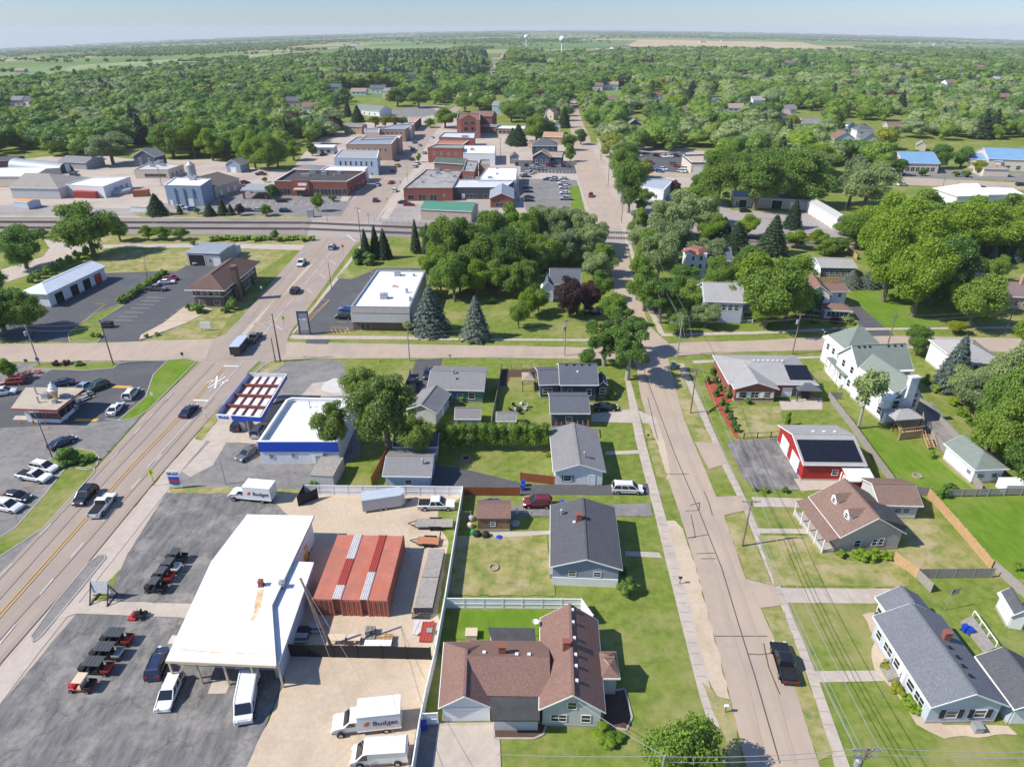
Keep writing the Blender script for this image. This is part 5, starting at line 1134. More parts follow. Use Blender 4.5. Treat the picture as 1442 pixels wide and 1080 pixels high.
far_px=[(1094,82),(1107,92),(1117,95),(1140,95),(1170,95),(1202,106),(1228,96),(1262,97),(1280,84),(1300,84),(1330,84),(1370,90),(1385,87),(1425,83),(1204,118),(1250,116),(1275,116),(1300,118),(1322,118),(1352,112),(1375,112),(1395,110),(1408,118),(1436,122),(1060,86),(1230,82),(1070,97),(1380,124),(1340,124),(1410,142),(1436,168),(1036,158),(1100,172),(1068,150),(1110,160),(1382,100),(1425,103),(20,150),(42,150),(300,130),(416,152),(580,112),(610,108),(532,132),(548,138),(505,134),(470,130),(438,160),(618,124),(655,145),(683,128),(838,128),(860,127),(890,118),(925,140),(1400,76),(870,72),(1020,60),(990,62),(835,76),(880,68),(850,70),(1160,58),(1300,62),(1320,64),(900,80),(700,88),(730,82),(560,60),(250,60),(400,62),(455,62),(28,105),(815,84),(845,88),(1180,57),(1440,88),(500,64)]
wallc=[SID_W,SID_TAN,SID_LG,SID_B,STUC];roofc=[S_GREY,S_BROWN,S_TAN,S_BLUE,S_LIGHT,S_RED]
adjs={id(SID_W):'white',id(SID_TAN):'tan',id(SID_LG):'light grey',id(SID_B):'pale blue',id(STUC):'cream'}
radj={id(S_GREY):'mid grey',id(S_BROWN):'brown',id(S_TAN):'sandy',id(S_BLUE):'slate',id(S_LIGHT):'pale grey',id(S_RED):'red brown'}
for x,y in far_px:
 p=P(x,y);wm=frnd.choice(wallc[:1]*3+wallc);rm=frnd.choice(roofc)
 reg='east of the street' if x>820 and y>78 else('in the western wood' if x<460 and y>90 else('north of the old school' if y>78 else 'in the far fields'))
 t=thing('house',f'{adjs[id(wm)]} far house with a {radj[id(rm)]} roof among trees {reg}','house',tuple(p),group='far houses among the trees')
 big=1.25 if y>100 else(1.8 if y>75 else 3.0)
 w_,d_,ze=frnd.uniform(10,15)*big,frnd.uniform(8,10)*big,frnd.choice([3.5,5.5,6])*(1 if y>75 else 1.3)
 zr=ze+3.2;m_=MB();x0,y0,z0=p;
 m_.add([(x0-w_/2,y0,z0-1),(x0+w_/2,y0,z0-1),(x0+w_/2,y0+d_,z0-1),(x0-w_/2,y0+d_,z0-1),(x0-w_/2,y0,z0+ze),(x0+w_/2,y0,z0+ze),(x0+w_/2,y0+d_,z0+ze),(x0-w_/2,y0+d_,z0+ze),(x0-w_/2,y0+d_/2,z0+zr-.3),(x0+w_/2,y0+d_/2,z0+zr-.3)],[(0,1,5,4),(1,2,6,9,5),(2,3,7,6),(3,0,4,8,7)])
 m_.obj('wall',wm,t)
 m_=MB();e=.5
 m_.add([(x0-w_/2-e,y0-e,z0+ze-.2),(x0+w_/2+e,y0-e,z0+ze-.2),(x0+w_/2+e,y0+d_/2,z0+zr),(x0-w_/2-e,y0+d_/2,z0+zr),(x0+w_/2+e,y0+d_+e,z0+ze-.2),(x0-w_/2-e,y0+d_+e,z0+ze-.2)],[(0,1,2,3),(3,2,4,5)])
 m_.obj('roof',rm,t)
 if y>100:
  m_=MB()
  for k in(-.3,0,.3):m_.quad((x0+w_*k-.6,y0-.05,z0+1.2),(x0+w_*k+.6,y0-.05,z0+1.2),(x0+w_*k+.6,y0-.05,z0+2.6),(x0+w_*k-.6,y0-.05,z0+2.6))
  m_.obj('windows',GLASS,t)['kind']='stuff'
 if rnd.random()<.35:t.rotation_euler=(0,0,frnd.uniform(-.6,.6))
 FARH.append((x0,y0,w_))
for x,yb,yt,lab in((741,75,49,'slender white water tower with a grey ball, left of the two'),(791,83,51,'larger white water tower with a round ball, right of the two')):
 p=P(x,yb);hh=hgt(p,yt);rr_=hh*(.13 if x==741 else .15)
 t=thing('water_tower',lab,'water tower',tuple(p))
 MB().lathe([(rr_*.5,0),(rr_*.28,hh*.08),(rr_*.25,hh-2.1*rr_),(rr_*.5,hh-1.85*rr_)],tuple(p),16).obj('stem',WHITE,t)
 MB().lathe([(rr_*math.sin(math.pi*i/12)+.02,hh-rr_*.95-rr_*.95*math.cos(math.pi*i/12))for i in range(13)],tuple(p),20).obj('tank',WHITE,t,smooth=True)
 # ================================================================ VEHICLES
def profile_body(pts,W,arches,r=.36,tuck=.12):
 """pts: side outline from rear bottom over the top to front bottom; arches: x of wheel centres"""
 zb=pts[0][1]
 bot=[]
 for ax in sorted(arches,reverse=True):
  for i in range(7):
   t=math.pi*i/6;bot.append((ax+r*1.12*math.cos(t),max(zb,.34+r*1.12*math.sin(t)if 0<i<6 else zb)))
 out=pts+bot;n=len(out)
 zm=sum(p[1]for p in pts)/len(pts);mb=MB();vs=[]
 for y,k in((-W/2+tuck,1),(-W/2,0),(W/2,0),(W/2-tuck,1)):
  for i,(x,z)in enumerate(out):
   if k==0 and i<len(pts):x2=x*.985;z2=z-(.07 if z>zm else 0)
   else:x2,z2=x,z
   vs.append((x2,y,z2))
 fs=[]
 for s in range(3):
  for i in range(n):j=(i+1)%n;fs.append((s*n+i,s*n+j,(s+1)*n+j,(s+1)*n+i))
 fs.append(tuple(range(n))[::-1]);fs.append(tuple(range(3*n,4*n)))
 fs[-2]=tuple(range(n));fs[-1]=tuple(range(3*n,4*n))[::-1]
 mb.add(vs,fs);return mb
def frustum(x0,x1,X0,X1,z0,z1,w0,w1):
 m=MB();m.add([(x0,-w0/2,z0),(x1,-w0/2,z0),(x1,w0/2,z0),(x0,w0/2,z0),(X0,-w1/2,z1),(X1,-w1/2,z1),(X1,w1/2,z1),(X0,w1/2,z1)],[(0,3,2,1),(4,5,6,7),(0,1,5,4),(1,2,6,5),(2,3,7,6),(3,0,4,7)]);return m
def wheel_meshes(r=.34,w=.24):
 t=MB();t.tube((0,-w/2,0),(0,w/2,0),r,n=14);q=MB();q.tube((0,-w/2-.01,0),(0,w/2+.01,0),r*.58,n=10)
 return t.mesh('tyre',RUBBER),q.mesh('rim',RIM)
TY,RI=wheel_meshes();TYB,RIB=wheel_meshes(.40,.28);TYS,RIS=wheel_meshes(.28,.2)
def add_wheels(root,xs,W,big=0):
 ty,ri=((TY,RI),(TYB,RIB),(TYS,RIS))[big];r=(.34,.40,.28)[big]
 for x in xs:
  for y in(-W/2+.12,W/2-.12):
   o=inst('wheel',ty,root,(x,y,r));inst('rim',ri,o)
def lamps(root,xf,xr,W,zf,zr):
 for y in(-W/2+.28,W/2-.28):
  h=MB();h.box(xf-.12,y-.18,zf-.07,xf+.015,y+.18,zf+.07);h.obj('headlight',HEAD,root,off=(0,0,0))
  h=MB();h.box(xr-.015,y-.17,zr-.09,xr+.1,y+.17,zr+.09);h.obj('taillight',TAIL,root,off=(0,0,0))
PROTO={}
def proto(kind):
 if kind in PROTO:return PROTO[kind]
 r=bpy.data.objects.new('parked_car',None);r.empty_display_size=.3
 def put(mb,name,m,smooth=False):o=bpy.data.objects.new(name,mb.mesh(name,m,smooth=smooth));COL.objects.link(o);o.parent=r;return o
 BP=paint('car paint base',(.4,.4,.4),.28,coat=.5)
 def pillars(x0,x1,X0,X1,z0,z1,w0,w1,mids=()):
  ms=[]
  for s in(-1,1):
   for a,b in((x0,X0),(x1,X1)):m=MB();ms.append(m);m.bar((a,s*w0/2,z0),(b,s*w1/2,z1),.09,.07)
   for f in mids:m=MB();ms.append(m);m.bar((x0+(x1-x0)*f,s*(w0/2+.005),z0),(X0+(X1-X0)*f,s*(w1/2+.005),z1),.07,.05)
  return ms
 if kind=='sedan':
  L,W=4.75,1.84
  put(profile_body([(-2.36,.3),(-2.37,.86),(-2.1,.98),(-1.55,1.0),(.95,.96),(1.9,.84),(2.3,.66),(2.36,.3)],W,(-1.4,1.42)),'body',BP)
  put(frustum(-1.75,1.1,-1.0,.3,.96,1.42,1.66,1.3),'windows',CARGLASS);put(frustum(-1.05,.35,-.9,.2,1.40,1.45,1.36,1.2),'roof',BP)
  [put(q_,'pillar',BP)for q_ in pillars(-1.75,1.1,-1.0,.3,.97,1.42,1.66,1.32,(.5,))];xs,z=(-1.4,1.42),(2.34,-2.37,.68,.82);big=0
 elif kind in('suv','minivan','wagon'):
  L,W={'suv':(4.7,1.9),'minivan':(5.1,1.98),'wagon':(4.8,1.85)}[kind];H={'suv':1.72,'minivan':1.76,'wagon':1.52}[kind];h=L/2;b={'suv':1.08,'minivan':1.02,'wagon':.96}[kind]
  xf={'suv':1.15,'minivan':1.55,'wagon':1.2}[kind]
  put(profile_body([(-h,.32),(-h,.9),(-h+.08,b),(xf,b),(h-.45,b-.14),(h-.06,.72),(h,.32)],W,(-h+.95,h-.93)),'body',BP)
  put(frustum(-h+.12,xf+.1,-h+.5,xf-.75,b-.02,H-.05,W-.16,W-.42),'windows',CARGLASS);put(frustum(-h+.42,xf-.72,-h+.55,xf-.85,H-.07,H,W-.4,W-.55),'roof',BP)
  [put(q_,'pillar',BP)for q_ in pillars(-h+.12,xf+.1,-h+.5,xf-.75,b,H-.05,W-.15,W-.4,(.35,.66))]
  if kind!='wagon':
   m=MB();[m.bar((-h+.7,s*(W/2-.32),H+.05),(xf-1.0,s*(W/2-.32),H+.05),.05)for s in(-1,1)];put(m,'roof_rack',DARKMETAL)
  xs,z=(-h+.95,h-.93),(h-.02,-h,.74,.95);big=0
 elif kind in('pickup','crew_pickup'):
  L,W=5.8,2.0;h=L/2
  put(profile_body([(-h,.45),(-h,1.12),(-.75,1.14),(-.7,1.14),(1.25,1.14),(1.4,1.1),(h-.15,1.02),(h,.85),(h,.45)],W,(-h+1.15,h-1.0),.4),'body',BP)
  x0=-.95 if kind=='crew_pickup' else-.35
  put(frustum(x0,1.4,x0+.18,.6,1.12,1.82,W-.14,W-.42),'windows',CARGLASS);put(frustum(x0+.12,.64,x0+.22,.5,1.80,1.87,W-.38,W-.5),'roof',BP)
  [put(q_,'pillar',BP)for q_ in pillars(x0,1.4,x0+.18,.6,1.13,1.82,W-.13,W-.4,(.45,))]
  m=MB();m.quad((-h+.12,-W/2+.2,1.15),(x0-.08,-W/2+.2,1.15),(x0-.08,W/2-.2,1.15),(-h+.12,W/2-.2,1.15));put(m,'bed',BLACK)
  xs,z=(-h+1.15,h-1.0),(h,-h,.82,.9);big=1
 elif kind=='van':
  L,W,H=5.9,2.0,2.35;h=L/2
  put(profile_body([(-h,.4),(-h+.02,2.2),(-h+.15,H),(1.2,H),(1.55,2.2),(2.3,1.25),(2.85,1.05),(h,.8),(h,.4)],W,(-h+1.1,h-.95),.38,.14),'body',BP)
  m=MB();m.add([(1.62,-.78,2.13),(1.62,.78,2.13),(2.33,.88,1.26),(2.33,-.88,1.26)],[(0,3,2,1)])
  m.v=[(x+.03,y,z_+.03)for x,y,z_ in m.v]
  for s in(-1,1):m.add([(1.1,s*1.006,2.0),(1.55,s*1.006,2.0),(2.1,s*1.006,1.3),(1.1,s*1.006,1.3)],[(0,1,2,3)])
  put(m,'windows',CARGLASS);xs,z=(-h+1.1,h-.95),(h,-h,.85,1.1);big=1
 elif kind=='box_truck':
  L,W=7.4,2.3;h=L/2
  put(profile_body([(.9,.45),(.9,2.15),(1.7,2.15),(2.35,1.45),(3.3,1.25),(h,1.0),(h,.45)],2.0,(h-1.0,),.4),'body',BP)
  m=MB();m.add([(1.78,-.8,2.1),(1.78,.8,2.1),(2.38,.88,1.47),(2.38,-.88,1.47)],[(0,3,2,1)]);m.v=[(x+.02,y,z_+.03)for x,y,z_ in m.v]
  for s in(-1,1):m.add([(1.05,s*1.006,2.0),(1.6,s*1.006,2.0),(2.1,s*1.006,1.45),(1.05,s*1.006,1.45)],[(0,1,2,3)])
  put(m,'windows',CARGLASS)
  m=MB();m.box(-h,-W/2,.75,.85,W/2,3.05);put(m,'cargo_box',BP)
  m=MB();m.box(-h-.03,-W/2-.03,2.98,.88,W/2+.03,3.08);m.box(-h-.03,-W/2-.03,.7,.88,W/2+.03,.8);put(m,'box_trim',WHITE)
  m=MB();m.box(-h+.1,-.5,.45,.9,.5,.72);put(m,'chassis',BLACK)
  xs,z=(-h+1.6,h-1.0),(h,-h,.9,.8);big=1
 elif kind=='trailer':
  L,W=6.6,2.3;h=L/2;m=MB();m.prism([(-h,-W/2,0),(h-.7,-W/2,0),(h,-W/4,0),(h,W/4,0),(h-.7,W/2,0),(-h,W/2,0)],.45,2.5);put(m,'body',BP)
  m=MB();m.prism([(-h,-W/2,0),(h-.7,-W/2,0),(h,-W/4,0),(h,W/4,0),(h-.7,W/2,0),(-h,W/2,0)],2.5,2.56);put(m,'roof',mat('aluminium skin',(.62,.68,.74),(.55,.62,.70),scale=.8,rough=.3,metal=.3))
  m=MB();m.bar((h-.2,-.5,.5),(h+1.1,0,.5),.1);m.bar((h-.2,.5,.5),(h+1.1,0,.5),.1);put(m,'tow_bar',DARKMETAL)
  xs,z=(-.6,.2),None;big=2
 r2=r;W_=W
 for x in xs:
  ty,ri=((TY,RI),(TYB,RIB),(TYS,RIS))[big];rr=(.34,.40,.28)[big]
  for y in(-W_/2+.1,W_/2-.1):o=inst('wheel',ty,r2,(x,y,rr));inst('rim',ri,o)
 if z:
  for y in(-W_/2+.3,W_/2-.3):
   m=MB();m.box(z[0]-.2,y-.18,z[2]-.08,z[0]+.02,y+.18,z[2]+.08);put(m,'headlight',HEAD)
   m=MB();m.box(z[1]-.02,y-.17,z[3]-.1,z[1]+.12,y+.17,z[3]+.1);put(m,'taillight',TAIL)
 PROTO[kind]=r;return r
CARC={'white':(.74,.74,.73),'black':(.015,.015,.018),'silver':(.42,.44,.46),'grey':(.12,.13,.145),'red':(.30,.02,.02),'maroon':(.17,.015,.025),'navy':(.018,.03,.075),'blue':(.05,.13,.32),'green':(.012,.06,.045),'yellow':(.6,.4,.03),'darkblue':(.02,.035,.06),'paleblue':(.25,.34,.42),'tan':(.4,.34,.26)}
SWAPS={}
def car(kind,x,y,x2,y2,color,label,cat=None,group=None,far=False,name=None):
 pr=proto(kind)
 k=(kind,color)
 if k not in SWAPS:
  pm=mat('car paint '+color,CARC[color],rough=.3,spec=.5,coat=.6);d={}
  for ch in pr.children:
   if ch.data and ch.data.materials and ch.data.materials[0].name.startswith('car paint base'):
    me=ch.data.copy();me.materials.clear();me.materials.append(pm);d[ch.name]=me
  SWAPS[k]=d
 p=P(x,y);q=P(x2,y2);nm=name or{'van':'cargo_van','box_truck':'box_truck','trailer':'cargo_trailer','pickup':'pickup_truck','crew_pickup':'pickup_truck'}.get(kind,'parked_car')
 r=thing(nm,label,cat or{'van':'van','box_truck':'truck','trailer':'trailer','pickup':'pickup','crew_pickup':'pickup'}.get(kind,'car'),(p.x,p.y,.03),math.atan2(q.y-p.y,q.x-p.x),group)
 for ch in pr.children:
  nmb=ch.name.split('.')[0]
  if far and nmb in('pillar','headlight','taillight','roof_rack'):continue
  c=ch.copy();COL.objects.link(c);c.parent=r
  if ch.name in SWAPS[k]:c.data=SWAPS[k][ch.name]
  if not far:
   for g in ch.children:h=g.copy();COL.objects.link(h);h.parent=c
 return r
G='cars and trucks on the main road'
car('suv',122,702,104,722,'black','black suv driving towards the camera beside the white pickup',group=G)
car('pickup',146,716,164,694,'white','white pickup with an open black bed driving away on the main road',group=G)
car('sedan',267,582,280,569,'navy','dark blue sedan driving up the main road near the fuel canopy',group=G)
car('trailer',339,494,347,484,'black','black enclosed trailer towed through the crossroads',group=G)
car('crew_pickup',359,479,369,468,'grey','grey pickup towing the black enclosed trailer',group=G)
car('suv',416,412,424,402,'black','black suv driving up past the grey corner store',group=G)
car('crew_pickup',425,373,418,382,'white','white pickup coming down past the brown office',group=G)
car('suv',468,350.5,474,343,'silver','silver suv driving up towards the railway crossing',group=G)
car('suv',529,284,534,277,'maroon','dark red car just past the railway crossing',group=G,far=True)
car('sedan',551,259,545,262,'red','bright red car turning at the crosswalk',group=G,far=True)
car('sedan',532,262,526,268,'paleblue','pale blue grey car behind the bright red car',group=G,far=True)
car('suv',556,270,561,263,'white','white car leaving the kerb right of the red cars',group=G,far=True)
G2='cars parked along the downtown street'
for x,y,k,c,l in((554,242,'suv','darkblue','dark blue car waiting at the crosswalk'),(560,235,'suv','yellow','yellow vehicle ahead of the dark blue waiting car'),(559,227,'sedan','black','black car at the kerb in building shade'),(568,217,'suv','silver','silver car parked near the pale blue shop'),(582,212,'suv','black','black suv mid street downtown'),(577,209,'sedan','white','white car parked before the tan brick shop'),(591,206,'sedan','silver','silver car opposite the green awning shop'),(580,226,'suv','navy','navy suv coming down the downtown street'),(585,236,'sedan','silver','silver car angled at the kerb by the beer garden'),(588,232,'suv','white','white suv angled at the kerb by the beer garden'),(584,202,'crew_pickup','grey','grey pickup in downtown shade'),(609,195,'sedan','white','white car at the far junction downtown'),(598,217,'sedan','paleblue','pale blue car parked at the brick shop corner')):
 car(k,x,y,x+7,y-4,c,l,group=G2,far=True)
car('suv',21,541,4,542,'red','red suv parked by the picnic tables',group='cars at the drive-in')
car('suv',6,556,20,554,'white','white suv cut by the left edge near the drive-in',group='cars at the drive-in')
car('sedan',88,543,70,545,'navy','navy car just behind the drive-in roof',group='cars at the drive-in')
car('sedan',118,549,104,558,'paleblue','blue grey car beside the drive-in behind the green suv',group='cars at the drive-in')
car('suv',138,548,126,553,'green','dark green suv at the drive-in order window',group='cars at the drive-in')
car('suv',186,558,194,549,'white','white hatchback on the right, nearer the grass strip',group='cars at the drive-in')
car('sedan',164,579,174,568,'white','white sedan with a dark sunroof by the grass strip',group='cars at the drive-in')
car('sedan',89,627,106,619,'navy','dark navy sedan by the round shrub island',group='cars at the drive-in')
car('suv',64,662,80,665,'white','white suv parked behind the white pickup at the lot edge',group='cars at the drive-in')
car('pickup',50,675,67,678,'white','white pickup parked at the lot edge below the shrubs',group='cars at the drive-in')
car('sedan',25,703,44,706,'black','black sedan parked at the lot edge on the left',group='cars at the drive-in')
car('suv',12,717,30,720,'white','white car cut by the left edge below the black sedan',group='cars at the drive-in')
car('crew_pickup',222,409,236,409.5,'grey','grey pickup parked beside the long hedge',group='cars in the office lot')
car('sedan',235,400,248,399,'white','white sedan between the grey pickup and red car',group='cars in the office lot')
car('sedan',241,394,229,392,'red','red sedan at the end of the long hedge',group='cars in the office lot')
car('crew_pickup',276,371,276.5,374,'silver','silver pickup inside the open grey metal garage')
car('suv',93,408,88,413,'navy','dark car inside the white wash bays')
car('suv',338,601,346,590,'black','black suv at the fuel pumps',group='cars at the fuel station')
car('suv',365,610,374,597,'silver','silver suv between the pumps and the fuel shop',group='cars at the fuel station')
car('sedan',350,642,337,651,'grey','grey sedan leaving beside the blue banded fuel shop',group='cars at the fuel station')
car('sedan',505,570,518,570,'darkblue','dark car under the big tree behind the fuel shop',group='cars at the fuel station')
car('sedan',490,438,478,437.5,'blue','bright blue car nosed up to the corner store')
car('suv',485,449,473,448.5,'black','black suv parked beside the corner store')
car('sedan',603,529,601,536,'darkblue','dark blue car in the drive beside the teal house')
car('pickup',581,546,583,538,'black','black pickup with a white bed load beside the wooden fence')
car('sedan',853,577,867,577,'black','black sedan in front of the navy garage')
car('minivan',883,692,898,692.5,'white','white minivan in the drive by the sidewalk')
car('suv',757,712,742,712,'maroon','dark red suv in the drive near the brown shed')
car('crew_pickup',1103,938,1095,912,'black','black pickup with a covered bed parked on the side street')
car('suv',834,443,848,443,'black','dark car in tree shade behind the purple tree')
car('sedan',1172,470,1158,470,'black','black sedan parked on the cross street')
car('suv',1326,493,1320,496,'paleblue','silver blue suv partly hidden by the blue spruce')
car('suv',226,938,236,914,'navy','dark blue suv beside the white roofed shop',group='cars at the equipment shop')
car('wagon',241,979,232,1000,'white','white wagon with a black sunroof in front of the shop',group='cars at the equipment shop')
car('van',350,990,345,1018,'white','long white van parked by the shop front',group='cars at the equipment shop')
BT='white moving trucks of the hire company'
t1=car('box_truck',518,1022,480,1026,'white','white box truck on the gravel at the bottom of the yard',group=BT)
t2=car('box_truck',357,702,333,700,'white','white box truck parked below the fuel station',group=BT)
car('van',536,1068,505,1070,'white','white van parked at the bottom edge beside the box truck',group=BT)
LOGO=paint('logo orange',(.75,.09,.02));LOGOB=paint('logo blue',(.02,.03,.09))
for t,side in((t1,1),(t2,1)):
 s=side
 cu=bpy.data.curves.new('lettering','FONT');cu.body='Budget';cu.size=.95;cu.extrude=.008;cu.offset=.012
 o=bpy.data.objects.new('t',cu);COL.objects.link(o);me=bpy.data.meshes.new_from_object(o.evaluated_get(bpy.context.evaluated_depsgraph_get()));bpy.data.objects.remove(o)
 me.materials.clear();me.materials.append(LOGOB)
 q=bpy.data.objects.new('lettering',me);COL.objects.link(q);q.parent=t;q.location=(-.75,1.17,1.55);q.rotation_euler=(R(90),0,R(180));
 m=MB();m.add([(.2,1.165,1.55),(-.3,1.165,1.55),(-.5,1.165,2.2),(-.2,1.165,2.2)],[(0,1,2,3)]);m.add([(.25,1.165,1.62),(.1,1.165,1.95),(-.25,1.165,2.2)],[(0,1,2)]);m.obj('emblem',LOGO,t,off=(0,0,0))
car('trailer',541,713,568,709,'silver','silver enclosed trailer along the white vinyl fence')
car('crew_pickup',615,715,632,715,'white','white crew pickup in the yard corner hitched to the silver trailer')
lotc={'dark':'black'}
for i,(x,y,c)in enumerate(((308,278,'silver'),(316,274,'navy'),(325,270,'grey'),(332,267,'navy'),(339,263,'white'),(345,259,'red'))):
 car('suv' if i%2 else 'sedan',x,y,x+7,y-1,c,f"{c} car in the row beside the cream workshop, {['nearest', 'second', 'third', 'fourth', 'fifth', 'farthest'][i]} in line",group='cars by the cream workshop',far=True)
for x,y,k,c,l in((397,285,'suv','black','black suv by the bank entrance'),(402,299,'suv','navy','navy suv at the bank lot edge'),(350,298,'sedan','darkblue','dark blue car at the bank lot edge'),(364,298,'sedan','silver','silver car beside the dark blue car at the bank lot edge'),(368,247,'crew_pickup','maroon','maroon pickup behind the bank'),(256,295,'suv','white','white suv by the small spruces'),(273,297,'suv','blue','blue suv by the small spruces'),(106,248,'suv','grey','grey suv alone in the gravel lot by the quonset hut'),(143,225,'suv','white','white car at the wood edge behind the gravel lot'),(456,219,'sedan','navy','navy car behind the pale blue shop'),(443,217,'suv','grey','grey car behind the pale blue shop')):
 car(k,x,y,x+8,y,c,l,group='cars around the bank',far=True)
lot1=[(739,249,'silver'),(745,246,'white'),(751,238,'white'),(747,244.5,'silver'),(762,240,'silver'),(741,234,'black'),(756,234.5,'paleblue'),(771,233.5,'red'),(778,235,'black'),(793,234.5,'navy'),(800,235.5,'grey'),(728,233,'darkblue')]
ORD=['first','second','third','fourth','fifth','sixth','seventh','eighth','ninth','tenth','eleventh','twelfth','thirteenth','fourteenth']
for i,(x,y,c)in enumerate(lot1):
 car('suv' if i%3 else 'crew_pickup',x,y,x+(1 if y<237 or c=='x' else 8),y-(4 if y<237 else 0),c,f'{c} vehicle in the upper town parking lot, {ORD[i]} counting from the lane',group='cars in the upper parking lot',far=True)
lot2=[(743,266,'navy'),(744,271.5,'black'),(745,279.5,'navy'),(745,284,'black'),(740,250,'grey'),(771,254,'grey'),(780,252,'silver'),(780,255,'silver'),(793.5,253,'white'),(793.5,260.5,'white'),(794,266,'white'),(795,273.5,'white'),(797,282,'silver')]
for i,(x,y,c)in enumerate(lot2):
 car(('crew_pickup','suv','sedan')[i%3]if x>790 else 'sedan',x,y,x+(9 if x<760 else-9),y,c,f"{c} vehicle in the lower town parking lot, {'left' if x < 760 else 'right'} side, {ORD[i]} listed from the back",group='cars in the lower parking lot',far=True)
car('crew_pickup',832,277,831.6,284,'red','red pickup coming down the side street',group='cars on the side street',far=True)
car('sedan',576,290,584,290,'red','pinkish red car beside the green roofed building',far=True)
car('sedan',568,287,574,287,'navy','navy car beside the pinkish red car',far=True)
for i,(x,y,c)in enumerate(((916,231,'maroon'),(917,240,'silver'),(929,243,'blue'),(934,240,'white'),(960,243,'white'),(965,239,'white'),(954,236,'red'),(949,233,'grey'),(935,222,'white'),(943,221.5,'white'),(925,221,'black'),(952,221,'black'))):
 car('suv',x,y,x+8,y+1,c,f"{c} car in the repair shop lot, {ORD[i]} from the street",group='cars at the repair shop',far=True)
for i,(x,y,c)in enumerate(((1437,262,'black'),(1412,269,'grey'),(1383,267,'grey'),(1271,262,'white'),(1353,247,'silver'),(1360,246,'grey'),(1405,247,'black'),(1399,248,'grey'),(1268,246,'silver'),(1049,299,'black'))):
 car('suv',x,y,x+9,y,c,[f'{c} car on the road right of the maples','grey car left of the black car on the right edge road','grey car near the white warehouse','white car seen through the maples','silver car under small trees before the blue halls','grey car under small trees before the blue halls','black car in the blue hall lot','grey car next to the black car in the hall lot','silver car at the hall entrance drive','black car by the storage units'][i],group='cars east of the wood',far=True)
for pr in PROTO.values():
 for ch in list(pr.children):
  for g in list(ch.children):bpy.data.objects.remove(g)
  bpy.data.objects.remove(ch)
 bpy.data.objects.remove(pr)
def utv(x,y,x2,y2,label,roof='BLACK',body='BLACK',long=False,group='utility vehicles lined up for sale',bedc=None):
 p,q=P(x,y),P(x2,y2);r=thing('utility_vehicle',label,'utility vehicle',(p.x,p.y,.02),math.atan2(q.y-p.y,q.x-p.x),group)
 L=3.9 if long else 2.9;h=L/2;W=1.55;c={'BLACK':BLACK,'RED':RED,'GREY':GREYP,'TAN':TAN,'WHITE':WHITE,'NAVY':paint('utv navy',(.03,.05,.09))}
 O=(0,0,0)
 m=MB();m.prism([(h-.8,-.55,0),(h,-.4,0),(h,.4,0),(h-.8,.55,0)],.55,.95);m.box(-h+.1,-.6,.4,h-.2,.6,.55);m.obj('body',c[body],r,off=O)
 m=MB();m.box(-h,-.68,.75,-h+.95,.68,.82);[m.box(*b)for b in((-h,-.68,.82,-h+.05,.68,1.08),(-h,-.68,.82,-h+.95,-.63,1.08),(-h,.63,.82,-h+.95,.68,1.08))];m.obj('cargo_bed',c[bedc or 'BLACK'],r,off=O)
 for k in([0.0]if not long else[-.35,.6]):m=MB();m.box(k-.25,-.6,.55,k+.25,.6,.8);m.box(k-.32,-.6,.8,k-.2,.6,1.25);m.obj('seat',BLACK if roof!='TAN' else TAN,r,off=O)
 m=MB()
 for s in(-.65,.65):
  m.bar((-h+1.0,s,.6),(-h+1.05,s*.9,1.85),.06);m.bar((h-.75,s,.9),(h-1.15,s*.9,1.85),.06);m.bar((h-1.15,s*.9,1.85),(-h+1.05,s*.9,1.85),.06)
 m.obj('roll_cage',DARKMETAL,r,off=O)
 m=MB();m.box(-h+.8,-.72,1.86,h-.95,.72,1.93)
 if long:[m.box(k,-.72,1.93,k+.08,.72,1.96)for k in(-.9,-.45,0,.45)]
 m.obj('roof',c[roof]if roof!='BLACK' else mat('utv roof',(.07,.075,.08),rough=.5),r,off=O)
 for x_ in(-h+.55,h-.45):
  for y_ in(-.62,.62):o=inst('wheel',TYS,r,(x_,y_,.28));inst('rim',RIS,o)
 for y_ in(-.35,.35):m=MB();m.box(h-.04,y_-.1,.72,h+.02,y_+.1,.84);m.obj('headlight',HEAD,r,off=O)
 return r
for x,y,lab,b in((250,790,'black utility vehicle with an open dump bed, topmost of the upper row','BLACK'),(241,804,'dark roofed utility vehicle with white trim, second in the upper row','WHITE'),(231,817,'grey roofed utility vehicle with red trim, third in the upper row','RED'),(221,832,'black roofed utility vehicle nearest the concrete strip','BLACK')):
 utv(x,y,x-18,y-1,lab,bedc=b)
for x,y,lab,b in((166,905,'long utility vehicle with a slatted grey roof, topmost of the lower row','RED'),(152,925,'long utility vehicle with a slatted roof and silver trim, second of the lower row','GREY'),(137,946,'long utility vehicle with red trim and a slatted roof, third of the lower row','RED')):
 utv(x,y,x-22,y-1,lab,bedc=b,long=True)
utv(118,970,98,969,'red golf cart with a cream roof at the bottom of the lower row',roof='TAN',body='RED')
p=P(196,869);r=thing('ride_on_mower','black and red riding mower on the concrete strip','mower',(p.x,p.y,.03),math.pi-.05)
O=(0,0,0)
MB().box(-.9,-.45,.35,.5,.45,.65).obj('body',BLACK,r,off=O);MB().box(.1,-.75,.12,1.1,.75,.32).obj('mower_deck',RED,r,off=O)
m=MB();m.box(-.4,-.28,.65,.1,.28,.8);m.box(-.5,-.28,.8,-.38,.28,1.3);m.obj('seat',BLACK,r,off=O)
for y_ in(-.6,.6):
 o=inst('wheel',TYS,r,(-.6,y_,.28));inst('rim',RIS,o)
 m=MB();m.bar((.2,y_*.6,.5),(.15,y_*.5,1.2),.05);m.obj('control_lever',BLACK,r,off=O)
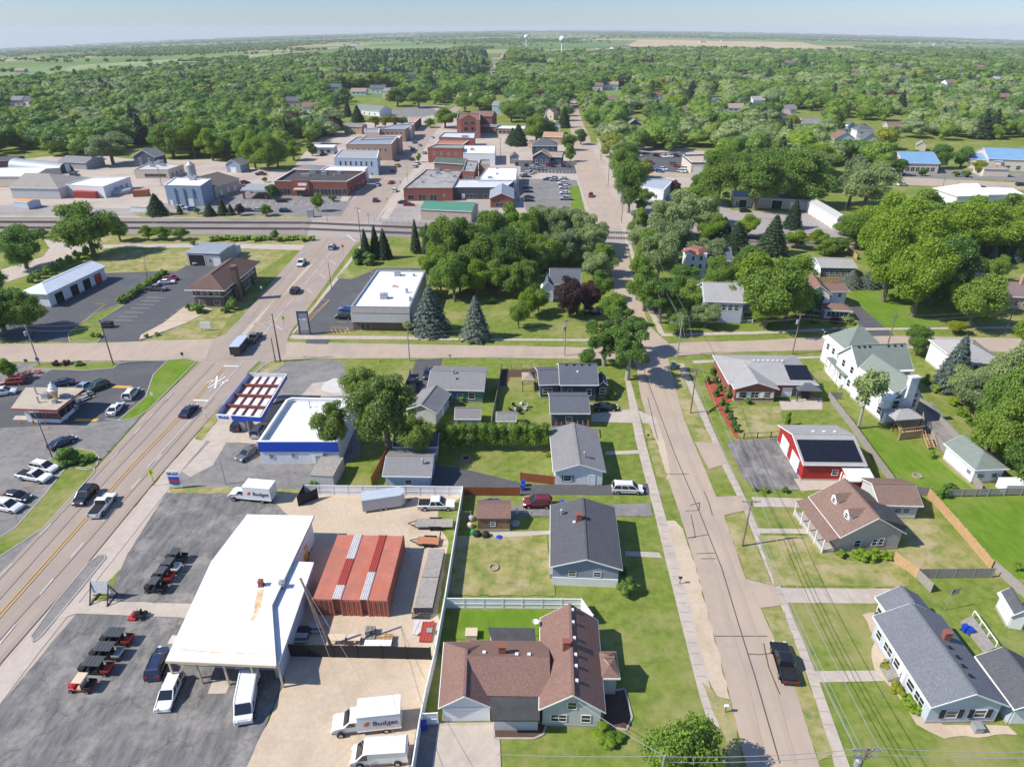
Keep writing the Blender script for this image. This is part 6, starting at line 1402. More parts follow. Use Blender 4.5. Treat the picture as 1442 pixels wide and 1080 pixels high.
p=P(429,785);r=thing('forklift','yellow forklift parked against the back wall of the shop','forklift',(p.x,p.y,.02),R(100))
MB().box(-1.1,-.55,.35,.6,.55,1.1).obj('body',YELLOW,r,off=O)
m=MB();[m.bar((x_,y_,1.0),(x_*.8,y_,2.1),.08)for x_ in(-.8,.5)for y_ in(-.5,.5)];m.box(-.7,-.55,2.08,.45,.55,2.16);m.obj('cage',YELLOW,r,off=O)
m=MB();[m.bar((.75,y_,.1),(.75,y_,2.3),.12)for y_ in(-.35,.35)];m.obj('mast',DARKMETAL,r,off=O)
for y_ in(-.3,.3):m=MB();m.box(.8,y_-.06,.08,1.8,y_+.06,.13);m.obj('fork',DARKMETAL,r,off=O)
for x_ in(-.7,.4):
 for y_ in(-.5,.5):inst('wheel',TYS,r,(x_,y_,.28))
def flatbed(x,y,x2,y2,L,W,lab,deck,z=.6,name='flatbed_trailer',ramp=False):
 p,q=P(x,y),P(x2,y2);r=thing(name,lab,'trailer',(p.x,p.y,.02),math.atan2(q.y-p.y,q.x-p.x))
 m=MB();m.box(-L/2,-W/2,z,L/2,W/2,z+.07);m.obj('deck',deck,r,off=O)
 m=MB()
 for s in(-1,1):m.bar((-L/2,s*W/2,z-.03),(L/2,s*W/2,z-.03),.1,.16);m.bar((L/2,s*W/3,z-.05),(L/2+1.2,0,z-.05),.08,.1)
 for k in(-L/2,L/2):m.bar((k,-W/2,z-.03),(k,W/2,z-.03),.1,.16)
 m.obj('frame',DARKMETAL,r,off=O)
 for s in(-1,1):
  m=MB();m.box(-1.1,s*(W/2+.12)-.14,z+.1,.8,s*(W/2+.12)+.14,z+.16);m.obj('mudguard',BLACK,r,off=O)
  for k in(-.6,.3):inst('wheel',TYS,r,(k,s*(W/2+.12),.28))
 if ramp:m=MB();m.bar((-L/2,-W/2+.1,z),(-L/2-.2,-W/2+.1,z+1.6),.08);m.bar((-L/2,W/2-.1,z),(-L/2-.2,W/2-.1,z+1.6),.08);m.bar((-L/2-.2,-W/2+.1,z+1.6),(-L/2-.2,W/2-.1,z+1.6),.08);m.obj('ramp_gate',DARKMETAL,r,off=O)
 return r
flatbed(612,741,590,741,5.6,1.9,'empty flatbed trailer with a grey plank deck beside the yard fence',WOODGREY)
flatbed(604,765,582,764,3.2,1.6,'small orange utility trailer with a raised ramp gate',mat('orange boards',(.48,.17,.07),(.4,.2,.12),scale=1.5,rough=.9),.45,ramp=True)
tp=[P(x,y,1.1)for x,y in((582.5,856),(608.5,856),(626,773),(604,773))]
t=thing('boardwalk_stack','long weathered grey plank platform beside the yard fence','platform',(tp[0].x,tp[0].y,0))
for k in range(2):
 a,b=k*.505,k*.505+.495;m=MB();m.prism([tp[0].lerp(tp[3],a),tp[1].lerp(tp[2],a),tp[1].lerp(tp[2],b),tp[0].lerp(tp[3],b)],.98,1.1);m.obj('plank_deck',WOODGREY,t)
m=MB();m.bar(Vector((tp[1].x-.05,tp[1].y,.5)),Vector((tp[2].x-.05,tp[2].y,.5)),.06,.95);m.bar(Vector((tp[0].x+.05,tp[0].y,.5)),Vector((tp[3].x+.05,tp[3].y,.5)),.06,.95);m.obj('side_frame',DARKMETAL,t)
m=MB();lat=[P(x,y,.0)for x,y in((580,872),(605,873))]
for i in range(12):a=tp[0].lerp(tp[1],i/11);b=lat[0].lerp(lat[1],i/11);m.bar(a,b+Vector((0,0,.05)),.07)
for i in range(7):f_=i/6;m.bar(tp[0].lerp(lat[0],f_),tp[1].lerp(lat[1],f_),.07)
m.obj('lattice_ramp',DARKMETAL,t)
def sheetpile(poly,z,n,m1,lab,cat,name):
 t=thing(name,lab,cat,tuple(P(*poly[0])));w=[P(x,y,z)for x,y in poly]
 for k in range(n):
  a,b=k/n,(k+.92)/n;mb=MB();mb.prism([w[0].lerp(w[1],a),w[0].lerp(w[1],b),w[3].lerp(w[2],b),w[3].lerp(w[2],a)],z-.25,z+(.02 if k%2 else .06));mb.obj('sheet',m1,t)
sheetpile([(590,902),(606,903),(612,875),(595,875)],.35,7,RSHEET,'pile of red ribbed roofing sheets by the yard fence','roofing sheets','roofing_sheets')
sheetpile([(581,893),(588,894),(610,873),(584,873)],.3,3,WSHEET,'white roofing sheets under the red pile by the yard fence','roofing sheets','roofing_sheets')
def table(x,y,w,d,h,top,lab,name='table',cat='table',legs=True):
 p=P(x,y);t=thing(name,lab,cat,tuple(p));MB().box(p.x-w/2,p.y-d/2,h-.08,p.x+w/2,p.y+d/2,h).obj('tabletop',top,t)
 for i in(-1,1):
  for j in(-1,1):m=MB();m.box(p.x+i*(w/2-.12)-.05,p.y+j*(d/2-.12)-.05,0,p.x+i*(w/2-.12)+.05,p.y+j*(d/2-.12)+.05,h-.08);m.obj('leg',WOODGREY,t)
table(475,905,2.2,1.0,1.0,TAN,'tan tarp covered table behind the black screen fence');table(500,905,1.6,1.0,1.0,TAN,'second tan covered crate behind the black screen fence');table(533,911,3.3,.9,.8,WHITE,'white topped bench against the black screen fence')
def picnic(x,y,lab,rz=0,col=None,gname=None,s=1.0):
 p=P(x,y);t=thing('picnic_table',lab,'picnic table',tuple(p),rz,gname);c=col or GREYP
 MB().box(-.9*s,-.38*s,.68,.9*s,.38*s,.75).obj('tabletop',c,t,off=O)
 for k in(-1,1):MB().box(-.9*s,k*.72*s-.13,.42,.9*s,k*.72*s+.13,.47).obj('bench',c,t,off=O)
 for k in(-.6,.6):m=MB();m.bar((k*s,-.75*s,.1),(k*s,.2,.68),.07);m.bar((k*s,.75*s,.1),(k*s,-.2,.68),.07);m.bar((k*s,-.8*s,.4),(k*s,.8*s,.4),.06);m.obj('leg_frame',DARKMETAL,t,off=O)
picnic(447,886,'pale picnic table by the leaning pole in the shop shade');picnic(428,892,'dark picnic table left of the pale one in the shop shade',col=BLACK);picnic(424,900,'grey picnic table nearest the screen fence in the shade')
for k,(x,y)in enumerate(((522,892),(521,902),(534,902),(547,902))):
 p=P(x,y);t=thing('pallet_stack',['tall stack of grey pallets in the yard','pallet stack in front of the tall grey one','orange brown pallet between the stacks','rightmost pallet stack with brown slats'][k],'pallets',tuple(p));n=(6,3,2,5)[k]
 for i in range(n):
  m=MB();[m.box(p.x-.6,p.y-.5+j*.22,i*.15+.09,p.x+.6,p.y-.38+j*.22,i*.15+.12)for j in range(5)];[m.box(p.x+q_-.05,p.y-.5,i*.15,p.x+q_+.05,p.y+.5,i*.15+.09)for q_ in(-.5,0,.5)]
  m.obj('pallet',WOODTAN if k in(2,3)else WOODGREY,t)
  # ================================================================ TREES
rng=np.random.default_rng(5)
def leaf_quads(c,n,s,elong=1.0):
 """c: (k,3) centres, n: (k,3) normals, s: (k,) sizes -> verts (4k,3)"""
 k=len(c);r=rng.normal(size=(k,3));t=np.cross(n,r);t/=np.linalg.norm(t,axis=1)[:,None]+1e-9;b=np.cross(n,t)
 t=t*s[:,None]*elong;b=b*s[:,None]
 v=np.stack([c-t*.6,c-b*.45,c+t*.6,c+b*.45],1)
 return v.reshape(-1,3)
def np_mesh(name,verts,m,extra=None):
 nq=len(verts)//4;me=bpy.data.meshes.new(name)
 F=np.arange(nq*4,dtype=np.int32).reshape(-1,4)
 if extra:
  ev,ef=extra
  off=len(verts);verts=np.vstack([verts,np.array(ev)]);
  loops=np.concatenate([F.ravel(),np.array([i+off for f in ef for i in f],dtype=np.int32)])
  sizes=np.concatenate([np.full(nq,4),np.array([len(f)for f in ef])]).astype(np.int32)
 else:loops=F.ravel();sizes=np.full(nq,4,dtype=np.int32)
 me.vertices.add(len(verts));me.vertices.foreach_set('co',verts.astype(np.float32).ravel())
 me.loops.add(len(loops));me.loops.foreach_set('vertex_index',loops)
 me.polygons.add(len(sizes));me.polygons.foreach_set('loop_start',np.concatenate([[0],np.cumsum(sizes)[:-1]]).astype(np.int32))
 me.materials.append(m);me.update(calc_edges=True);return me
def sph(n):
 v=rng.normal(size=(n,3));return v/np.linalg.norm(v,axis=1)[:,None]
def crown_decid(n,leaf,nb=26,rx=4.6,rz=3.9,zc=7.6,br=(1.2,2.3),openness=0.0,main=0,jit=.55):
 bl=[(np.array([0,0,zc]),main)]if main else[]
 while len(bl)<nb:
  p=rng.normal(size=3);p/=np.linalg.norm(p);p*=rng.random()**.4*rng.uniform(.85,1.18)
  c=np.array([p[0]*(rx-1.3),p[1]*(rx-1.3),zc+p[2]*(rz-1.2)])
  bl.append((c,rng.uniform(*br)*(1-.25*abs(p[2]))))
 w=np.array([b[1]**2 for b in bl]);w/=w.sum()
 out=[]
 for(c,r),q in zip(bl,w):
  k=int(n*q*(1.35 if openness==0 else 1.1));d=sph(k);d[:,2]=np.where(d[:,2]<-.7,-d[:,2]*.6,d[:,2]);d/=np.linalg.norm(d,axis=1)[:,None]
  rad=r*(.68+.50*rng.random(k)**.8);lump=1+.16*np.sin(d[:,0]*7+c[0])*np.cos(d[:,1]*6+c[1])
  pos=c+d*(rad*lump)[:,None]*np.array([1,1,.82]);nn=d+rng.normal(size=(k,3))*jit;nn/=np.linalg.norm(nn,axis=1)[:,None]
  out.append(leaf_quads(pos,nn,leaf*rng.uniform(.6,1.3,k)))
 return np.vstack(out),bl
def cores(bl,k=.55):
 v,f=[],[]
 for c,r in bl:
  o=len(v);n=6
  for z,s in((-.8,.5),(0,1),(.75,.6)):
   for i in range(n):t=2*math.pi*i/n;v.append((c[0]+math.cos(t)*r*k*s,c[1]+math.sin(t)*r*k*s,c[2]+z*r*k))
  f+=[(o+a*n+i,o+a*n+(i+1)%n,o+(a+1)*n+(i+1)%n,o+(a+1)*n+i)for a in(0,1)for i in range(n)];f.append(tuple(range(o+2*n,o+3*n)));f.append(tuple(range(o,o+n))[::-1])
 return v,f
def crown_conifer(n,leaf,H=10,R0=2.6,z0=.6):
 z=1-np.sqrt(rng.random(n));tier=13
 zz=z0+(H-z0)*z;fr=(z*tier)%1
 rr=R0*(1-z)**.85*(1.08-.38*fr)+.05
 a=rng.random(n)*2*math.pi;lob=1+.13*np.sin(a*9+np.floor(z*tier)*2.1)
 rad=rr*lob*(.55+.5*rng.random(n)**.5)
 pos=np.stack([np.cos(a)*rad,np.sin(a)*rad,zz],1)
 nn=np.stack([np.cos(a)*.6,np.sin(a)*.6,np.full(n,.75)],1)+rng.normal(size=(n,3))*.35;nn/=np.linalg.norm(nn,axis=1)[:,None]
 v=leaf_quads(pos,nn,leaf*rng.uniform(.6,1.2,n),1.5)
 k=8;cv,cf=[],[]
 for i in range(k):t=2*math.pi*i/k;cv.append((math.cos(t)*R0*.62,math.sin(t)*R0*.62,z0))
 cv.append((0,0,H*.96));cf=[(i,(i+1)%k,k)for i in range(k)]
 return v,(cv,cf)
def trunk_mb(h,r,bl=None,limbs=6,lean=0):
 m=MB();pts=[Vector((0,0,-.1)),Vector((.1+lean*.3,.05,h*.3)),Vector((-.05+lean,.1,h*.58)),Vector((.1+lean,0,h*.8))];rs=[r*1.3,r,r*.7,r*.3]
 for i in range(3):m.tube(pts[i],pts[i+1],rs[i],rs[i+1],8)
 if bl:
  for c,br_ in bl[:limbs]:
   s=pts[1].lerp(pts[2],.5+.5*rnd.random());e=Vector(tuple(c));mid=s.lerp(e,.5)+Vector((0,0,-.4));m.tube(s,mid,r*.42,r*.28,6);m.tube(mid,e,r*.28,r*.08,5)
 return m
PRO={}
def build_protos():
 specs=[('green','green',0),('green','green',1),('green','green',2),('dark','dark',1),('bright','bright',0),('silver','silver',2),('purple','purple',1),('lime','lime',0)]
 shapes={0:dict(rx=4.7,rz=5.2,zc=6.1,nb=32,br=(1.0,2.1)),1:dict(rx=4.4,rz=5.4,zc=5.9,nb=34,br=(1.0,2.0)),2:dict(rx=4.9,rz=5.0,zc=6.3,nb=42,br=(.9,1.8))}
 for kind,lm,sh in specs:
  nb=shapes[sh].get('nb',26);kw={k:v for k,v in shapes[sh].items()if k!='nb'}
  v,bl=crown_decid(17000,.27,nb=nb,jit=.8,**kw)
  PRO.setdefault(kind,[]).append((np_mesh('crown',v,LEAF[lm],cores(bl)),trunk_mb(11,.38,bl).mesh('trunk',BARK)))
 v,bl=crown_decid(11000,.27,nb=36,rx=5.6,rz=4.8,zc=7.3,br=(.6,1.35),jit=.9);PRO['oak']=[(np_mesh('crown',v,LEAF['dark'],cores(bl,.25)),trunk_mb(12,.5,bl,24).mesh('trunk',BARKPALE))]
 v,bl=crown_decid(16000,.24,nb=44,rx=4.8,rz=5.3,zc=6.9,br=(.8,1.6));PRO['willow']=[(np_mesh('crown',v,LEAF['olive'],cores(bl,.35)),trunk_mb(11,.45,bl,14).mesh('trunk',BARK))]
 v,bl=crown_decid(3800,.30,nb=16,rx=2.6,rz=3.6,zc=6.6,br=(.7,1.4));PRO['slim']=[(np_mesh('crown',v,LEAF['silver'],cores(bl,.3)),trunk_mb(10,.22,bl,6).mesh('trunk',BARKPALE))]
 for kind,lm,R0 in(('spruce','spruce',2.7),('blue','blue',3.3),('fir','spruce',2.0)):
  v,ex=crown_conifer(9000 if kind=='blue' else 7000,.34,10,R0);PRO[kind]=[(np_mesh('crown',v,LEAF[lm],ex),trunk_mb(9,.2).mesh('trunk',BARK))]
 for kind,lm in(('bush','green'),('bushdark','dark'),('bushbright','bright'),('bushpurple','purple'),('bushlime','lime')):
  v,bl=crown_decid(1500,.13,nb=14,rx=2.2,rz=2.0,zc=.75,br=(.35,.55));v[:,:2]*=.7;
  PRO[kind]=[(np_mesh('foliage',v,LEAF[lm],cores([(c*np.array([.7,.7,1]),r)for c,r in bl],.8)),trunk_mb(1.0,.06).mesh('stem',BARK))]
 v,ex=crown_conifer(2600,.2,4.6,1.25,.1);v2,bl=crown_decid(2600,.17,nb=16,rx=1.9,rz=3.2,zc=2.4,br=(.6,.85));PRO['arbor']=[(np_mesh('foliage',v2,LEAF['green'],cores(bl,.75)),trunk_mb(3,.08).mesh('stem',BARK))]
build_protos()
H0={'spruce':10,'blue':10,'fir':10,'bush':1.7,'bushdark':1.7,'bushbright':1.7,'bushpurple':1.7,'bushlime':1.7,'arbor':4.9,'slim':9.8,'oak':12.0,'willow':12.3}
W0={'spruce':5.4,'blue':6.4,'fir':4,'bush':2.0,'bushdark':2,'bushbright':2,'bushpurple':2,'bushlime':2,'arbor':2.6,'slim':5.0,'oak':10.0,'willow':9.4}
ADJ={'green':'mid green leafy tree','dark':'dark green leafy tree','bright':'bright green leafy tree','silver':'silvery green leafy tree','purple':'purple leaved tree','lime':'lime green tree','oak':'dark spreading oak with open branches','willow':'feathery green tree','slim':'slim pale birch like tree','spruce':'dark green spruce','blue':'blue grey spruce','fir':'narrow dark fir'}
TREES=[];NT=[0]
def tree(x,y,yt,wpx,kind,lab,group=None,w=None,height=None,name=None,cat='tree',dens=None):
 """base pixel, top row, crown width in pixels"""
 b=P(x,y);hh=height or max(1.5,hgt(b,yt));var=PRO[kind][rnd.randrange(len(PRO[kind]))]
 h0=H0.get(kind,11.6);w0=W0.get(kind,9.4);top=Vector((b.x,b.y,b.z+hh*.6));sc=FPX/(top.y*CT+(CAMH-top.z)*ST)
 wid=w or wpx/sc
 if kind not in('spruce','blue','fir','oak','slim'):wid=min(max(wid,hh*.62),hh*1.3)
 nm=name or{'spruce':'spruce_tree','blue':'blue_spruce','fir':'fir_tree','oak':'oak_tree'}.get(kind,'leafy_tree')
 t=thing(nm,lab,cat,tuple(b),rnd.uniform(0,6.28),group)
 s=(wid/w0,wid/w0*rnd.uniform(.92,1.08),hh/h0)
 c=inst('crown',var[0],t,sc=s);tk=min(1.0,.62*max(s[0],.5)/max(s[0],.01));inst('trunk',var[1],t,sc=(s[0]*.8,s[1]*.8,s[2]))
 TREES.append((b.x,b.y,wid/2));NT[0]+=1
 return t
def bush(x,y,wpx,kind,lab,hf=.8,group=None,cat='shrub',name='round_shrub'):
 b=P(x,y);wid=wpx/ppm(b);var=PRO[kind][0];t=thing(name,lab,cat,tuple(b),rnd.uniform(0,6.28),group)
 s=(wid/W0[kind],wid/W0[kind],wid*hf/H0[kind]);inst('foliage',var[0],t,sc=s);inst('stem',var[1],t,sc=s);return t
tree(962,1114,1026,118,'green','green maple cut by the bottom edge beside the sidewalk',w=8.5)
tree(548,640,520,108,'willow','tall feathery tree leaning over the fuel station shop')
tree(510,575,512,62,'willow','small feathery tree at the edge of the fuel station lot')
tree(475,640,560,60,'willow','feathery tree overhanging the white shop roof')
tree(588,652,575,52,'willow','feathery tree behind the blue grey house')
tree(607,468,400,52,'blue','large blue grey spruce beside the corner store');tree(670,477,416,40,'blue','blue grey spruce alone on the lawn')
tree(575,470,452,22,'slim','small street tree before the corner store',w=3.2)
for x,y,yt,w,l in((516,366,322,17,'left fir of the trio beside the main road'),(530,364,316,18,'tallest middle fir of the trio beside the main road'),(542,364,322,20,'right fir of the trio beside the main road'),(586,356,308,15,'narrow fir left of the wooded lot'),(602,357,314,15,'narrow fir nearest the wooded lot'),(612,350,312,13,'narrow fir tucked into the wooded lot edge')):tree(x,y,yt,w,'fir',l)
tree(133,360,282,88,'green','broad green tree alone on the lawn above the car wash');tree(38,378,310,74,'dark','broad dark green tree at the left by the dirt path');tree(8,470,400,90,'dark','big dark tree at the left edge above the drive-in',w=16);tree(-8,420,372,60,'dark','dark tree cut by the left edge above the car wash');tree(44,472,408,55,'green','green tree between the car wash and the crossroads')
tree(15,536,503,30,'bright','small bright tree by the picnic tables at left edge')
LW=[(628,395,300,62,'green'),(650,372,298,55,'dark'),(670,400,322,55,'green'),(690,365,288,60,'green'),(712,395,310,62,'dark'),(715,352,282,50,'bright'),(733,372,296,52,'green'),(745,350,286,50,'green'),(765,345,282,55,'silver'),(790,350,284,56,'silver'),(815,352,288,54,'silver'),(828,366,312,46,'silver'),(800,372,318,52,'silver'),(775,380,330,50,'green'),(755,392,345,42,'green'),(640,425,352,48,'green'),(622,420,362,40,'green'),(610,398,344,40,'bright'),(660,385,300,50,'green'),(700,400,330,60,'green'),(683,385,310,50,'dark'),(730,400,350,40,'green'),(745,448,402,36,'bright'),(730,462,420,34,'green'),(758,440,405,30,'green'),(838,402,350,48,'silver'),(852,388,340,40,'green'),(748,418,362,38,'green'),(724,420,368,42,'green'),(704,416,360,44,'green'),(672,418,362,42,'bright'),(648,412,350,46,'green')]
for i,(x,y,yt,w,k)in enumerate(LW):tree(x,y,yt,w,k,ADJ[k]+(' in the wooded lot west of the street' if y<440 else ' in the yard left of the purple tree'),group='trees of the wooded lot')
tree(803,446,380,58,'purple','large purple leaved tree in front of the white house');tree(830,440,392,44,'purple','smaller purple leaved tree toward the street')
tree(845,425,378,36,'green','green tree right of the purple trees at the street');tree(862,458,408,40,'green','green street tree just above the crossroads oak')
tree(883,535,452,74,'oak','dark spreading oak over the street corner, right trunk');tree(850,515,450,66,'oak','spreading oak with open pale branches, left trunk');tree(880,500,432,60,'oak','spreading oak leaning over the crossroads');tree(826,512,490,30,'dark','small dark tree at the corner beside the oaks')
tree(928,455,388,66,'oak','gnarled street tree with forked pale limbs by the wires');tree(906,438,372,52,'green','green street tree overhanging the road')
for i in range(26):
 x=612+(i*37)%236+rnd.uniform(-5,5);y=345+(i*23)%62
 if x>750 and y>385:continue
 tree(x,y,y-rnd.uniform(34,52),40,('green','dark','green','bright')[i%4]if x<760 else 'silver','lower leafy tree filling the wooded lot',group='lower trees of the wooded lot')
LE=[(905,400,345,40,'green'),(925,400,318,60,'silver'),(945,375,300,62,'silver'),(938,345,275,62,'silver'),(965,335,262,70,'silver'),(985,318,258,60,'green'),(1002,350,298,50,'bright'),(1035,356,312,42,'spruce'),(1015,352,305,40,'spruce'),(1085,358,302,40,'spruce'),(1115,322,280,26,'spruce'),(1050,335,300,40,'bright'),(990,385,330,60,'silver'),(1045,400,336,44,'dark'),(960,412,368,50,'dark'),(985,425,390,44,'silver'),(1010,420,358,48,'green'),(1075,462,356,92,'green'),(1105,455,372,64,'green'),(1060,425,352,80,'bright'),(1110,415,356,66,'green'),(1130,445,398,50,'dark'),(992,462,424,46,'silver'),(970,440,398,44,'green'),(1078,462,420,50,'bright'),(955,472,440,36,'green'),(1120,350,322,56,'bright'),(1150,345,322,50,'bright'),(1160,360,335,40,'green'),(1180,358,330,40,'dark'),(900,362,312,44,'silver'),(897,335,290,34,'green'),(918,376,322,46,'green'),(926,434,388,40,'green'),(946,458,410,44,'dark'),(1020,445,395,44,'green'),(1000,372,335,46,'green')]
for i,(x,y,yt,w,k)in enumerate(LE):tree(x,y,yt,w,k,ADJ[k]+(' crowding the houses east of the street' if y>370 else ' near the tracks east of the street'),group='trees east of the street')
for i in range(22):
 x=1205+(i*53)%240+rnd.uniform(-5,5);y=335+(i*17)%40
 tree(x,y,y-rnd.uniform(36,56),44,('bright','green')[i%3==0],'lower leafy tree filling the eastern maple belt',group='lower trees of the maple belt')
LM=[(1243,425,300,80,'bright'),(1284,446,330,92,'bright'),(1225,395,300,70,'bright'),(1260,385,272,100,'bright'),(1300,400,290,90,'bright'),(1330,420,318,90,'dark'),(1340,372,278,90,'bright'),(1385,360,282,90,'bright'),(1425,355,286,80,'bright'),(1300,345,262,80,'green'),(1240,345,268,80,'bright'),(1360,330,272,70,'bright'),(1410,330,270,70,'green'),(1440,330,270,60,'bright'),(1205,350,300,60,'bright'),(1190,332,300,46,'green'),(1442,360,300,60,'green'),(1310,430,350,70,'dark'),(1362,462,378,78,'green'),(1385,440,385,60,'green'),(1396,398,355,36,'green')]
for i,(x,y,yt,w,k)in enumerate(LM):tree(x,y,yt,w,k,ADJ[k]+(' shading the mown lawn by the cross street' if y>410 else ' in the eastern maple belt'),group='maples on the east side')
tree(1288,500,454,42,'dark','round dark tree in front of the tall white house gables');tree(1336,548,470,48,'blue','big blue spruce right of the tall white house');tree(1208,604,512,50,'slim','slim pale trunked tree beside the tall white house')
tree(1345,470,450,30,'lime','small lime green tree by the cross street')
for x,y,yt,w,k in((1398,632,505,90,'green'),(1372,590,520,60,'silver'),(1352,570,512,56,'silver'),(1430,655,540,80,'green'),(1425,580,470,70,'silver'),(1452,700,580,70,'green'),(1445,520,430,60,'bright'),(1405,560,492,60,'silver'),(1385,655,560,66,'green')):tree(x,y,yt,w,k,ADJ[k]+' crowding the right edge above the white garage',group='trees at the right edge')
for i,(x,k)in enumerate(((1362,'spruce'),(1378,'spruce'),(1395,'blue'),(1414,'spruce'),(1430,'blue'))):tree(x,368,341,18,k,['dark spruce at the left of the spruce row','second dark spruce of the row','blue spruce in the middle of the row','dark spruce between the two blue ones','blue spruce at the right of the row'][i])
for i,(x,w,k)in enumerate(((1197,30,'blue'),(1222,30,'blue'),(1242,22,'blue'))):tree(x,404,380,w,k,['blue spruce left of three by the picket fence','middle blue spruce by the picket fence','right blue spruce by the picket fence'][i])
for x,y,yt,w,k,l in((223,303,272,28,'spruce','large dark spruce beside the tracks and tanks'),(254,302,288,9,'fir','tiny fir by the white suv'),(296,304,286,17,'spruce','leftmost spruce along the bank lot'),(315,303,279,15,'fir','dark fir along the bank lot'),(326,303,287,11,'spruce','small brown spruce along the bank lot'),(339,304,285,16,'purple','brown leaved tree along the bank lot'),(376,304,286,20,'green','round green tree along the bank lot'),(386,282,256,22,'dark','dark tree before the bank canopy'),(448,298,270,20,'green','green tree in the bank front lot'),(468,284,274,17,'lime','low lime tree before the bank windows'),(278,301,292,10,'green','small green tree by the blue suv'),(373,257,249,9,'green','small round tree behind the bank'),(387,340,323,13,'green','rounded shrub tree alone by the tracks'),(534,226,218,7,'bright','small street tree before the pale blue shop'),(561,212,205,6,'dark','small street tree before the tan brick shop'),(590,229,215,8,'bright','small street tree at the beer garden'),(170,340,305,34,'bright','bright tree along the tracks next to the lone tree'),(210,338,316,26,'bright','bright thicket tree along the tracks, left'),(232,338,318,26,'bright','bright thicket tree along the tracks, middle'),(256,338,318,24,'green','green thicket tree along the tracks, right'),(272,345,338,18,'green','green bush tree behind the grey metal garage'),(62,335,322,22,'green','green bush tree by the dirt path left'),(378,240,182,46,'green','tall green tree left of the pale blue shop'),(360,238,180,40,'bright','tall bright tree left of the pale blue shop'),(414,226,196,30,'bright','bright tree left of the flat grey roof'),(440,220,198,18,'dark','small dark tree behind the flat grey roof'),(414,190,162,30,'purple','purple tree west of downtown, left'),(468,190,160,34,'purple','purple tree west of downtown, right'),(442,194,163,20,'fir','dark fir between the purple trees'),(504,172,148,20,'spruce','blue green spruce by the church hall'),(490,165,138,12,'spruce','dark spruce left of the church hall'),(529,180,161,22,'lime','lime tree at the left of the lime row'),(543,180,160,20,'lime','lime tree, second in the lime row'),(556,180,161,20,'lime','lime tree, third in the lime row'),(568,179,163,16,'lime','lime tree at the right of the lime row'),(885,300,215,52,'dark','big dark green tree beside the white garage roof'),(876,268,205,40,'green','green tree behind the big dark tree by the street'),(908,288,265,26,'green','green tree in front of the bluegrey garage roof'),(902,300,278,22,'dark','small dark tree at the street corner east'),(950,272,252,22,'purple','purple tree right of the bluegrey garage roof'),(160,232,182,66,'silver','silvery tree with pale trunk by the gravel lot'),(245,222,168,60,'green','green tree right of the dark blue gabled house'),(275,222,164,50,'bright','bright tree right of the dark blue gabled house'),(300,226,178,44,'bright','bright tree at the town edge left of the garage'),(322,222,184,36,'green','green tree behind the blue grey garage'),(345,228,176,44,'green','green tree right of the blue grey garage'),(392,236,190,36,'green','green tree beside the flat grey roofed stone building'),(290,208,165,46,'dark','dark tree at the town edge behind the gravel lot'),(655,158,128,30,'green','green tree behind the old school gable'),(676,156,126,30,'dark','dark tree behind the old school roof'),(720,172,140,34,'green','green tree behind the long school wing'),(742,176,142,34,'dark','dark tree at the end of the school wing'),(590,152,124,34,'green','green tree above the hall car park'),(560,150,122,34,'green','green tree beyond the church hall'),(760,218,205,6,'green','small tree in the navy house garden'),(730,205,175,28,'spruce','dark spruce clump by the gravel lot'),(722,203,180,20,'spruce','dark spruce clump by the school wing'),(801,212,186,26,'dark','dark tree beside the orange roofed house'),(803,228,200,18,'green','green tree beside the navy houses'),(755,200,158,40,'green','green tree behind the navy houses'),(770,198,165,34,'dark','dark tree behind the white gabled house'),(627,180,150,44,'bright','bright green tree at the end of main street'),(606,180,165,16,'green','small green tree beside the lime row'),(818,204,178,22,'dark','dark tree on the east kerb of the side street'),(794,180,150,18,'fir','fir tree on the west kerb of the side street'),(1240,246,218,30,'green','round tree left of the blue roofed halls'),(1262,247,220,32,'dark','round tree by the hall car park entrance'),(1298,248,236,24,'dark','low tree in the hall car park, left'),(1345,249,240,14,'lime','lime tree in the hall car park'),(1360,250,240,20,'green','green tree in the hall car park'),(1378,246,224,26,'lime','yellow green tree before the blue halls'),(1395,248,232,20,'purple','brown tree before the blue halls'),(1322,238,198,34,'dark','dark tree between the blue halls'),(1352,236,202,30,'dark','dark tree right between the blue halls'),(1287,234,210,26,'green','green tree before the left blue hall'),(1442,236,212,26,'dark','dark tree at the right edge before the blue hall'),(1215,300,222,70,'silver','silvery tree beyond the white storage block'),(1195,290,212,50,'silver','silvery tree above the storage units'),(1010,290,205,60,'green','tall tree with visible trunk before the storage units left'),(1062,296,208,78,'green','tall tree with pale trunk before the storage units'),(1128,292,206,84,'green','tall tree with forked trunk before the storage units right'),(985,285,240,40,'green','green tree left of the storage units'),(1035,270,212,50,'green','green tree above the storage units'),(1095,275,205,60,'green','green tree above the middle storage units')):
 tree(x,y,yt,w,k,l)
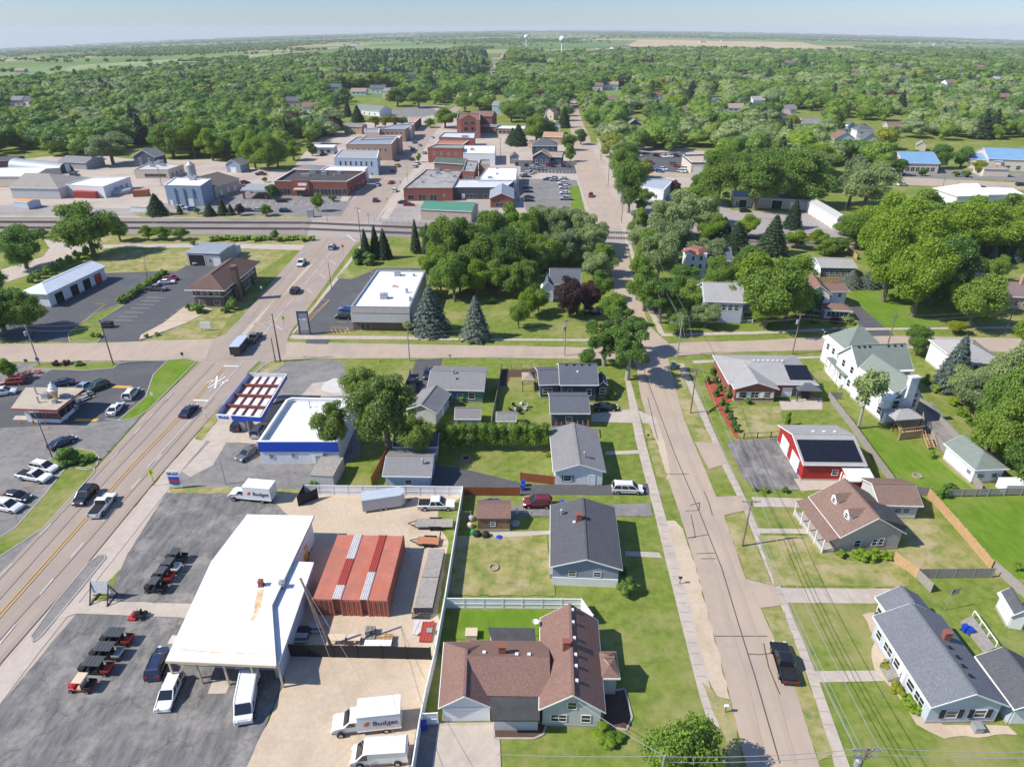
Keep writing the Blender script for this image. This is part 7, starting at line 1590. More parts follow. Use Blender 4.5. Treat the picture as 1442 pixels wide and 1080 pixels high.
for x,y,w,k,l,hf in((880,836,36,'bush','round green bush at the corner of the dark grey house',.75),(878,808,14,'bushdark','small dark bush at the side of the dark grey house',.9),(852,1040,50,'bushbright','mass of bright day lilies before the red brown roofed house',.3),(868,1040,34,'bushbright','smaller day lily patch beside the mass',.3),(1236,872,18,'bushdark','round dark bush by the blue ranch window',.9),(1247,940,22,'bushlime','lime hosta beside the ranch steps',.6),(1262,972,26,'bushlime','larger lime hosta below the ranch steps',.6),(1276,985,24,'bushbright','bright hosta in the ranch bed, middle',.55),(1284,1000,28,'bushbright','bright hosta in the ranch bed, lowest',.55),(1182,783,18,'bush','small bush at the porch corner of the beige house',.6),(1210,786,30,'bushbright','bright bush below the beige house wall',.5),(1228,787,30,'bushbright','middle bright bush below the beige house wall',.5),(1246,786,24,'bushbright','right bright bush below the beige house wall',.5),(1326,700,20,'bushdark','dark rounded shrub at the tan fence corner',1.0),(1432,802,16,'bush','small green bush by the grey fence at the right',.8),(95,654,44,'bushdark','large dark shrub on the kerbed island by the drive-in',.55),(118,652,26,'bush','low green shrub on the kerbed island',.5),(128,648,18,'bushbright','small bright shrub on the kerbed island',.5),(518,372,32,'bushdark','wide dark bush before the fir trio',.5),(505,372,26,'bushdark','dark bush left of the fir trio',.8),(281,440,24,'bush','rounded bush at the office corner, right',.6),(268,437,14,'bush','rounded bush at the office corner, left',.7),(327,436,20,'bush','green bush at the office side',.9),(339,415,22,'bushdark','dark bush along the office side',.8),(352,400,20,'bushdark','far dark bush along the office side',.7),(318,440,16,'bush','low bush on the office path',.6),(130,474,10,'bush','low mounded shrub left of the junction bed',.6),(139,475,12,'bush','low mounded shrub right of the junction bed',.6),(206,475,9,'bush','tiny shrub at the parking kerb, left',.6),(222,473,9,'bush','tiny shrub at the parking kerb, right',.6),(78,515,15,'bushpurple','red flowering bush on the drive-in verge, left',.5),(95,514,15,'bushpurple','red flowering bush on the drive-in verge, right',.5),(112,515,14,'bush','grey green bush on the drive-in verge',.5),(1062,691,10,'bushdark','dark mound at the asphalt drive corner, left',.6),(1077,692,14,'bush','green mound at the asphalt drive corner, middle',.6),(1106,693,14,'bushdark','dark mound at the asphalt drive corner, right',.6),(1052,568,13,'bush','round bush in the brick house bed',.8),(1175,455,20,'bushpurple','red shrub by the glazed porch',.6),(1195,456,20,'bush','green shrub by the glazed porch',.6),(1148,455,18,'bushdark','dark shrub before the two storey white house',.6),(690,427,16,'bush','single bush on the shaded lawn',.6),(860,560,20,'bush','green shrub by the navy house porch',.5),(838,560,18,'bush','low hedge plant before the navy house',.5),(442,684,18,'bush','leafy weed bush beside the pale shed',.8),(772,642,12,'bushlime','pale hosta left of the white bungalow',.5),(655,563,30,'bushbright','leafy flower bed plants before the teal house',.4),(668,563,20,'bush','flower bed shrub right of the teal house bed',.5),(1340,690,18,'bush','bush behind the white garage fence',.6),(1311,645,14,'bushbright','small round bush beside the deck stairs',.8),(1108,600,12,'bushbright','young leafy tree in the mulch ring',1.8)):
 bush(x,y,w,k,l,hf)
for i in range(11):bush(621+i*14.5,632+(i%2),25,'arbor','arborvitae in the tall hedge behind the back lawns',1.9,'arborvitae of the tall hedge','hedge shrub','arborvitae')
for i in range(12):
 t=i/11;bush(172+(232-172)*t,427-(427-388)*t,16,'bush','clipped bush in the long hedge between the two car parks',.62,'long parking lot hedge','hedge shrub','hedge_bush')
for i,(x,y)in enumerate(((1004,528),(996,540),(1008,540),(1013,550),(1008,558),(1022,552),(1025,560),(1016,570),(1022,580),(1027,590),(1032,600),(1037,608))):bush(x,y,14,'bushdark','clipped dark shrub along the red mulch bed',.75,'shrubs of the red mulch bed')
for i,(x,y)in enumerate(((1260,560),(1272,572),(1296,590),(1308,605),(1322,618),(1335,632),(1345,645),(1360,655))):bush(x+45,y-20,20,'bushbright','bright bush along the fence beside the asphalt drive',.6,'bushes beside the long asphalt drive')
for i in range(8):bush(45+i*11,398-i*5.5,16,'bush','green bush in the row behind the car wash',.8,'bushes behind the car wash')
for i in range(14):bush(300+i*10 if i<9 else 395+(i-9)*11,340-(i%3),14,'bushbright' if i%2 else 'bush','weedy green bush along the railway path',.5,'bushes along the railway path')
def inpoly(x,y,poly):
 c=False;n=len(poly)
 for i in range(n):
  x1,y1=poly[i];x2,y2=poly[i-1]
  if(y1>y)!=(y2>y)and x<(x2-x1)*(y-y1)/(y2-y1)+x1:c=not c
 return c
WOODS=[[(-300,226),(-300,128),(0,126),(140,111),(330,97),(430,84),(640,76),(684,80),(682,106),(668,120),(632,148),(600,150),(600,158),(470,150),(472,196),(450,196),(446,206),(400,208),(395,224),(300,219),(240,222),(190,212),(150,224),(60,224)],[(694,108),(720,72),(780,82),(960,72),(1100,76),(1300,84),(1442,84),(1800,100),(1800,224),(1442,214),(1425,196),(1270,200),(1262,222),(1235,240),(1185,240),(1150,226),(1020,208),(960,214),(940,212),(898,212),(892,236),(873,240),(846,200),(828,172),(812,130)],[(694,108),(796,116),(798,172),(790,184),(740,176),(694,160),(650,150),(632,150),(640,142),(672,122)],[(892,236),(905,246),(905,270),(878,262),(866,236)],[(1020,214),(1150,228),(1180,244),(1185,262),(1150,272),(1020,262),(1010,240)],]
NOW=[[(478,148),(600,142),(628,158),(566,174),(470,176)],[(612,150),(640,138),(664,140),(640,190),(590,190)],[(640,160),(696,160),(738,178),(745,190),(640,190)],[(722,90),(775,90),(778,104),(724,104)],[(1240,240),(1260,196),(1500,204),(1500,290),(1240,262)],[(480,126),(560,122),(575,134),(560,142),(480,142)],[(1060,152),(1165,158),(1165,176),(1060,166)]]
HPX=[(1175,1206,196),(1207,1234,184),(1214,1238,197),(1130,1157,174),(1194,1206,178),(1250,1272,178),(884,904,176),(853,875,140),(924,938,142),(962,976,156),(1002,1014,143),(186,218,222),(316,338,233),(483,509,179),(498,534,157),(692,709,149),(765,790,178),(20,70,228),(1290,1306,206)]
def free(x,y,px,py):
 for hx0,hx1,hy in HPX:
  if hx0-6<px<hx1+6 and hy-14<py<hy+10:return False
 for hx,hy,hw in FARH:
  if abs(x-hx)<hw*.5+2 and hy-8<y<hy+13:return False
 return True
HALL=[(hx,hy,hw)for hx,hy,hw in FARH]+[(P((a+b)/2,c).x,P((a+b)/2,c).y,(b-a)/ppm(P(a,c)))for a,b,c in HPX]
HALL+=[(P(a,b).x,P(a,b).y,w_)for a,b,w_ in((691,103,16),(696,97,18),(701,90,22),(706,83,26),(711,77,30))]
NOW.append([(682,110),(699,110),(719,71),(709,71)])
def cap(x,y):
 m=99.0
 for hx,hy,hw in HALL:
  if abs(x-hx*y/hy)<hw*.5+1 and hy-220<y<hy-5:m=min(m,(hy-y)*CAMH/hy+.6)
 return m
CAND=[]
wr=random.Random(3)
Y=260.0
while Y<3000:
 sp=11.5 if Y<1000 else(15 if Y<1800 else 18)
 X=-Y*.92
 while X<Y*.98:
  x=X+wr.uniform(-.45,.45)*sp;y=Y+wr.uniform(-.45,.45)*sp
  px,py=proj((x,y,terrain(x,y)))
  if-60<px<1500 and any(inpoly(px,py,w)for w in WOODS)and not any(inpoly(px,py,w)for w in NOW)and free(x,y,px,py):
   thin=noise.noise(Vector((x*.006,y*.006,3)))
   if wr.random()>(.04 if thin>-.2 else .22):
    if cap(x,y)>3.5 and(Y>420 or all((x-a)**2+(y-b)**2>(c+3.2)**2 for a,b,c in TREES[-400:])):CAND.append((x,y,terrain(x,y),px,py))
  X+=sp
 Y+=sp
CAND.sort(key=lambda c:math.hypot(c[0],c[1]))
budget=300-NT[0]
def pick_kind(x,y,px,py):
 n=noise.noise(Vector((x*.012,y*.012,0)));r_=wr.random()
 if 470<px<700 and 80<py<120 and r_<.45:return 'spruce'
 if r_<.018:return 'purple'
 if r_<.05:return 'spruce'
 if r_<.07:return 'lime'
 if n>.18:return 'silver' if r_<.75 else 'green'
 if n<-.2:return 'dark' if r_<.7 else 'green'
 if px>900 and py>120:return wr.choice(['silver','green','green','bright','silver'])
 return wr.choice(['green','green','dark','bright','dark'])
regn=lambda px,py:'in the near edge of the western wood' if px<480 else('behind the old school and shops' if px<830 else 'in the wood east of the side street')
for c in CAND[:max(0,budget)]:
 x,y,z,px,py=c;k=pick_kind(*c[:2],px,py);hh=min(cap(x,y),wr.uniform(11,17))*(.9 if k=='spruce' else 1);var=wr.choice(PRO[k])
 t=thing('spruce_tree' if k=='spruce' else 'leafy_tree',ADJ[k]+' '+regn(px,py),'tree',(x,y,z),wr.uniform(0,6.28),'trees of the town woods, '+('west' if px<480 else 'middle' if px<830 else 'east'))
 w_=hh*(wr.uniform(.85,1.15)if k!='spruce' else .5);s=(w_/W0.get(k,9.4),w_/W0.get(k,9.4),hh/H0.get(k,11.6))
 inst('crown',var[0],t,sc=s);inst('trunk',var[1],t,sc=s)
def lod_collection(cname,specs):
 c=bpy.data.collections.new(cname)
 for i,(kind,n,leaf,H_,sp_)in enumerate(specs):
  if kind=='spruce':v,ex=crown_conifer(n,leaf,H_,H_*.26)
  else:
   v,bl=crown_decid(n,leaf,nb=16 if n>300 else 9,rx=H_*.48,rz=H_*.44,zc=H_*.53,br=(H_*.14,H_*.24),main=H_*.36,jit=.3);ex=cores(bl,.86)
  o=bpy.data.objects.new(f'{i:02d} {cname}',np_mesh('leaves',v,LEAF[kind],ex));c.objects.link(o)
 return c
KI=['green','dark','bright','silver','spruce','purple','lime']
mid=lod_collection('grove',[(k,1300,.6,12,0)for k in KI]);low=lod_collection('thicket',[(k,420,1.0,12,0)for k in KI])
def scatter(name,label,cat,pts,col):
 me=bpy.data.meshes.new(name);me.from_pydata([p[0]for p in pts],[],[])
 for an,ty,key,data in(('rot','FLOAT_VECTOR','vector',[(0,0,p[1])for p in pts]),('sc','FLOAT_VECTOR','vector',[p[2]for p in pts])):
  a=me.attributes.new(an,ty,'POINT');a.data.foreach_set(key,np.array(data,dtype=np.float32).ravel())
 a=me.attributes.new('idx','INT','POINT');a.data.foreach_set('value',np.array([p[3]for p in pts],dtype=np.int32))
 o=bpy.data.objects.new(name,me);COL.objects.link(o)
 ng=bpy.data.node_groups.new(name,'GeometryNodeTree');ng.interface.new_socket('Geometry',in_out='INPUT',socket_type='NodeSocketGeometry');ng.interface.new_socket('Geometry',in_out='OUTPUT',socket_type='NodeSocketGeometry')
 N,L=ng.nodes,ng.links;gi=N.new('NodeGroupInput');go=N.new('NodeGroupOutput');ip=N.new('GeometryNodeInstanceOnPoints');ci=N.new('GeometryNodeCollectionInfo')
 ci.inputs['Collection'].default_value=col;ci.inputs['Separate Children'].default_value=True;ci.inputs['Reset Children'].default_value=True
 ip.inputs['Pick Instance'].default_value=True
 def attr(n_,t_):a=N.new('GeometryNodeInputNamedAttribute');a.data_type=t_;a.inputs['Name'].default_value=n_;return a.outputs['Attribute']
 L.new(gi.outputs[0],ip.inputs['Points']);L.new(ci.outputs[0],ip.inputs['Instance']);L.new(attr('idx','INT'),ip.inputs['Instance Index'])
 L.new(attr('rot','FLOAT_VECTOR'),ip.inputs['Rotation']);L.new(attr('sc','FLOAT_VECTOR'),ip.inputs['Scale']);L.new(ip.outputs[0],go.inputs[0])
 md=o.modifiers.new('instances','NODES');md.node_group=ng;o['kind']='stuff';tag(o,label,cat);return o
def rest(cs):
 out=[]
 for x,y,z,px,py in cs:
  k=pick_kind(x,y,px,py);far=y>850;hh=wr.uniform(12,19)if far else wr.uniform(10,17.5)
  ch=cap(x,y)
  if py<100:hh*=1.1
  hh=min(hh,ch);w_=max(hh,6)*wr.uniform(1.0,1.45);s=(w_/12,w_/12,hh/12*(1.15 if k=='spruce' else 1));out.append(((x,y,z),wr.uniform(0,6.28),s,KI.index(k)))
 return out
R_=CAND[max(0,budget):]
near_=[c for c in R_ if math.hypot(c[0],c[1])<800];far_=[c for c in R_ if math.hypot(c[0],c[1])>=800]
scatter('woodland','leafy woods of mixed green trees around the small town','woods',rest(near_),mid)
scatter('far_woodland','hazy mass of small trees beyond the town toward the fields','woods',rest(far_),low)
pts=[]
y=42.0
while y<122:
 step=1.2 if y<60 else(1.6 if y<80 else 2.6);x=-80.0
 while x<1540:
  xx=x+wr.uniform(-1.5,1.5);yy=y+wr.uniform(-.6,.6)
  b=P(xx,yy);d=math.hypot(b.x,b.y);hy=proj((b.x,b.y,b.z))[1]
  if 1500<d<17500 and abs(hy-yy)<4 and not any(inpoly(xx,yy,w)for w in WOODS)and not any(inpoly(xx,yy,w)for w in NOW)and not(700<xx<716 and yy>70):
   dip=terrain(b.x,b.y);rel=yy-(39+(27*((780-xx)/780)**1.6 if xx<780 else 13*((xx-780)/662)**1.7))
   n=noise.noise(Vector((b.x*.0011,b.y*.0006,1)))+.4*noise.noise(Vector((b.x*.004,b.y*.002,5)))
   th=-.4 if rel<9 else(-.06 if rel<14 else(.10 if rel<24 else .27))
   tan=inpoly(xx,yy,[(860,54),(960,54.5),(1120,61),(1245,72),(1245,82),(860,74)])
   if tan:th=.75
   if xx>780 and rel>14 and not tan:th=.12
   if 480<xx<860 and 14<rel<34:th=.06
   hedge=abs(noise.noise(Vector((b.x*.0009,b.y*.0016,9))))<.018 and not tan
   if n>th or(hedge and wr.random()<.8):
    big=max(1.0,d/2600.0);hh=wr.uniform(8,12)*(1+.12*(big-1));w_=hh*1.2*big
    pts.append(((b.x,b.y,b.z-.3),wr.uniform(0,6.28),(w_/12,w_/12,hh/12),wr.choice([0,0,1,1,1,2,3])))
  x+=2.6 if y<60 else 3.4
 y+=step
scatter('distant_copses','hazy tree lines and copses between the far fields','woods',pts,low)
print('trees',NT[0],'cand',len(CAND),'copse',len(pts))
def drape(name,m,q,n=8,mm=5):
 c=[P(x,y,1.5)for x,y in q];mb=MB();g=[]
 for j in range(mm+1):
  for i in range(n+1):
   a=Vector((q[0][0],q[0][1],0)).lerp(Vector((q[1][0],q[1][1],0)),i/n);b=Vector((q[3][0],q[3][1],0)).lerp(Vector((q[2][0],q[2][1],0)),i/n);s=a.lerp(b,j/mm);w=P(s.x,s.y,1.2+.0008*P(s.x,s.y).y);g.append(w)
 mb.add(g,[(j*(n+1)+i,j*(n+1)+i+1,(j+1)*(n+1)+i+1,(j+1)*(n+1)+i)for j in range(mm)for i in range(n)]);return struct(name,mb,m)
TANF=mat('tan stubble',(.50,.37,.235),(.42,.34,.20),scale=.004,rough=1,c3=(.30,.30,.14),scale3=.0016,amt3=.6)
drape('stubble_field',TANF,[(880,66),(1205,76),(1130,60),(900,56)])
drape('crop_field',mat('pale crop',(.24,.29,.12),(.30,.31,.15),scale=.003,rough=1),[(930,76),(1250,84),(1210,76),(900,67)])
drape('crop_field',mat('green crop',(.15,.24,.08),(.18,.26,.09),scale=.003,rough=1),[(0,112),(330,88),(470,75),(0,98)])
drape('crop_field',MATS['green crop'],[(480,74),(660,74),(640,64),(500,66)])
drape('crop_field',MATS['pale crop'],[(60,104),(330,84),(440,72),(110,92)])
# ================================================================ FENCES, POLES, SIGNS, SMALL THINGS
def fence(pts,h,m,label,style='panel',name='fence',pm=None,post=2.4,cat='fence',th=.06,ph=.12):
 W=[P(x,y)for x,y in pts];t=thing(name,label,cat,tuple(W[0]));pm=pm or m;posts=0
 proto_m=MB();proto_m.box(-.07,-.07,0,.07,.07,h+ph);pmesh=proto_m.mesh('post',pm)
 for a,b in zip(W,W[1:]):
  d=b-a;L=d.length;n=max(1,round(L/post));mb=MB()
  if style=='panel':mb.bar(a+Vector((0,0,h/2+.05)),b+Vector((0,0,h/2+.05)),th,h-.06)
  elif style=='rail':
   for k in range(3):mb.bar(a+Vector((0,0,h*(.3+.3*k))),b+Vector((0,0,h*(.3+.3*k))),.05,h*.24)
  elif style=='wire':
   mb.bar(a+Vector((0,0,h)),b+Vector((0,0,h)),.05);mb.bar(a+Vector((0,0,.1)),b+Vector((0,0,.1)),.03)
  elif style=='boards':
   k=int(L/.3);s=Vector((d.y,-d.x,0)).normalized()*.03
   mb.bar(a+Vector((0,0,h/2+.04)),b+Vector((0,0,h/2+.04)),.03,h-.08)
   for i in range(k):p=a.lerp(b,i/k);q=a.lerp(b,(i+.7)/k);mb.bar(p+s+Vector((0,0,h/2+.04)),q+s+Vector((0,0,h/2+.04)),.03,h-.02)
  mb.obj('panel',m,t)
  if style=='panel' and m is WHITE:
   cp=MB();cp.bar(a+Vector((0,0,h+.03)),b+Vector((0,0,h+.03)),.14,.08);cp.bar(a+Vector((0,0,.12)),b+Vector((0,0,.12)),.12,.14);cp.obj('rail',WHITE,t)
   for f_ in(.5,):cp=MB();s=Vector((d.y,-d.x,0)).normalized()*.05;cp.bar(a+s+Vector((0,0,h*f_)),b+s+Vector((0,0,h*f_)),.06,.08);cp.obj('rail',WHITE,t)
  for i in range(n+1):
   if posts>90:break
   p=a.lerp(b,i/n);o=inst('post',pmesh,t,tuple(p-W[0]),math.atan2(d.y,d.x));posts+=1
 return t
fence([(430,697),(652,699)],1.9,WHITE,'white vinyl fence along the top of the gravel yard',post=2.4)
fence([(652,700),(641,768),(627,858),(614,930),(601,985),(592,1030),(582,1095)],1.9,WHITE,'long white vinyl fence between the gravel yard and the houses')
fence([(627,856),(818,857),(834,880)],1.7,WHITE,'white vinyl fence crossing the lawn behind the red brown roofs')
fence([(597,1020),(617,1019)],1.8,WHITE,'short white vinyl gate beside the garage door')
fence([(652,697.5),(732,698)],1.7,WOODRED,'red brown board fence above the brown shed','boards');fence([(733,677),(781,682.5)],1.7,WOODRED,'red brown board fence beside the blue bins','boards');fence([(524,684),(537,659),(548,640)],1.8,WOODRED,'orange brown fence beside the blue grey house','boards')
BSC=mat('black screen mesh',(.02,.02,.022),rough=.7)
fence([(402,924),(607,929)],2.1,BSC,'black screened fence across the gravel yard',post=3,name='screen_fence')
fence([(421,713),(448,702)],2.0,BSC,'open black screened gate at the yard entrance',post=3,name='yard_gate',cat='gate');fence([(421,713),(430,697)],2.0,BSC,'short black screen panel beside the open gate',post=3,name='screen_fence')
fence([(565,563),(576,540),(578,528)],1.8,WOODGREY,'weathered grey fence beside the black pickup','boards');fence([(692,598),(700,560),(706,520)],1.5,WOODGREY,'grey fence between the teal and navy house yards','boards',post=2.4)
fence([(706,520),(762,519)],1.3,METAL,'thin wire fence around the bare garden bed','wire')
fence([(1166,562),(1200,606),(1230,648),(1262,692)],1.7,WOODGREY,'grey board fence beside the red garage','boards');fence([(1166,562),(1184,562)],1.6,WOODGREY,'short grey fence by the gazebo patio','boards')
fence([(1306,700),(1345,744),(1394,802)],1.7,WOODTAN,'new tan board fence running down the right hand yards','boards');fence([(1290,814),(1396,813)],1.7,WOODGREY,'weathered board fence across the yard behind the beige house','boards')
fence([(1258,790),(1290,814)],1.7,WOODTAN,'tan board fence by the beige house bushes','boards');fence([(1290,814),(1310,834)],1.6,WOODGREY,'grey fence beside the ranch roof corner','boards');fence([(1398,803),(1420,822),(1450,850)],1.6,WOODGREY,'grey board fence behind the small dark roofed shed','boards')
fence([(1282,697),(1308,698)],1.7,WOODGREY,'short grey fence joining the tan fence behind the garage','boards')
fence([(1336,700),(1390,699),(1460,697)],1.5,WOODGREY,'three rail grey fence at the right edge of the lawn','rail')
fence([(1290,560),(1320,590),(1352,625),(1375,640)],1.2,WOODGREY,'low grey fence along the bright bushes','boards');fence([(1310,615),(1334,642)],1.5,WOODGREY,'grey fence panel beside the deck stairs','boards');fence([(1368,678),(1380,694)],1.6,WOODGREY,'grey fence stub at the white garage','boards')
fence([(1047,618),(1104,615)],1.2,DARKMETAL,'black chain fence below the brick house lawn','wire')
fence([(1108,396),(1160,397),(1194,398)],1.5,WOODTAN,'tan picket fence behind the teal walled low house','boards');fence([(1190,352),(1206,366)],1.8,WOODTAN,'tan board fence near the tracks','boards');fence([(1130,338),(1212,342)],1.4,WOODRED,'low brown retaining fence by the tracks','boards')
fence([(718,231),(812,232.5)],2.0,WOODGREY,'grey board fence along the upper parking lot','boards',post=3)
fence([(648,729),(663,729)],1.2,METAL,'short chain link gate beside the brown shed','wire',name='chain_fence');fence([(722,729),(775,729)],1.2,METAL,'chain link fence below the red suv','wire',name='chain_fence')
fence([(600,316),(528,312)],1.0,METAL,'grey guard rail beside the tracks and lot','wire');fence([(200,304),(440,306)],1.3,METAL,'thin wire fence along the bank lot and tracks','wire',post=6)
fence([(215,218),(300,216),(345,212)],1.8,WOODGREY,'grey board fence behind the cream office','boards',post=4);fence([(995,583),(1010,572)],.4,REDMULCH,'red edging strip in the mulch bed','panel',name='garden_edging',cat='edging')
POLES={}
def pole(key,x,y,yt,label,arms=((0,1.2),),lamp=None,h=None,m=None,xt=None,top=None,tr=False,name='utility_pole',cat='utility pole',r=.16):
 if top:pt=P(top[0],top[1],h);b=Vector((pt.x,pt.y,0))
 else:b=P(x,y)
 h=h or hgt(b,yt);t=thing(name,label,cat,tuple(b));tp=b+Vector((0,0,h))
 m_=MB();m_.tube(b+Vector((0,0,-.2)),tp,r,r*.65,8);m_.obj('shaft',m or WOODPOLE,t)
 for dz,hw in arms:
  m_=MB();z=h-.4-dz;m_.box(b.x-hw,b.y-.06,z-.07,b.x+hw,b.y+.06,z+.07);m_.bar((b.x,b.y,z-.7),(b.x+hw*.6,b.y,z),.04);m_.bar((b.x,b.y,z-.7),(b.x-hw*.6,b.y,z),.04)
  o=m_.obj('crossarm',WOODGREY,t)
  for k in(-1,-.45,.45,1):i_=MB();i_.lathe([(.05,0),(.07,.1),(.04,.22)],(b.x+hw*k*.95,b.y,z+.07),6);i_.obj('insulator',METAL,o,off=tuple(b))
 if tr:m_=MB();m_.lathe([(.28,0),(.3,.05),(.3,.9),(.1,1.0)],(b.x-.45,b.y-.1,h-2.6),10);m_.obj('transformer',METAL,t)
 if lamp:
  dx,dy,z=lamp;m_=MB();e=b+Vector((dx,dy,z+.9));s_=b+Vector((0,0,z));md=s_.lerp(e,.5)+Vector((0,0,.5));m_.tube(s_,md,.05,.05,6);m_.tube(md,e,.05,.04,6);m_.obj('lamp_arm',METAL,t)
  m_=MB();q=e;m_.box(q.x-.35,q.y-.14,q.z-.1,q.x+.35,q.y+.14,q.z+.06);m_.obj('lamp_head',METAL,t)
 POLES[key]=tp;return t
pole('a',1045,769,703,'brown utility pole with a crossarm on the verge by the beige house',((0,1.3),));pole('b',972,582,519,'brown utility pole beside the street sidewalk, top bare',((0,1.0),));pole('c',954,502,443,'pale utility pole with a street lamp at the crossroads corner',((0,.9),),lamp=(-2.4,-.3,7.6),m=METAL)
pole('d',0,0,0,'utility pole with wide crossarms at the bottom edge',((0,1.3),(.9,1.1)),top=(1222,1052),h=9.5,tr=True);pole('e',0,0,0,'bare pole cut by the bottom edge before the maple',(),top=(936,1064),h=9.5,m=METAL)
pole('f',795,501,450,'grey utility pole on the cross street before the purple tree',((0,.5),),m=METAL,tr=True);pole('g',1115.5,499,441,'utility pole with a transformer by the brick ranch',((0,.8),),tr=True);pole('h',1249,489,443,'utility pole behind the tall white house',((0,1.2),));pole('i',1415,470,431,'utility pole at the right end of the cross street',((0,1.2),))
pole('j',55.7,514,457,'grey utility pole beside the drive-in, left of the two',((0,.4),),tr=True,m=METAL);pole('k',160,514,450,'grey utility pole beside the crossroads car park',((0,.4),));pole('l',395,509,442,'brown pole with a street lamp at the fuel station corner',(),lamp=(-4.2,.5,8.2),r=.2);pole('m',388,510,476,'shorter brown pole beside the corner lamp pole',(),r=.17)
pole('n',577,509,467,'grey pole on the cross street opposite the corner store',(),m=METAL);pole('o',467,407,369,'slender dark light pole beside the store car park',(),m=DARKMETAL,r=.09)
pole('p',509,346,292,'tall utility pole right of the railway crossing',((0,1.2),));pole('q',889,339,300,'utility pole near the crossing on the side street',((0,1),));pole('r',875,314,272,'utility pole beyond the side street crossing',((0,1),));pole('s',856,264,213,'utility pole far up the east kerb',((0,1),));pole('s2',846,226,192,'utility pole farther up the east kerb',((0,1),));pole('s3',826,176,150,'farthest utility pole on the east kerb',((0,1),))
pole('u',730,284,248,'utility pole beside the white membrane roofed hall',((0,1),));pole('v',575,266,232,'street pole at the downtown crosswalk',(),m=METAL,r=.1);pole('w',461,312,282,'crossing signal mast west of the main road',((.2,.6),),m=METAL,r=.15,name='signal_mast',cat='signal');pole('x',228,262,236,'utility pole left of the blue grey workshop',((0,1),));pole('y',520,320,300,'crossing signal mast east of the main road',((.2,.6),),m=METAL,r=.12,name='signal_mast',cat='signal');pole('z',422,196,174,'utility pole by the purple trees west of downtown',((0,1),))
pole('aa',705,229,195,'utility pole beside the gravel lot behind the shops',((0,.8),));pole('ab',1348,262,240,'pole with a white sign in the hall car park',(),m=METAL,r=.12);pole('ac',1324,275,250,'pole beside the white warehouse',((0,.8),),r=.14);pole('ad',1186,312,284,'pole at the corner of the white storage block',(),r=.12)
pole('ae',208,392,370,'light pole in the car wash lot',(),m=DARKMETAL,r=.08);pole('af',208,383,358,'light pole on the lawn behind the car wash',(),m=METAL,r=.08);pole('ag',263,402,380,'light pole beside the long office lot',(),m=METAL,r=.08)
pole('ah',74,645,592,'tall light pole on the shrub island',(),m=DARKMETAL,r=.09,lamp=(-.6,0,8.5));pole('ai',318,682,645,'pale twin light post on the fuel station kerb',(),m=METAL,r=.09);pole('aj',370,519,488,'white light post at the corner kerb',(),m=WHITE,r=.09)
a_=P(470,918);b_=P(423,814,10.5);m_=MB();t=thing('leaning_pole','grey leaning utility pole rising behind the black screen fence','utility pole',tuple(a_));m_.tube(a_,b_,.2,.13,8);m_.obj('shaft',WOODPOLE,t);POLES['lean']=b_
WIREM=mat('wire aluminium',(.30,.30,.30),rough=.5)
def wire(a,b,label,sag=1.0,offs=((0,0),),r=.018,group='overhead wires'):
 for o in offs:
  m_=MB();p=Vector(a)+Vector((o[0],0,o[1]));q=Vector(b)+Vector((o[0],0,o[1]));n=9;prev=None
  for i in range(n+1):
   t=i/n;c=p.lerp(q,t)-Vector((0,0,sag*4*t*(1-t)))
   if prev is not None:m_.tube(prev,c,r,n=4)
   prev=c
  single('overhead_wire',m_,WIREM,label,'wire',group,loc=tuple(p))
three=((-1.1,-.2),(1.1,-.2),(0,-1.6))
for a,b,l in(('d','a','overhead wire above the right sidewalk, nearest span'),('a','b','overhead wire above the right sidewalk, middle span'),('b','c','overhead wire above the right sidewalk by the brick ranch'),('c','q','overhead wire over the street trees beyond the crossroads'),('q','r','overhead wire beyond the side street crossing'),('r','s','overhead wire up the east kerb'),('s','s2','overhead wire farther up the east kerb')):
 wire(POLES[a],POLES[b],l,.8,three if a!='d' else((-1.1,-.2),(-.5,-.2),(1.1,-.2),(0,-2.0)),.03 if b in 'ab' else .022)
for a,b,l in(('c','g','overhead wire along the cross street by the brick ranch'),('g','h','overhead wire behind the tall white house'),('h','i','overhead wire at the right end of the cross street'),('j','k','overhead wire above the drive-in verge'),('k','l','overhead wire over the main crossroads'),('f','n','overhead wire along the cross street before the spruces'),('c','f','overhead wire from the crossroads lamp pole westward')):
 wire(POLES[a],POLES[b],l,.7,((0,-.2),(.5,-1.3)),.022)
wire(POLES['lean'],P(560,1040,7),'service wire from the leaning pole over the gravel',.3,((0,0),));wire(POLES['lean'],P(530,1100,7),'second service wire from the leaning pole',.3,((0,0),));wire(POLES['e'],P(810,985,4.2),'service wire from the bottom pole to the grey gable',.3,((0,0),),.03)
wire(POLES['e'],P(700,1062,8.5),'overhead wire along the bottom edge, left',.2,((0,0),),.03);wire(POLES['e'],POLES['d'],'overhead wire along the bottom edge, middle',.5,((0,-.1),(0,-.9)),.03);wire(POLES['d'],P(1460,1058,9.0),'overhead wire along the bottom edge, right',.3,((0,0),(0,-.9)),.03)
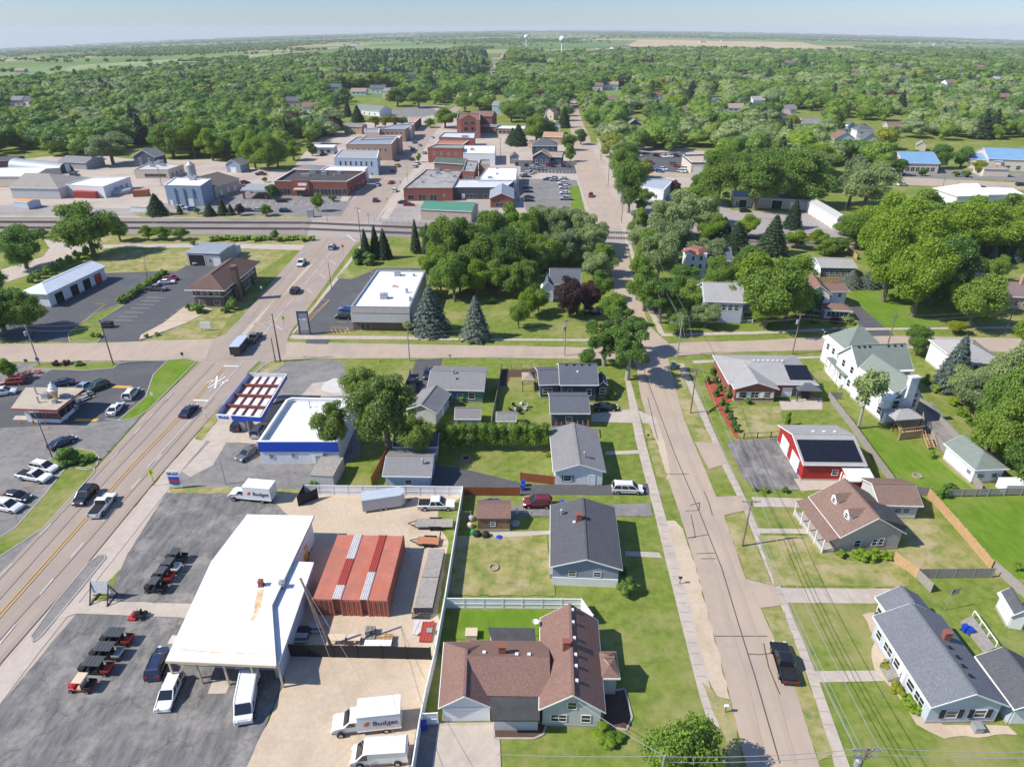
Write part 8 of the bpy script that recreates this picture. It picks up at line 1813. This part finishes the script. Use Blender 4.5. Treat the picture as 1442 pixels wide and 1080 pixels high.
def board_sign(x,y,w,h,z,label,m=WHITE,legs=2,pole_m=METAL,name='sign',rz=0,txts=(),th=.12,frame=None):
 p=P(x,y);t=thing(name,label,'sign',tuple(p),rz);m_=MB();m_.box(-w/2,-th/2,z,w/2,th/2,z+h);m_.obj('board',m,t,off=(0,0,0))
 for k in((-w/2+.1,w/2-.1)if legs==2 else(0,)):m_=MB();m_.box(k-.07,-.05,0,k+.07,.05,z);m_.obj('post',pole_m,t,off=(0,0,0))
 for txt,size,fx,fz,tm in txts:
  cu=bpy.data.curves.new('lettering','FONT');cu.body=txt;cu.size=size;cu.extrude=.01;cu.align_x='CENTER';cu.offset=.012*size
  o=bpy.data.objects.new('t',cu);COL.objects.link(o);me=bpy.data.meshes.new_from_object(o.evaluated_get(bpy.context.evaluated_depsgraph_get()));bpy.data.objects.remove(o);me.materials.clear();me.materials.append(tm)
  q=bpy.data.objects.new('lettering',me);COL.objects.link(q);q.parent=t;q.location=(fx,-th/2-.02,z+fz);q.rotation_euler=(R(90),0,0)
 return t
t=board_sign(249,688,2.1,3.2,.4,'white fuel price sign with a blue name, blue and red panels',txts=(('Mobil',.75,0,2.4,BLUEB),))
for z_,h_,m1 in((1.5,.55,BLUEB),(.95,.5,RED),(.6,.3,BLUEB)):m_=MB();m_.box(-.85,-.1,.4+z_,.85,-.065,.4+z_+h_);m_.obj('price_panel',m1,t,off=(0,0,0))
m_=MB();m_.box(-.4,-.1,.75,.6,-.065,.95);m_.obj('price_panel',GREENP,t,off=(0,0,0))
t=board_sign(430,471,2.6,1.7,4.2,'dark framed pylon sign with pale panels at the store corner',m=mat('panel bluegrey',(.22,.26,.36),rough=.5),pole_m=DARKMETAL)
for z0_,z1_,m1 in((1.2,3.9,WHITE),):m_=MB();m_.box(-1.1,-.08,z0_,1.1,.05,z1_);m_.obj('lower_panel',GREYP,t,off=(0,0,0))
m_=MB();m_.box(-1.4,-.15,5.9,1.4,.15,6.1);m_.box(-1.4,-.15,0,-1.2,.15,6);m_.box(1.2,-.15,0,1.4,.15,6);m_.obj('frame',DARKMETAL,t,off=(0,0,0))
p=P(146,846);t=thing('wooden_billboard','faded white board on a black timber frame at the shop entrance','sign',tuple(p),R(-4));O=(0,0,0)
m_=MB();m_.add([(-1.5,.1,1.3),(1.3,.1,1.3),(1.3,.5,2.9),(-1.5,.5,2.9)],[(0,1,2,3)]);m_.add([(-1.5,.16,1.3),(1.3,.16,1.3),(1.3,.56,2.9),(-1.5,.56,2.9)],[(3,2,1,0)]);m_.obj('board',mat('faded board',(.55,.56,.56),(.38,.40,.42),scale=2.5,rough=.8),t,off=O)
m_=MB()
for k in(-1.3,1.1):m_.bar((k,-1.0,.1),(k,1.4,.1),.16);m_.bar((k,-.9,.1),(k,.6,2.9),.12);m_.bar((k,1.3,.1),(k,.5,2.3),.12)
m_.bar((-1.5,.3,.7),(1.3,.3,.7),.1);m_.obj('frame',DARKMETAL,t,off=O)
board_sign(291,466,2.6,1.6,.7,'white low monument sign before the brown office',th=.2)
def diamond(x,y,yt,m,lab,plate=True):
 p=P(x,y);h=hgt(p,yt);t=thing('warning_sign',lab,'road sign',tuple(p));m_=MB();m_.box(-.04,-.04,0,.04,.04,h);m_.obj('post',METAL,t,off=O)
 m_=MB();s=.62;m_.add([(0,-.07,h-2*s),(s,-.07,h-s),(0,-.07,h),(-s,-.07,h-s),(0,-.05,h-2*s),(s,-.05,h-s),(0,-.05,h),(-s,-.05,h-s)],[(0,1,2,3),(7,6,5,4),(0,4,5,1),(1,5,6,2),(2,6,7,3),(3,7,4,0)]);m_.obj('plate',m,t,off=O)
 m_=MB();m_.lathe([(.05,.2),(.1,.28),(.05,.38)],(0,-.09,h-s-.05),6);m_.bar((0,-.09,h-s+.1),(0,-.09,h-s-.15),.12,.03);m_.bar((0,-.09,h-s-.15),(-.14,-.09,h-s-.42),.06,.02);m_.bar((0,-.09,h-s-.15),(.14,-.09,h-s-.42),.06,.02);m_.obj('walking_figure',BLACK,t,off=O)
 if plate:m_=MB();m_.box(-.3,-.07,h-2*s-.35,.3,-.05,h-2*s-.05);m_.obj('sub_plate',m,t,off=O)
diamond(218,684,660,SIGNYEL,'yellow green crossing sign beside the main road sidewalk');diamond(401,462,444,SIGNYEL,'yellow green crossing sign at the crossroads');diamond(484,360,344,ORANGE,'orange round warning sign near the railway',False);diamond(545,286,278,SIGNYEL,'yellow green crossing sign beyond the railway',False);diamond(574,254,244,SIGNYEL,'yellow green crossing sign at the downtown crosswalk');diamond(525,254,243,SIGNYEL,'yellow green crossing sign by the brick bank corner')
def small_sign(x,y,yt,lab,m=WHITE):
 p=P(x,y);h=hgt(p,yt);t=thing('road_sign',lab,'road sign',tuple(p));MB().box(-.03,-.03,0,.03,.03,h).obj('post',METAL,t,off=O);MB().box(-.3,-.06,h-.75,.3,-.04,h).obj('plate',m,t,off=O)
small_sign(292,591,577,'small grey road sign opposite the blue sedan');small_sign(217,567,552,'small grey road sign on the grass strip');small_sign(404,470,459,'white road sign at the crossroads kerb');small_sign(369,412,403,'white sign beside the office sidewalk');small_sign(258,505,496,'dark traffic sign at the cross street',DARKMETAL);small_sign(564,262,256,'blue sign at the downtown kerb',BLUE)
def mailbox(x,y,lab,m=BLACK):
 p=P(x,y);t=thing('mailbox',lab,'mailbox',tuple(p));MB().box(-.05,-.05,0,.05,.05,1.0).obj('post',WOODPOLE,t,off=O);m_=MB();m_.lathe([(.16,-.25),(.16,.25)],(0,0,0),10);m_.v=[(z*.9,x_*1.0,y_+1.16)for x_,y_,z in m_.v];m_.obj('box',m,t,off=O)
mailbox(957,822,'black mailbox on the gravel shoulder');mailbox(1021,1003,'white mailbox near the bottom of the street',WHITE);mailbox(912,620,'black mailbox by the upper gravel shoulder');mailbox(634,507,'dark mailbox by the teal house drive')
def bin_(x,y,lab,m=BLUE,group=None):
 p=P(x,y);t=thing('wheelie_bin',lab,'bin',tuple(p),rnd.uniform(-.3,.3),group);m_=MB();m_.add(*[x_ for x_ in(frustum(-.26,.26,-.32,.32,.1,1.0,.5,.62).v,frustum(-.26,.26,-.32,.32,.1,1.0,.5,.62).f)]);m_.obj('body',m,t,off=O)
 MB().box(-.34,-.33,1.0,.34,.33,1.07).obj('lid',m,t,off=O)
 for s in(-.25,.25):m_=MB();m_.tube((s-.04,.3,.1),(s+.04,.3,.1),.1,n=8);m_.obj('wheel',RUBBER,t,off=O)
bin_(737,684,'blue wheelie bin beside the red brown fence, back');bin_(736,690,'blue wheelie bin beside the red brown fence, front');bin_(792,713,'blue bin right of the red suv, upper');bin_(789,718,'blue bin right of the red suv, lower');bin_(597,1026,'blue bin beside the white gate');bin_(1357,889,'blue bin behind the long ranch house');bin_(1364,893,'second blue bin behind the long ranch house');bin_(1124,668,'blue bin at the red garage doors');bin_(429,651,'green bin behind the fuel station shop',GREENP);bin_(676,561,'blue barrel bin at the teal house corner');bin_(401,650,'black tyre like bin behind the fuel shop, left',BLACK);bin_(412,651,'black bin behind the fuel shop, right',BLACK)
def boxthing(name,x,y,w,d,h,m,lab,cat,lid=None,rz=0):
 p=P(x,y);t=thing(name,lab,cat,tuple(p),rz);MB().box(-w/2,-d/2,0,w/2,d/2,h).obj('body',m,t,off=O);MB().box(-w/2-.05,-d/2-.05,h,w/2+.05,d/2+.05,h+.06).obj('lid',lid or m,t,off=O);return t
boxthing('ice_chest',382,648,2.2,.9,1.6,METAL,'silver ice chest against the fuel shop wall','freezer');boxthing('utility_cabinet',452,655,1.2,.9,2.2,METAL,'grey utility cabinet at the fuel shop door','cabinet');boxthing('utility_cabinet',466,655,2.4,.9,1.3,METAL,'low silver cabinet right of the fuel shop door','cabinet')
simple('waste_enclosure','pale weathered board enclosure behind the fuel station shop','enclosure',(436,670),(469,672),5.5,2.2,2.35,mat('weathered white boards',(.52,.53,.53),(.42,.43,.43),scale=1.5,rough=.9,stretch=(3,3,.3)),WOODGREY,'AB',over=.05,fascia=False,found=False)
boxthing('dumpster',153,461,2.2,1.6,1.4,BLACK,'dark screened dumpster by the office lot','dumpster');boxthing('relay_cabinet',438,306,2.4,1.8,3.0,METAL,'silver railway relay cabinet beside the crossing','cabinet');boxthing('transformer_box',948,516,1.0,.9,1.1,mat('box green',(.25,.33,.28),rough=.6),'pale green ground transformer at the street corner','cabinet');boxthing('air_conditioner',1374,1028,.9,.9,.9,METAL,'air conditioner at the ranch house gable','air conditioner');boxthing('air_conditioner',778,812,.9,.9,.9,METAL,'air conditioner beside the dark grey house','air conditioner')
boxthing('site_box',605,892,.6,.6,.6,METAL,'small grey box beside the yard fence','box');boxthing('crate',702-38,892+4,1.4,1.2,.8,TAN,'pale wooden crate table on the patio by the fence','crate')
boxthing('white_tank',1422,690,3.4,2.2,1.7,WHITE,'white covered boat or tank beside the white garage','covered load');boxthing('crate',1184,684,1.2,.4,.5,RED,'small red sledge board on the garage apron','board')
for x,y,m1,lab,w in((662,742,TAN,'tan clutter box left of the brown shed',1.0),(664,732,GREYP,'grey clutter stack left of the brown shed',1.0),(672,754,BLACK,'black bag heap before the brown shed, left',1.2),(684,755,BLACK,'black bag heap before the brown shed, right',1.2),(666,752,GREENP,'green crate before the brown shed',.8),(703,757,BLUE,'flat blue sledge before the brown shed',1.0),(725,737,GREYP,'grey folded board right of the brown shed',1.6),(728,722,WHITE,'white chair right of the brown shed',.5)):
 p=P(x,y);t=thing('yard_clutter',lab,'clutter',tuple(p),rnd.uniform(-.4,.4));m_=MB();hh=.25 if 'flat' in lab or 'board' in lab else .8
 m_.lathe([(w*.5,0),(w*.52,hh*.5),(w*.4,hh*.85),(w*.15,hh)],(0,0,0),7);m_.obj('heap',m1,t,off=O)
for x,y,m1,lab,L in((690,706,BLUE,'blue kayak lying behind the brown shed',3.2),(682,709,paint('lime plastic',(.25,.65,.05)),'lime green kayak lying behind the brown shed',2.6)):
 p=P(x,y);t=thing('kayak',lab,'kayak',(p.x,p.y,.02),R(8));m_=MB();n=9;vs=[];fs=[]
 for i in range(n):
  u_=-1+2*i/(n-1);wv=.38*math.sqrt(max(0,1-u_*u_))+.02
  for k in range(8):a=2*math.pi*k/8;vs.append((u_*L/2,math.cos(a)*wv,.2+math.sin(a)*wv*.5+.1*u_*u_))
 for i in range(n-1):
  for k in range(8):fs.append((i*8+k,i*8+(k+1)%8,(i+1)*8+(k+1)%8,(i+1)*8+k))
 fs+=[tuple(range(8)),tuple(range((n-1)*8,n*8))];m_.add(vs,fs);m_.obj('hull',m1,t,off=O);m_=MB();m_.lathe([(.28,.36),(.3,.42)],(0,0,0),12);m_.obj('cockpit',BLACK,t,off=O)
def ring(x,y,r_,lab,m=None):
 p=P(x,y);t=thing('fire_ring',lab,'fire pit',tuple(p));m_=MB();n=12
 for i in range(n):
  a,b=2*math.pi*i/n,2*math.pi*(i+.85)/n;m_.prism([Vector((math.cos(a)*r_,math.sin(a)*r_,0)),Vector((math.cos(b)*r_,math.sin(b)*r_,0)),Vector((math.cos(b)*(r_-.25),math.sin(b)*(r_-.25),0)),Vector((math.cos(a)*(r_-.25),math.sin(a)*(r_-.25),0))],0,.3)
 m_.obj('stones',m or mat('pale stone',(.42,.34,.27),(.3,.25,.2),scale=4,rough=.9),t,off=O);MB().lathe([(r_-.25,0),(r_-.25,.06)],(0,0,0),12).obj('ash_bed',MULCH,t,off=O)
ring(695,800,.75,'round stone fire ring on the dry lawn');ring(656,646,.9,'round fire ring on the shaded lawn');ring(1291,671,.8,'stone fire ring on the lawn behind the tall white house')
def chair(x,y,m,lab,rz=0,g='round patio chairs on the lawn'):
 p=P(x,y);t=thing('garden_chair',lab,'chair',tuple(p),rz,g);MB().box(-.3,-.3,.35,.3,.3,.42).obj('seat',m,t,off=O);m_=MB();m_.add(frustum(-.3,.3,-.3,.3,.42,1.0,.1,.1).v,frustum(-.3,.3,-.3,.3,.42,1.0,.1,.1).f);m_.v=[(a,b-.3,c)for a,b,c in m_.v];m_.obj('backrest',m,t,off=O)
 for i in(-.26,.26):
  for j in(-.26,.26):m_=MB();m_.box(i-.03,j-.03,0,i+.03,j+.03,.35);m_.obj('leg',m,t,off=O)
for i,(x,y,m1,l)in enumerate(((723,572,BLACK,'dark garden chair, upper left of the circle'),(734,570,WHITE,'white garden chair at the top of the circle'),(741,574,GREYP,'grey garden chair, upper right of the circle'),(739,578,GREYP,'grey garden chair, right of the circle'),(733,583,BLACK,'dark garden chair at the bottom of the circle'),(719,579,BLACK,'dark garden chair, left of the circle'),(727,579,GREYP,'grey garden chair by the fire bowl'))):chair(x,y,m1,l,i*.9)
boxthing('fire_bowl',731,577,.9,.9,.4,DARKMETAL,'dark fire bowl in the circle of garden chairs','fire pit')
for x,y,l in((40,527,'red picnic table by the flags, left'),(54,526,'red picnic table by the flags, right'),(42,534,'red picnic table nearest the drive-in kerb'),(30,530,'red picnic table beside the red suv')):picnic(x,y,l,.3,RED,'red picnic tables at the drive-in',.7)
for x,y,l in((105,578,'grey picnic table beside the drive-in window, near'),(112,570,'grey picnic table beside the drive-in window, middle'),(119,563,'grey picnic table beside the drive-in window, far'),(124,557,'pale picnic table at the end of the drive-in terrace')):picnic(x,y,l,1.0,METAL,'grey picnic tables at the drive-in')
sheet('terrace',CONC,[(18,592),(96,592),(98,588),(92,586),(22,586)])
def cone(x,y,l):
 p=P(x,y);t=thing('traffic_cone',l,'traffic cone',tuple(p),0,'traffic cones');MB().box(-.25,-.25,.01,.25,.25,.06).obj('base',ORANGE,t,off=O);MB().lathe([(.19,.06),(.04,.8)],(0,0,0),10).obj('cone',ORANGE,t,off=O)
cone(29,596,'orange traffic cone left of three before the drive-in');cone(47,597,'middle orange traffic cone before the drive-in');cone(65,597,'right orange traffic cone before the drive-in');cone(534,511,'orange cone on the grass by the fuel station')
def parasol(x,y,m,l,z=0):
 p=P(x,y,z);t=thing('parasol',l,'parasol',tuple(p));MB().box(-.04,-.04,0,.04,.04,2.5).obj('pole',METAL,t,off=O);MB().lathe([(1.4,2.1),(1.38,2.15),(.05,2.75)],(0,0,0),8).obj('canopy',m,t,off=O)
parasol(636,236,RED,'red parasol in the beer garden');parasol(645,236,WHITE,'white parasol in the beer garden')
def person(x,y,h,top,legs,lab,rz=0,sit=False):
 p=P(x,y);t=thing('person',lab,'person',tuple(p),rz)
 me=bpy.data.meshes.new('body');k=h/1.75
 V=[(0,0,.95),(0,0,1.2),(0,0,1.42),(0,0,1.52),(0,.01,1.64),(.2,0,1.4),(.27,.03,1.12),(.25,.16,.9),(-.2,0,1.4),(-.27,.02,1.12),(-.26,.1,.88),(.1,0,.9),(.12,.04,.5),(.12,-.02,.08),(.12,.14,.04),(-.1,0,.9),(-.12,-.02,.5),(-.13,-.08,.08),(-.13,.08,.04)]
 E=[(0,1),(1,2),(2,3),(3,4),(2,5),(5,6),(6,7),(2,8),(8,9),(9,10),(0,11),(11,12),(12,13),(13,14),(0,15),(15,16),(16,17),(17,18)]
 Rr=[.16,.15,.16,.06,.11,.07,.05,.04,.07,.05,.04,.1,.065,.045,.04,.1,.065,.045,.04]
 me.from_pydata([(a*k,b*k,c*k)for a,b,c in V],E,[]);o=bpy.data.objects.new('body',me);COL.objects.link(o);o.parent=t
 sk=o.modifiers.new('skin','SKIN');me.skin_vertices[0].data[0].use_root=True
 for i,r_ in enumerate(Rr):me.skin_vertices[0].data[i].radius=(r_*k,r_*k*.8)
 su=o.modifiers.new('sub','SUBSURF');su.levels=su.render_levels=2
 m,nt,N,L,b=nodes_of('person body '+lab[:12]);tc=N.new('ShaderNodeTexCoord');sp=N.new('ShaderNodeSeparateXYZ');L.new(tc.outputs['Object'],sp.inputs[0]);cr=N.new('ShaderNodeValToRGB');cr.color_ramp.interpolation='CONSTANT'
 mr=N.new('ShaderNodeMath');mr.operation='DIVIDE';mr.inputs[1].default_value=1.8*k;L.new(sp.outputs[2],mr.inputs[0]);L.new(mr.outputs[0],cr.inputs[0]);e=cr.color_ramp.elements
 e[0].color=(*legs,1);e[1].position=.53;e[1].color=(*top,1);q=e.new(.82);q.color=(.45,.28,.2,1);L.new(cr.outputs[0],b.inputs['Base Color']);me.materials.append(m)
 m_=MB();m_.lathe([(.1*k,1.66*k),(.125*k,1.72*k),(.09*k,1.8*k),(.02,1.83*k)],(0,-.01,0),10);m_.obj('hair',MULCH,t,off=O)
person(100,583,1.72,(.1,.35,.3),(.05,.05,.08),'person in a teal top queuing at the drive-in window',1.2);person(108,579,1.78,(.5,.5,.5),(.06,.07,.12),'person in a grey top queuing behind the teal top',1.0);person(116,572,1.7,(.12,.14,.3),(.2,.18,.15),'person in a blue top beside the drive-in tables',.6);person(126,561,1.75,(.45,.1,.1),(.04,.04,.05),'person in a red top at the end of the drive-in tables',.2)
for x,y,l in((38,519,'small flag on the drive-in verge, left'),(54,517,'small flag on the drive-in verge, right')):
 p=P(x,y);t=thing('flag',l,'flag',tuple(p));MB().box(-.03,-.03,0,.03,.03,2.4).obj('pole',METAL,t,off=O);MB().box(.03,-.01,1.6,.8,.01,2.35).obj('cloth',paint('flag blue',(.06,.08,.25)),t,off=O)
p=P(1340,835,3);t=thing('flag','stars and stripes flag by the ranch house roof corner','flag',(p.x,p.y,0),.3);MB().box(-.03,-.03,0,.03,.03,3.6).obj('pole',METAL,t,off=O)
for i in range(7):m_=MB();m_.box(.03,-.01,2.6+i*.13,1.4,.01,2.6+(i+1)*.13);m_.obj('stripe',RED if i%2==0 else WHITE,t,off=O)
MB().box(.03,-.02,3.05,.6,.02,3.5).obj('canton',paint('flag blue',(.06,.08,.25)),t,off=O)
for x,y in((440,541),(441,549),(474,540)):
 p=P(x,y);m_=MB();m_.lathe([(.8,.02),(.8,.035)],tuple(p),16);o=m_.obj('manhole_cover',GREYGRAV,off=(0,0,0));o['kind']='structure'
p=P(1240,950);t=thing('front_steps','grey timber steps and rails at the ranch house front door','steps',tuple(p))
for i in range(4):MB().box(.3+i*.3,-1,0,.6+i*.3,1,.18*(i+1)).obj('step',WOODGREY,t,off=O)
for s in(-1,1):m_=MB();m_.bar((.3,s,.9),(1.6,s,1.6),.07);m_.bar((.35,s,0),(.35,s,.9),.07);m_.bar((1.5,s,0),(1.5,s,1.6),.07);m_.obj('handrail',WOODGREY,t,off=O)
t=thing('garden_deck','narrow timber deck with a white rail behind the ranch house','deck',tuple(P(1385,920)));dk=[P(x,y)for x,y in((1352,878),(1368,870),(1400,915),(1386,922))];MB().prism(dk,.1,.5).obj('platform',WOODGREY,t);m_=MB();m_.bar(dk[1]+Vector((0,0,1.3)),dk[2]+Vector((0,0,1.3)),.12);[m_.bar(dk[1].lerp(dk[2],k/3),dk[1].lerp(dk[2],k/3)+Vector((0,0,1.3)),.1)for k in range(4)];m_.obj('railing',WHITE,t)
# ================================================================ LIGHT, AIR, CAMERA
EL,AZ=R(44),R(12)
sd=Vector((-math.cos(AZ)*math.cos(EL),-math.sin(AZ)*math.cos(EL),math.sin(EL)))
sl=bpy.data.lights.new('sun','SUN');sl.energy=4.2;sl.angle=R(.5);sl.color=(1,.94,.85)
so=bpy.data.objects.new('sun',sl);COL.objects.link(so);so.rotation_euler=sd.to_track_quat('Z','Y').to_euler()
w=bpy.data.worlds.new('World');scene.world=w;w.use_nodes=True;nt=w.node_tree
sky=nt.nodes.new('ShaderNodeTexSky');sky.sky_type='NISHITA';sky.sun_disc=False;sky.sun_elevation=EL;sky.sun_rotation=math.atan2(sd.x,sd.y);sky.altitude=100;sky.air_density=.8;sky.dust_density=.2;sky.ozone_density=3.0
bg=nt.nodes['Background'];bg.inputs['Strength'].default_value=.145;hs=nt.nodes.new('ShaderNodeMix');hs.data_type='RGBA';hs.blend_type='MULTIPLY';hs.inputs[0].default_value=1;sx_=nt.nodes.new('ShaderNodeSeparateXYZ');cr_=nt.nodes.new('ShaderNodeValToRGB');cr_.color_ramp.elements[0].color=(.42,.462,.572,1);cr_.color_ramp.elements[0].position=.10;cr_.color_ramp.elements[1].color=(.82,.88,1,1);cr_.color_ramp.elements[1].position=.40;nt.links.new(sx_.outputs[2],cr_.inputs[0]);nt.links.new(cr_.outputs[0],hs.inputs[7]);nt.links.new(sky.outputs[0],hs.inputs[6]);tc=nt.nodes.new('ShaderNodeTexCoord');mxv=nt.nodes.new('ShaderNodeVectorMath');mxv.operation='MAXIMUM';mxv.inputs[1].default_value=(-1,-1,.012);nt.links.new(tc.outputs['Generated'],mxv.inputs[0]);nt.links.new(mxv.outputs[0],sky.inputs[0]);nt.links.new(mxv.outputs[0],sx_.inputs[0]);nt.links.new(hs.outputs[2],bg.inputs[0])
hz=MB();hz.box(-19000,-400,-520,19000,19000,82)
m=bpy.data.materials.new('haze air');m.use_nodes=True;N=m.node_tree.nodes;N.remove(N['Principled BSDF']);v=N.new('ShaderNodeVolumePrincipled');v.inputs['Color'].default_value=(.90,.95,.98,1);v.inputs['Density'].default_value=HAZE=.000075;v.inputs['Anisotropy'].default_value=0
m.node_tree.links.new(v.outputs[0],N['Material Output'].inputs['Volume'])
o=hz.obj('haze',m,off=(0,0,0));o['kind']='stuff'
cam=bpy.data.cameras.new('camera');co=bpy.data.objects.new('camera',cam);COL.objects.link(co);scene.camera=co
cam.sensor_width=36;cam.lens=36*FPX/1442;cam.clip_start=.5;cam.clip_end=60000
co.location=(0,0,CAMH);co.rotation_euler=(math.pi/2-TH,0,0)
scene.view_settings.view_transform='Standard';scene.view_settings.look='None';scene.view_settings.exposure=.57;scene.view_settings.gamma=1
scene.cycles.volume_bounces=0;scene.cycles.max_bounces=6
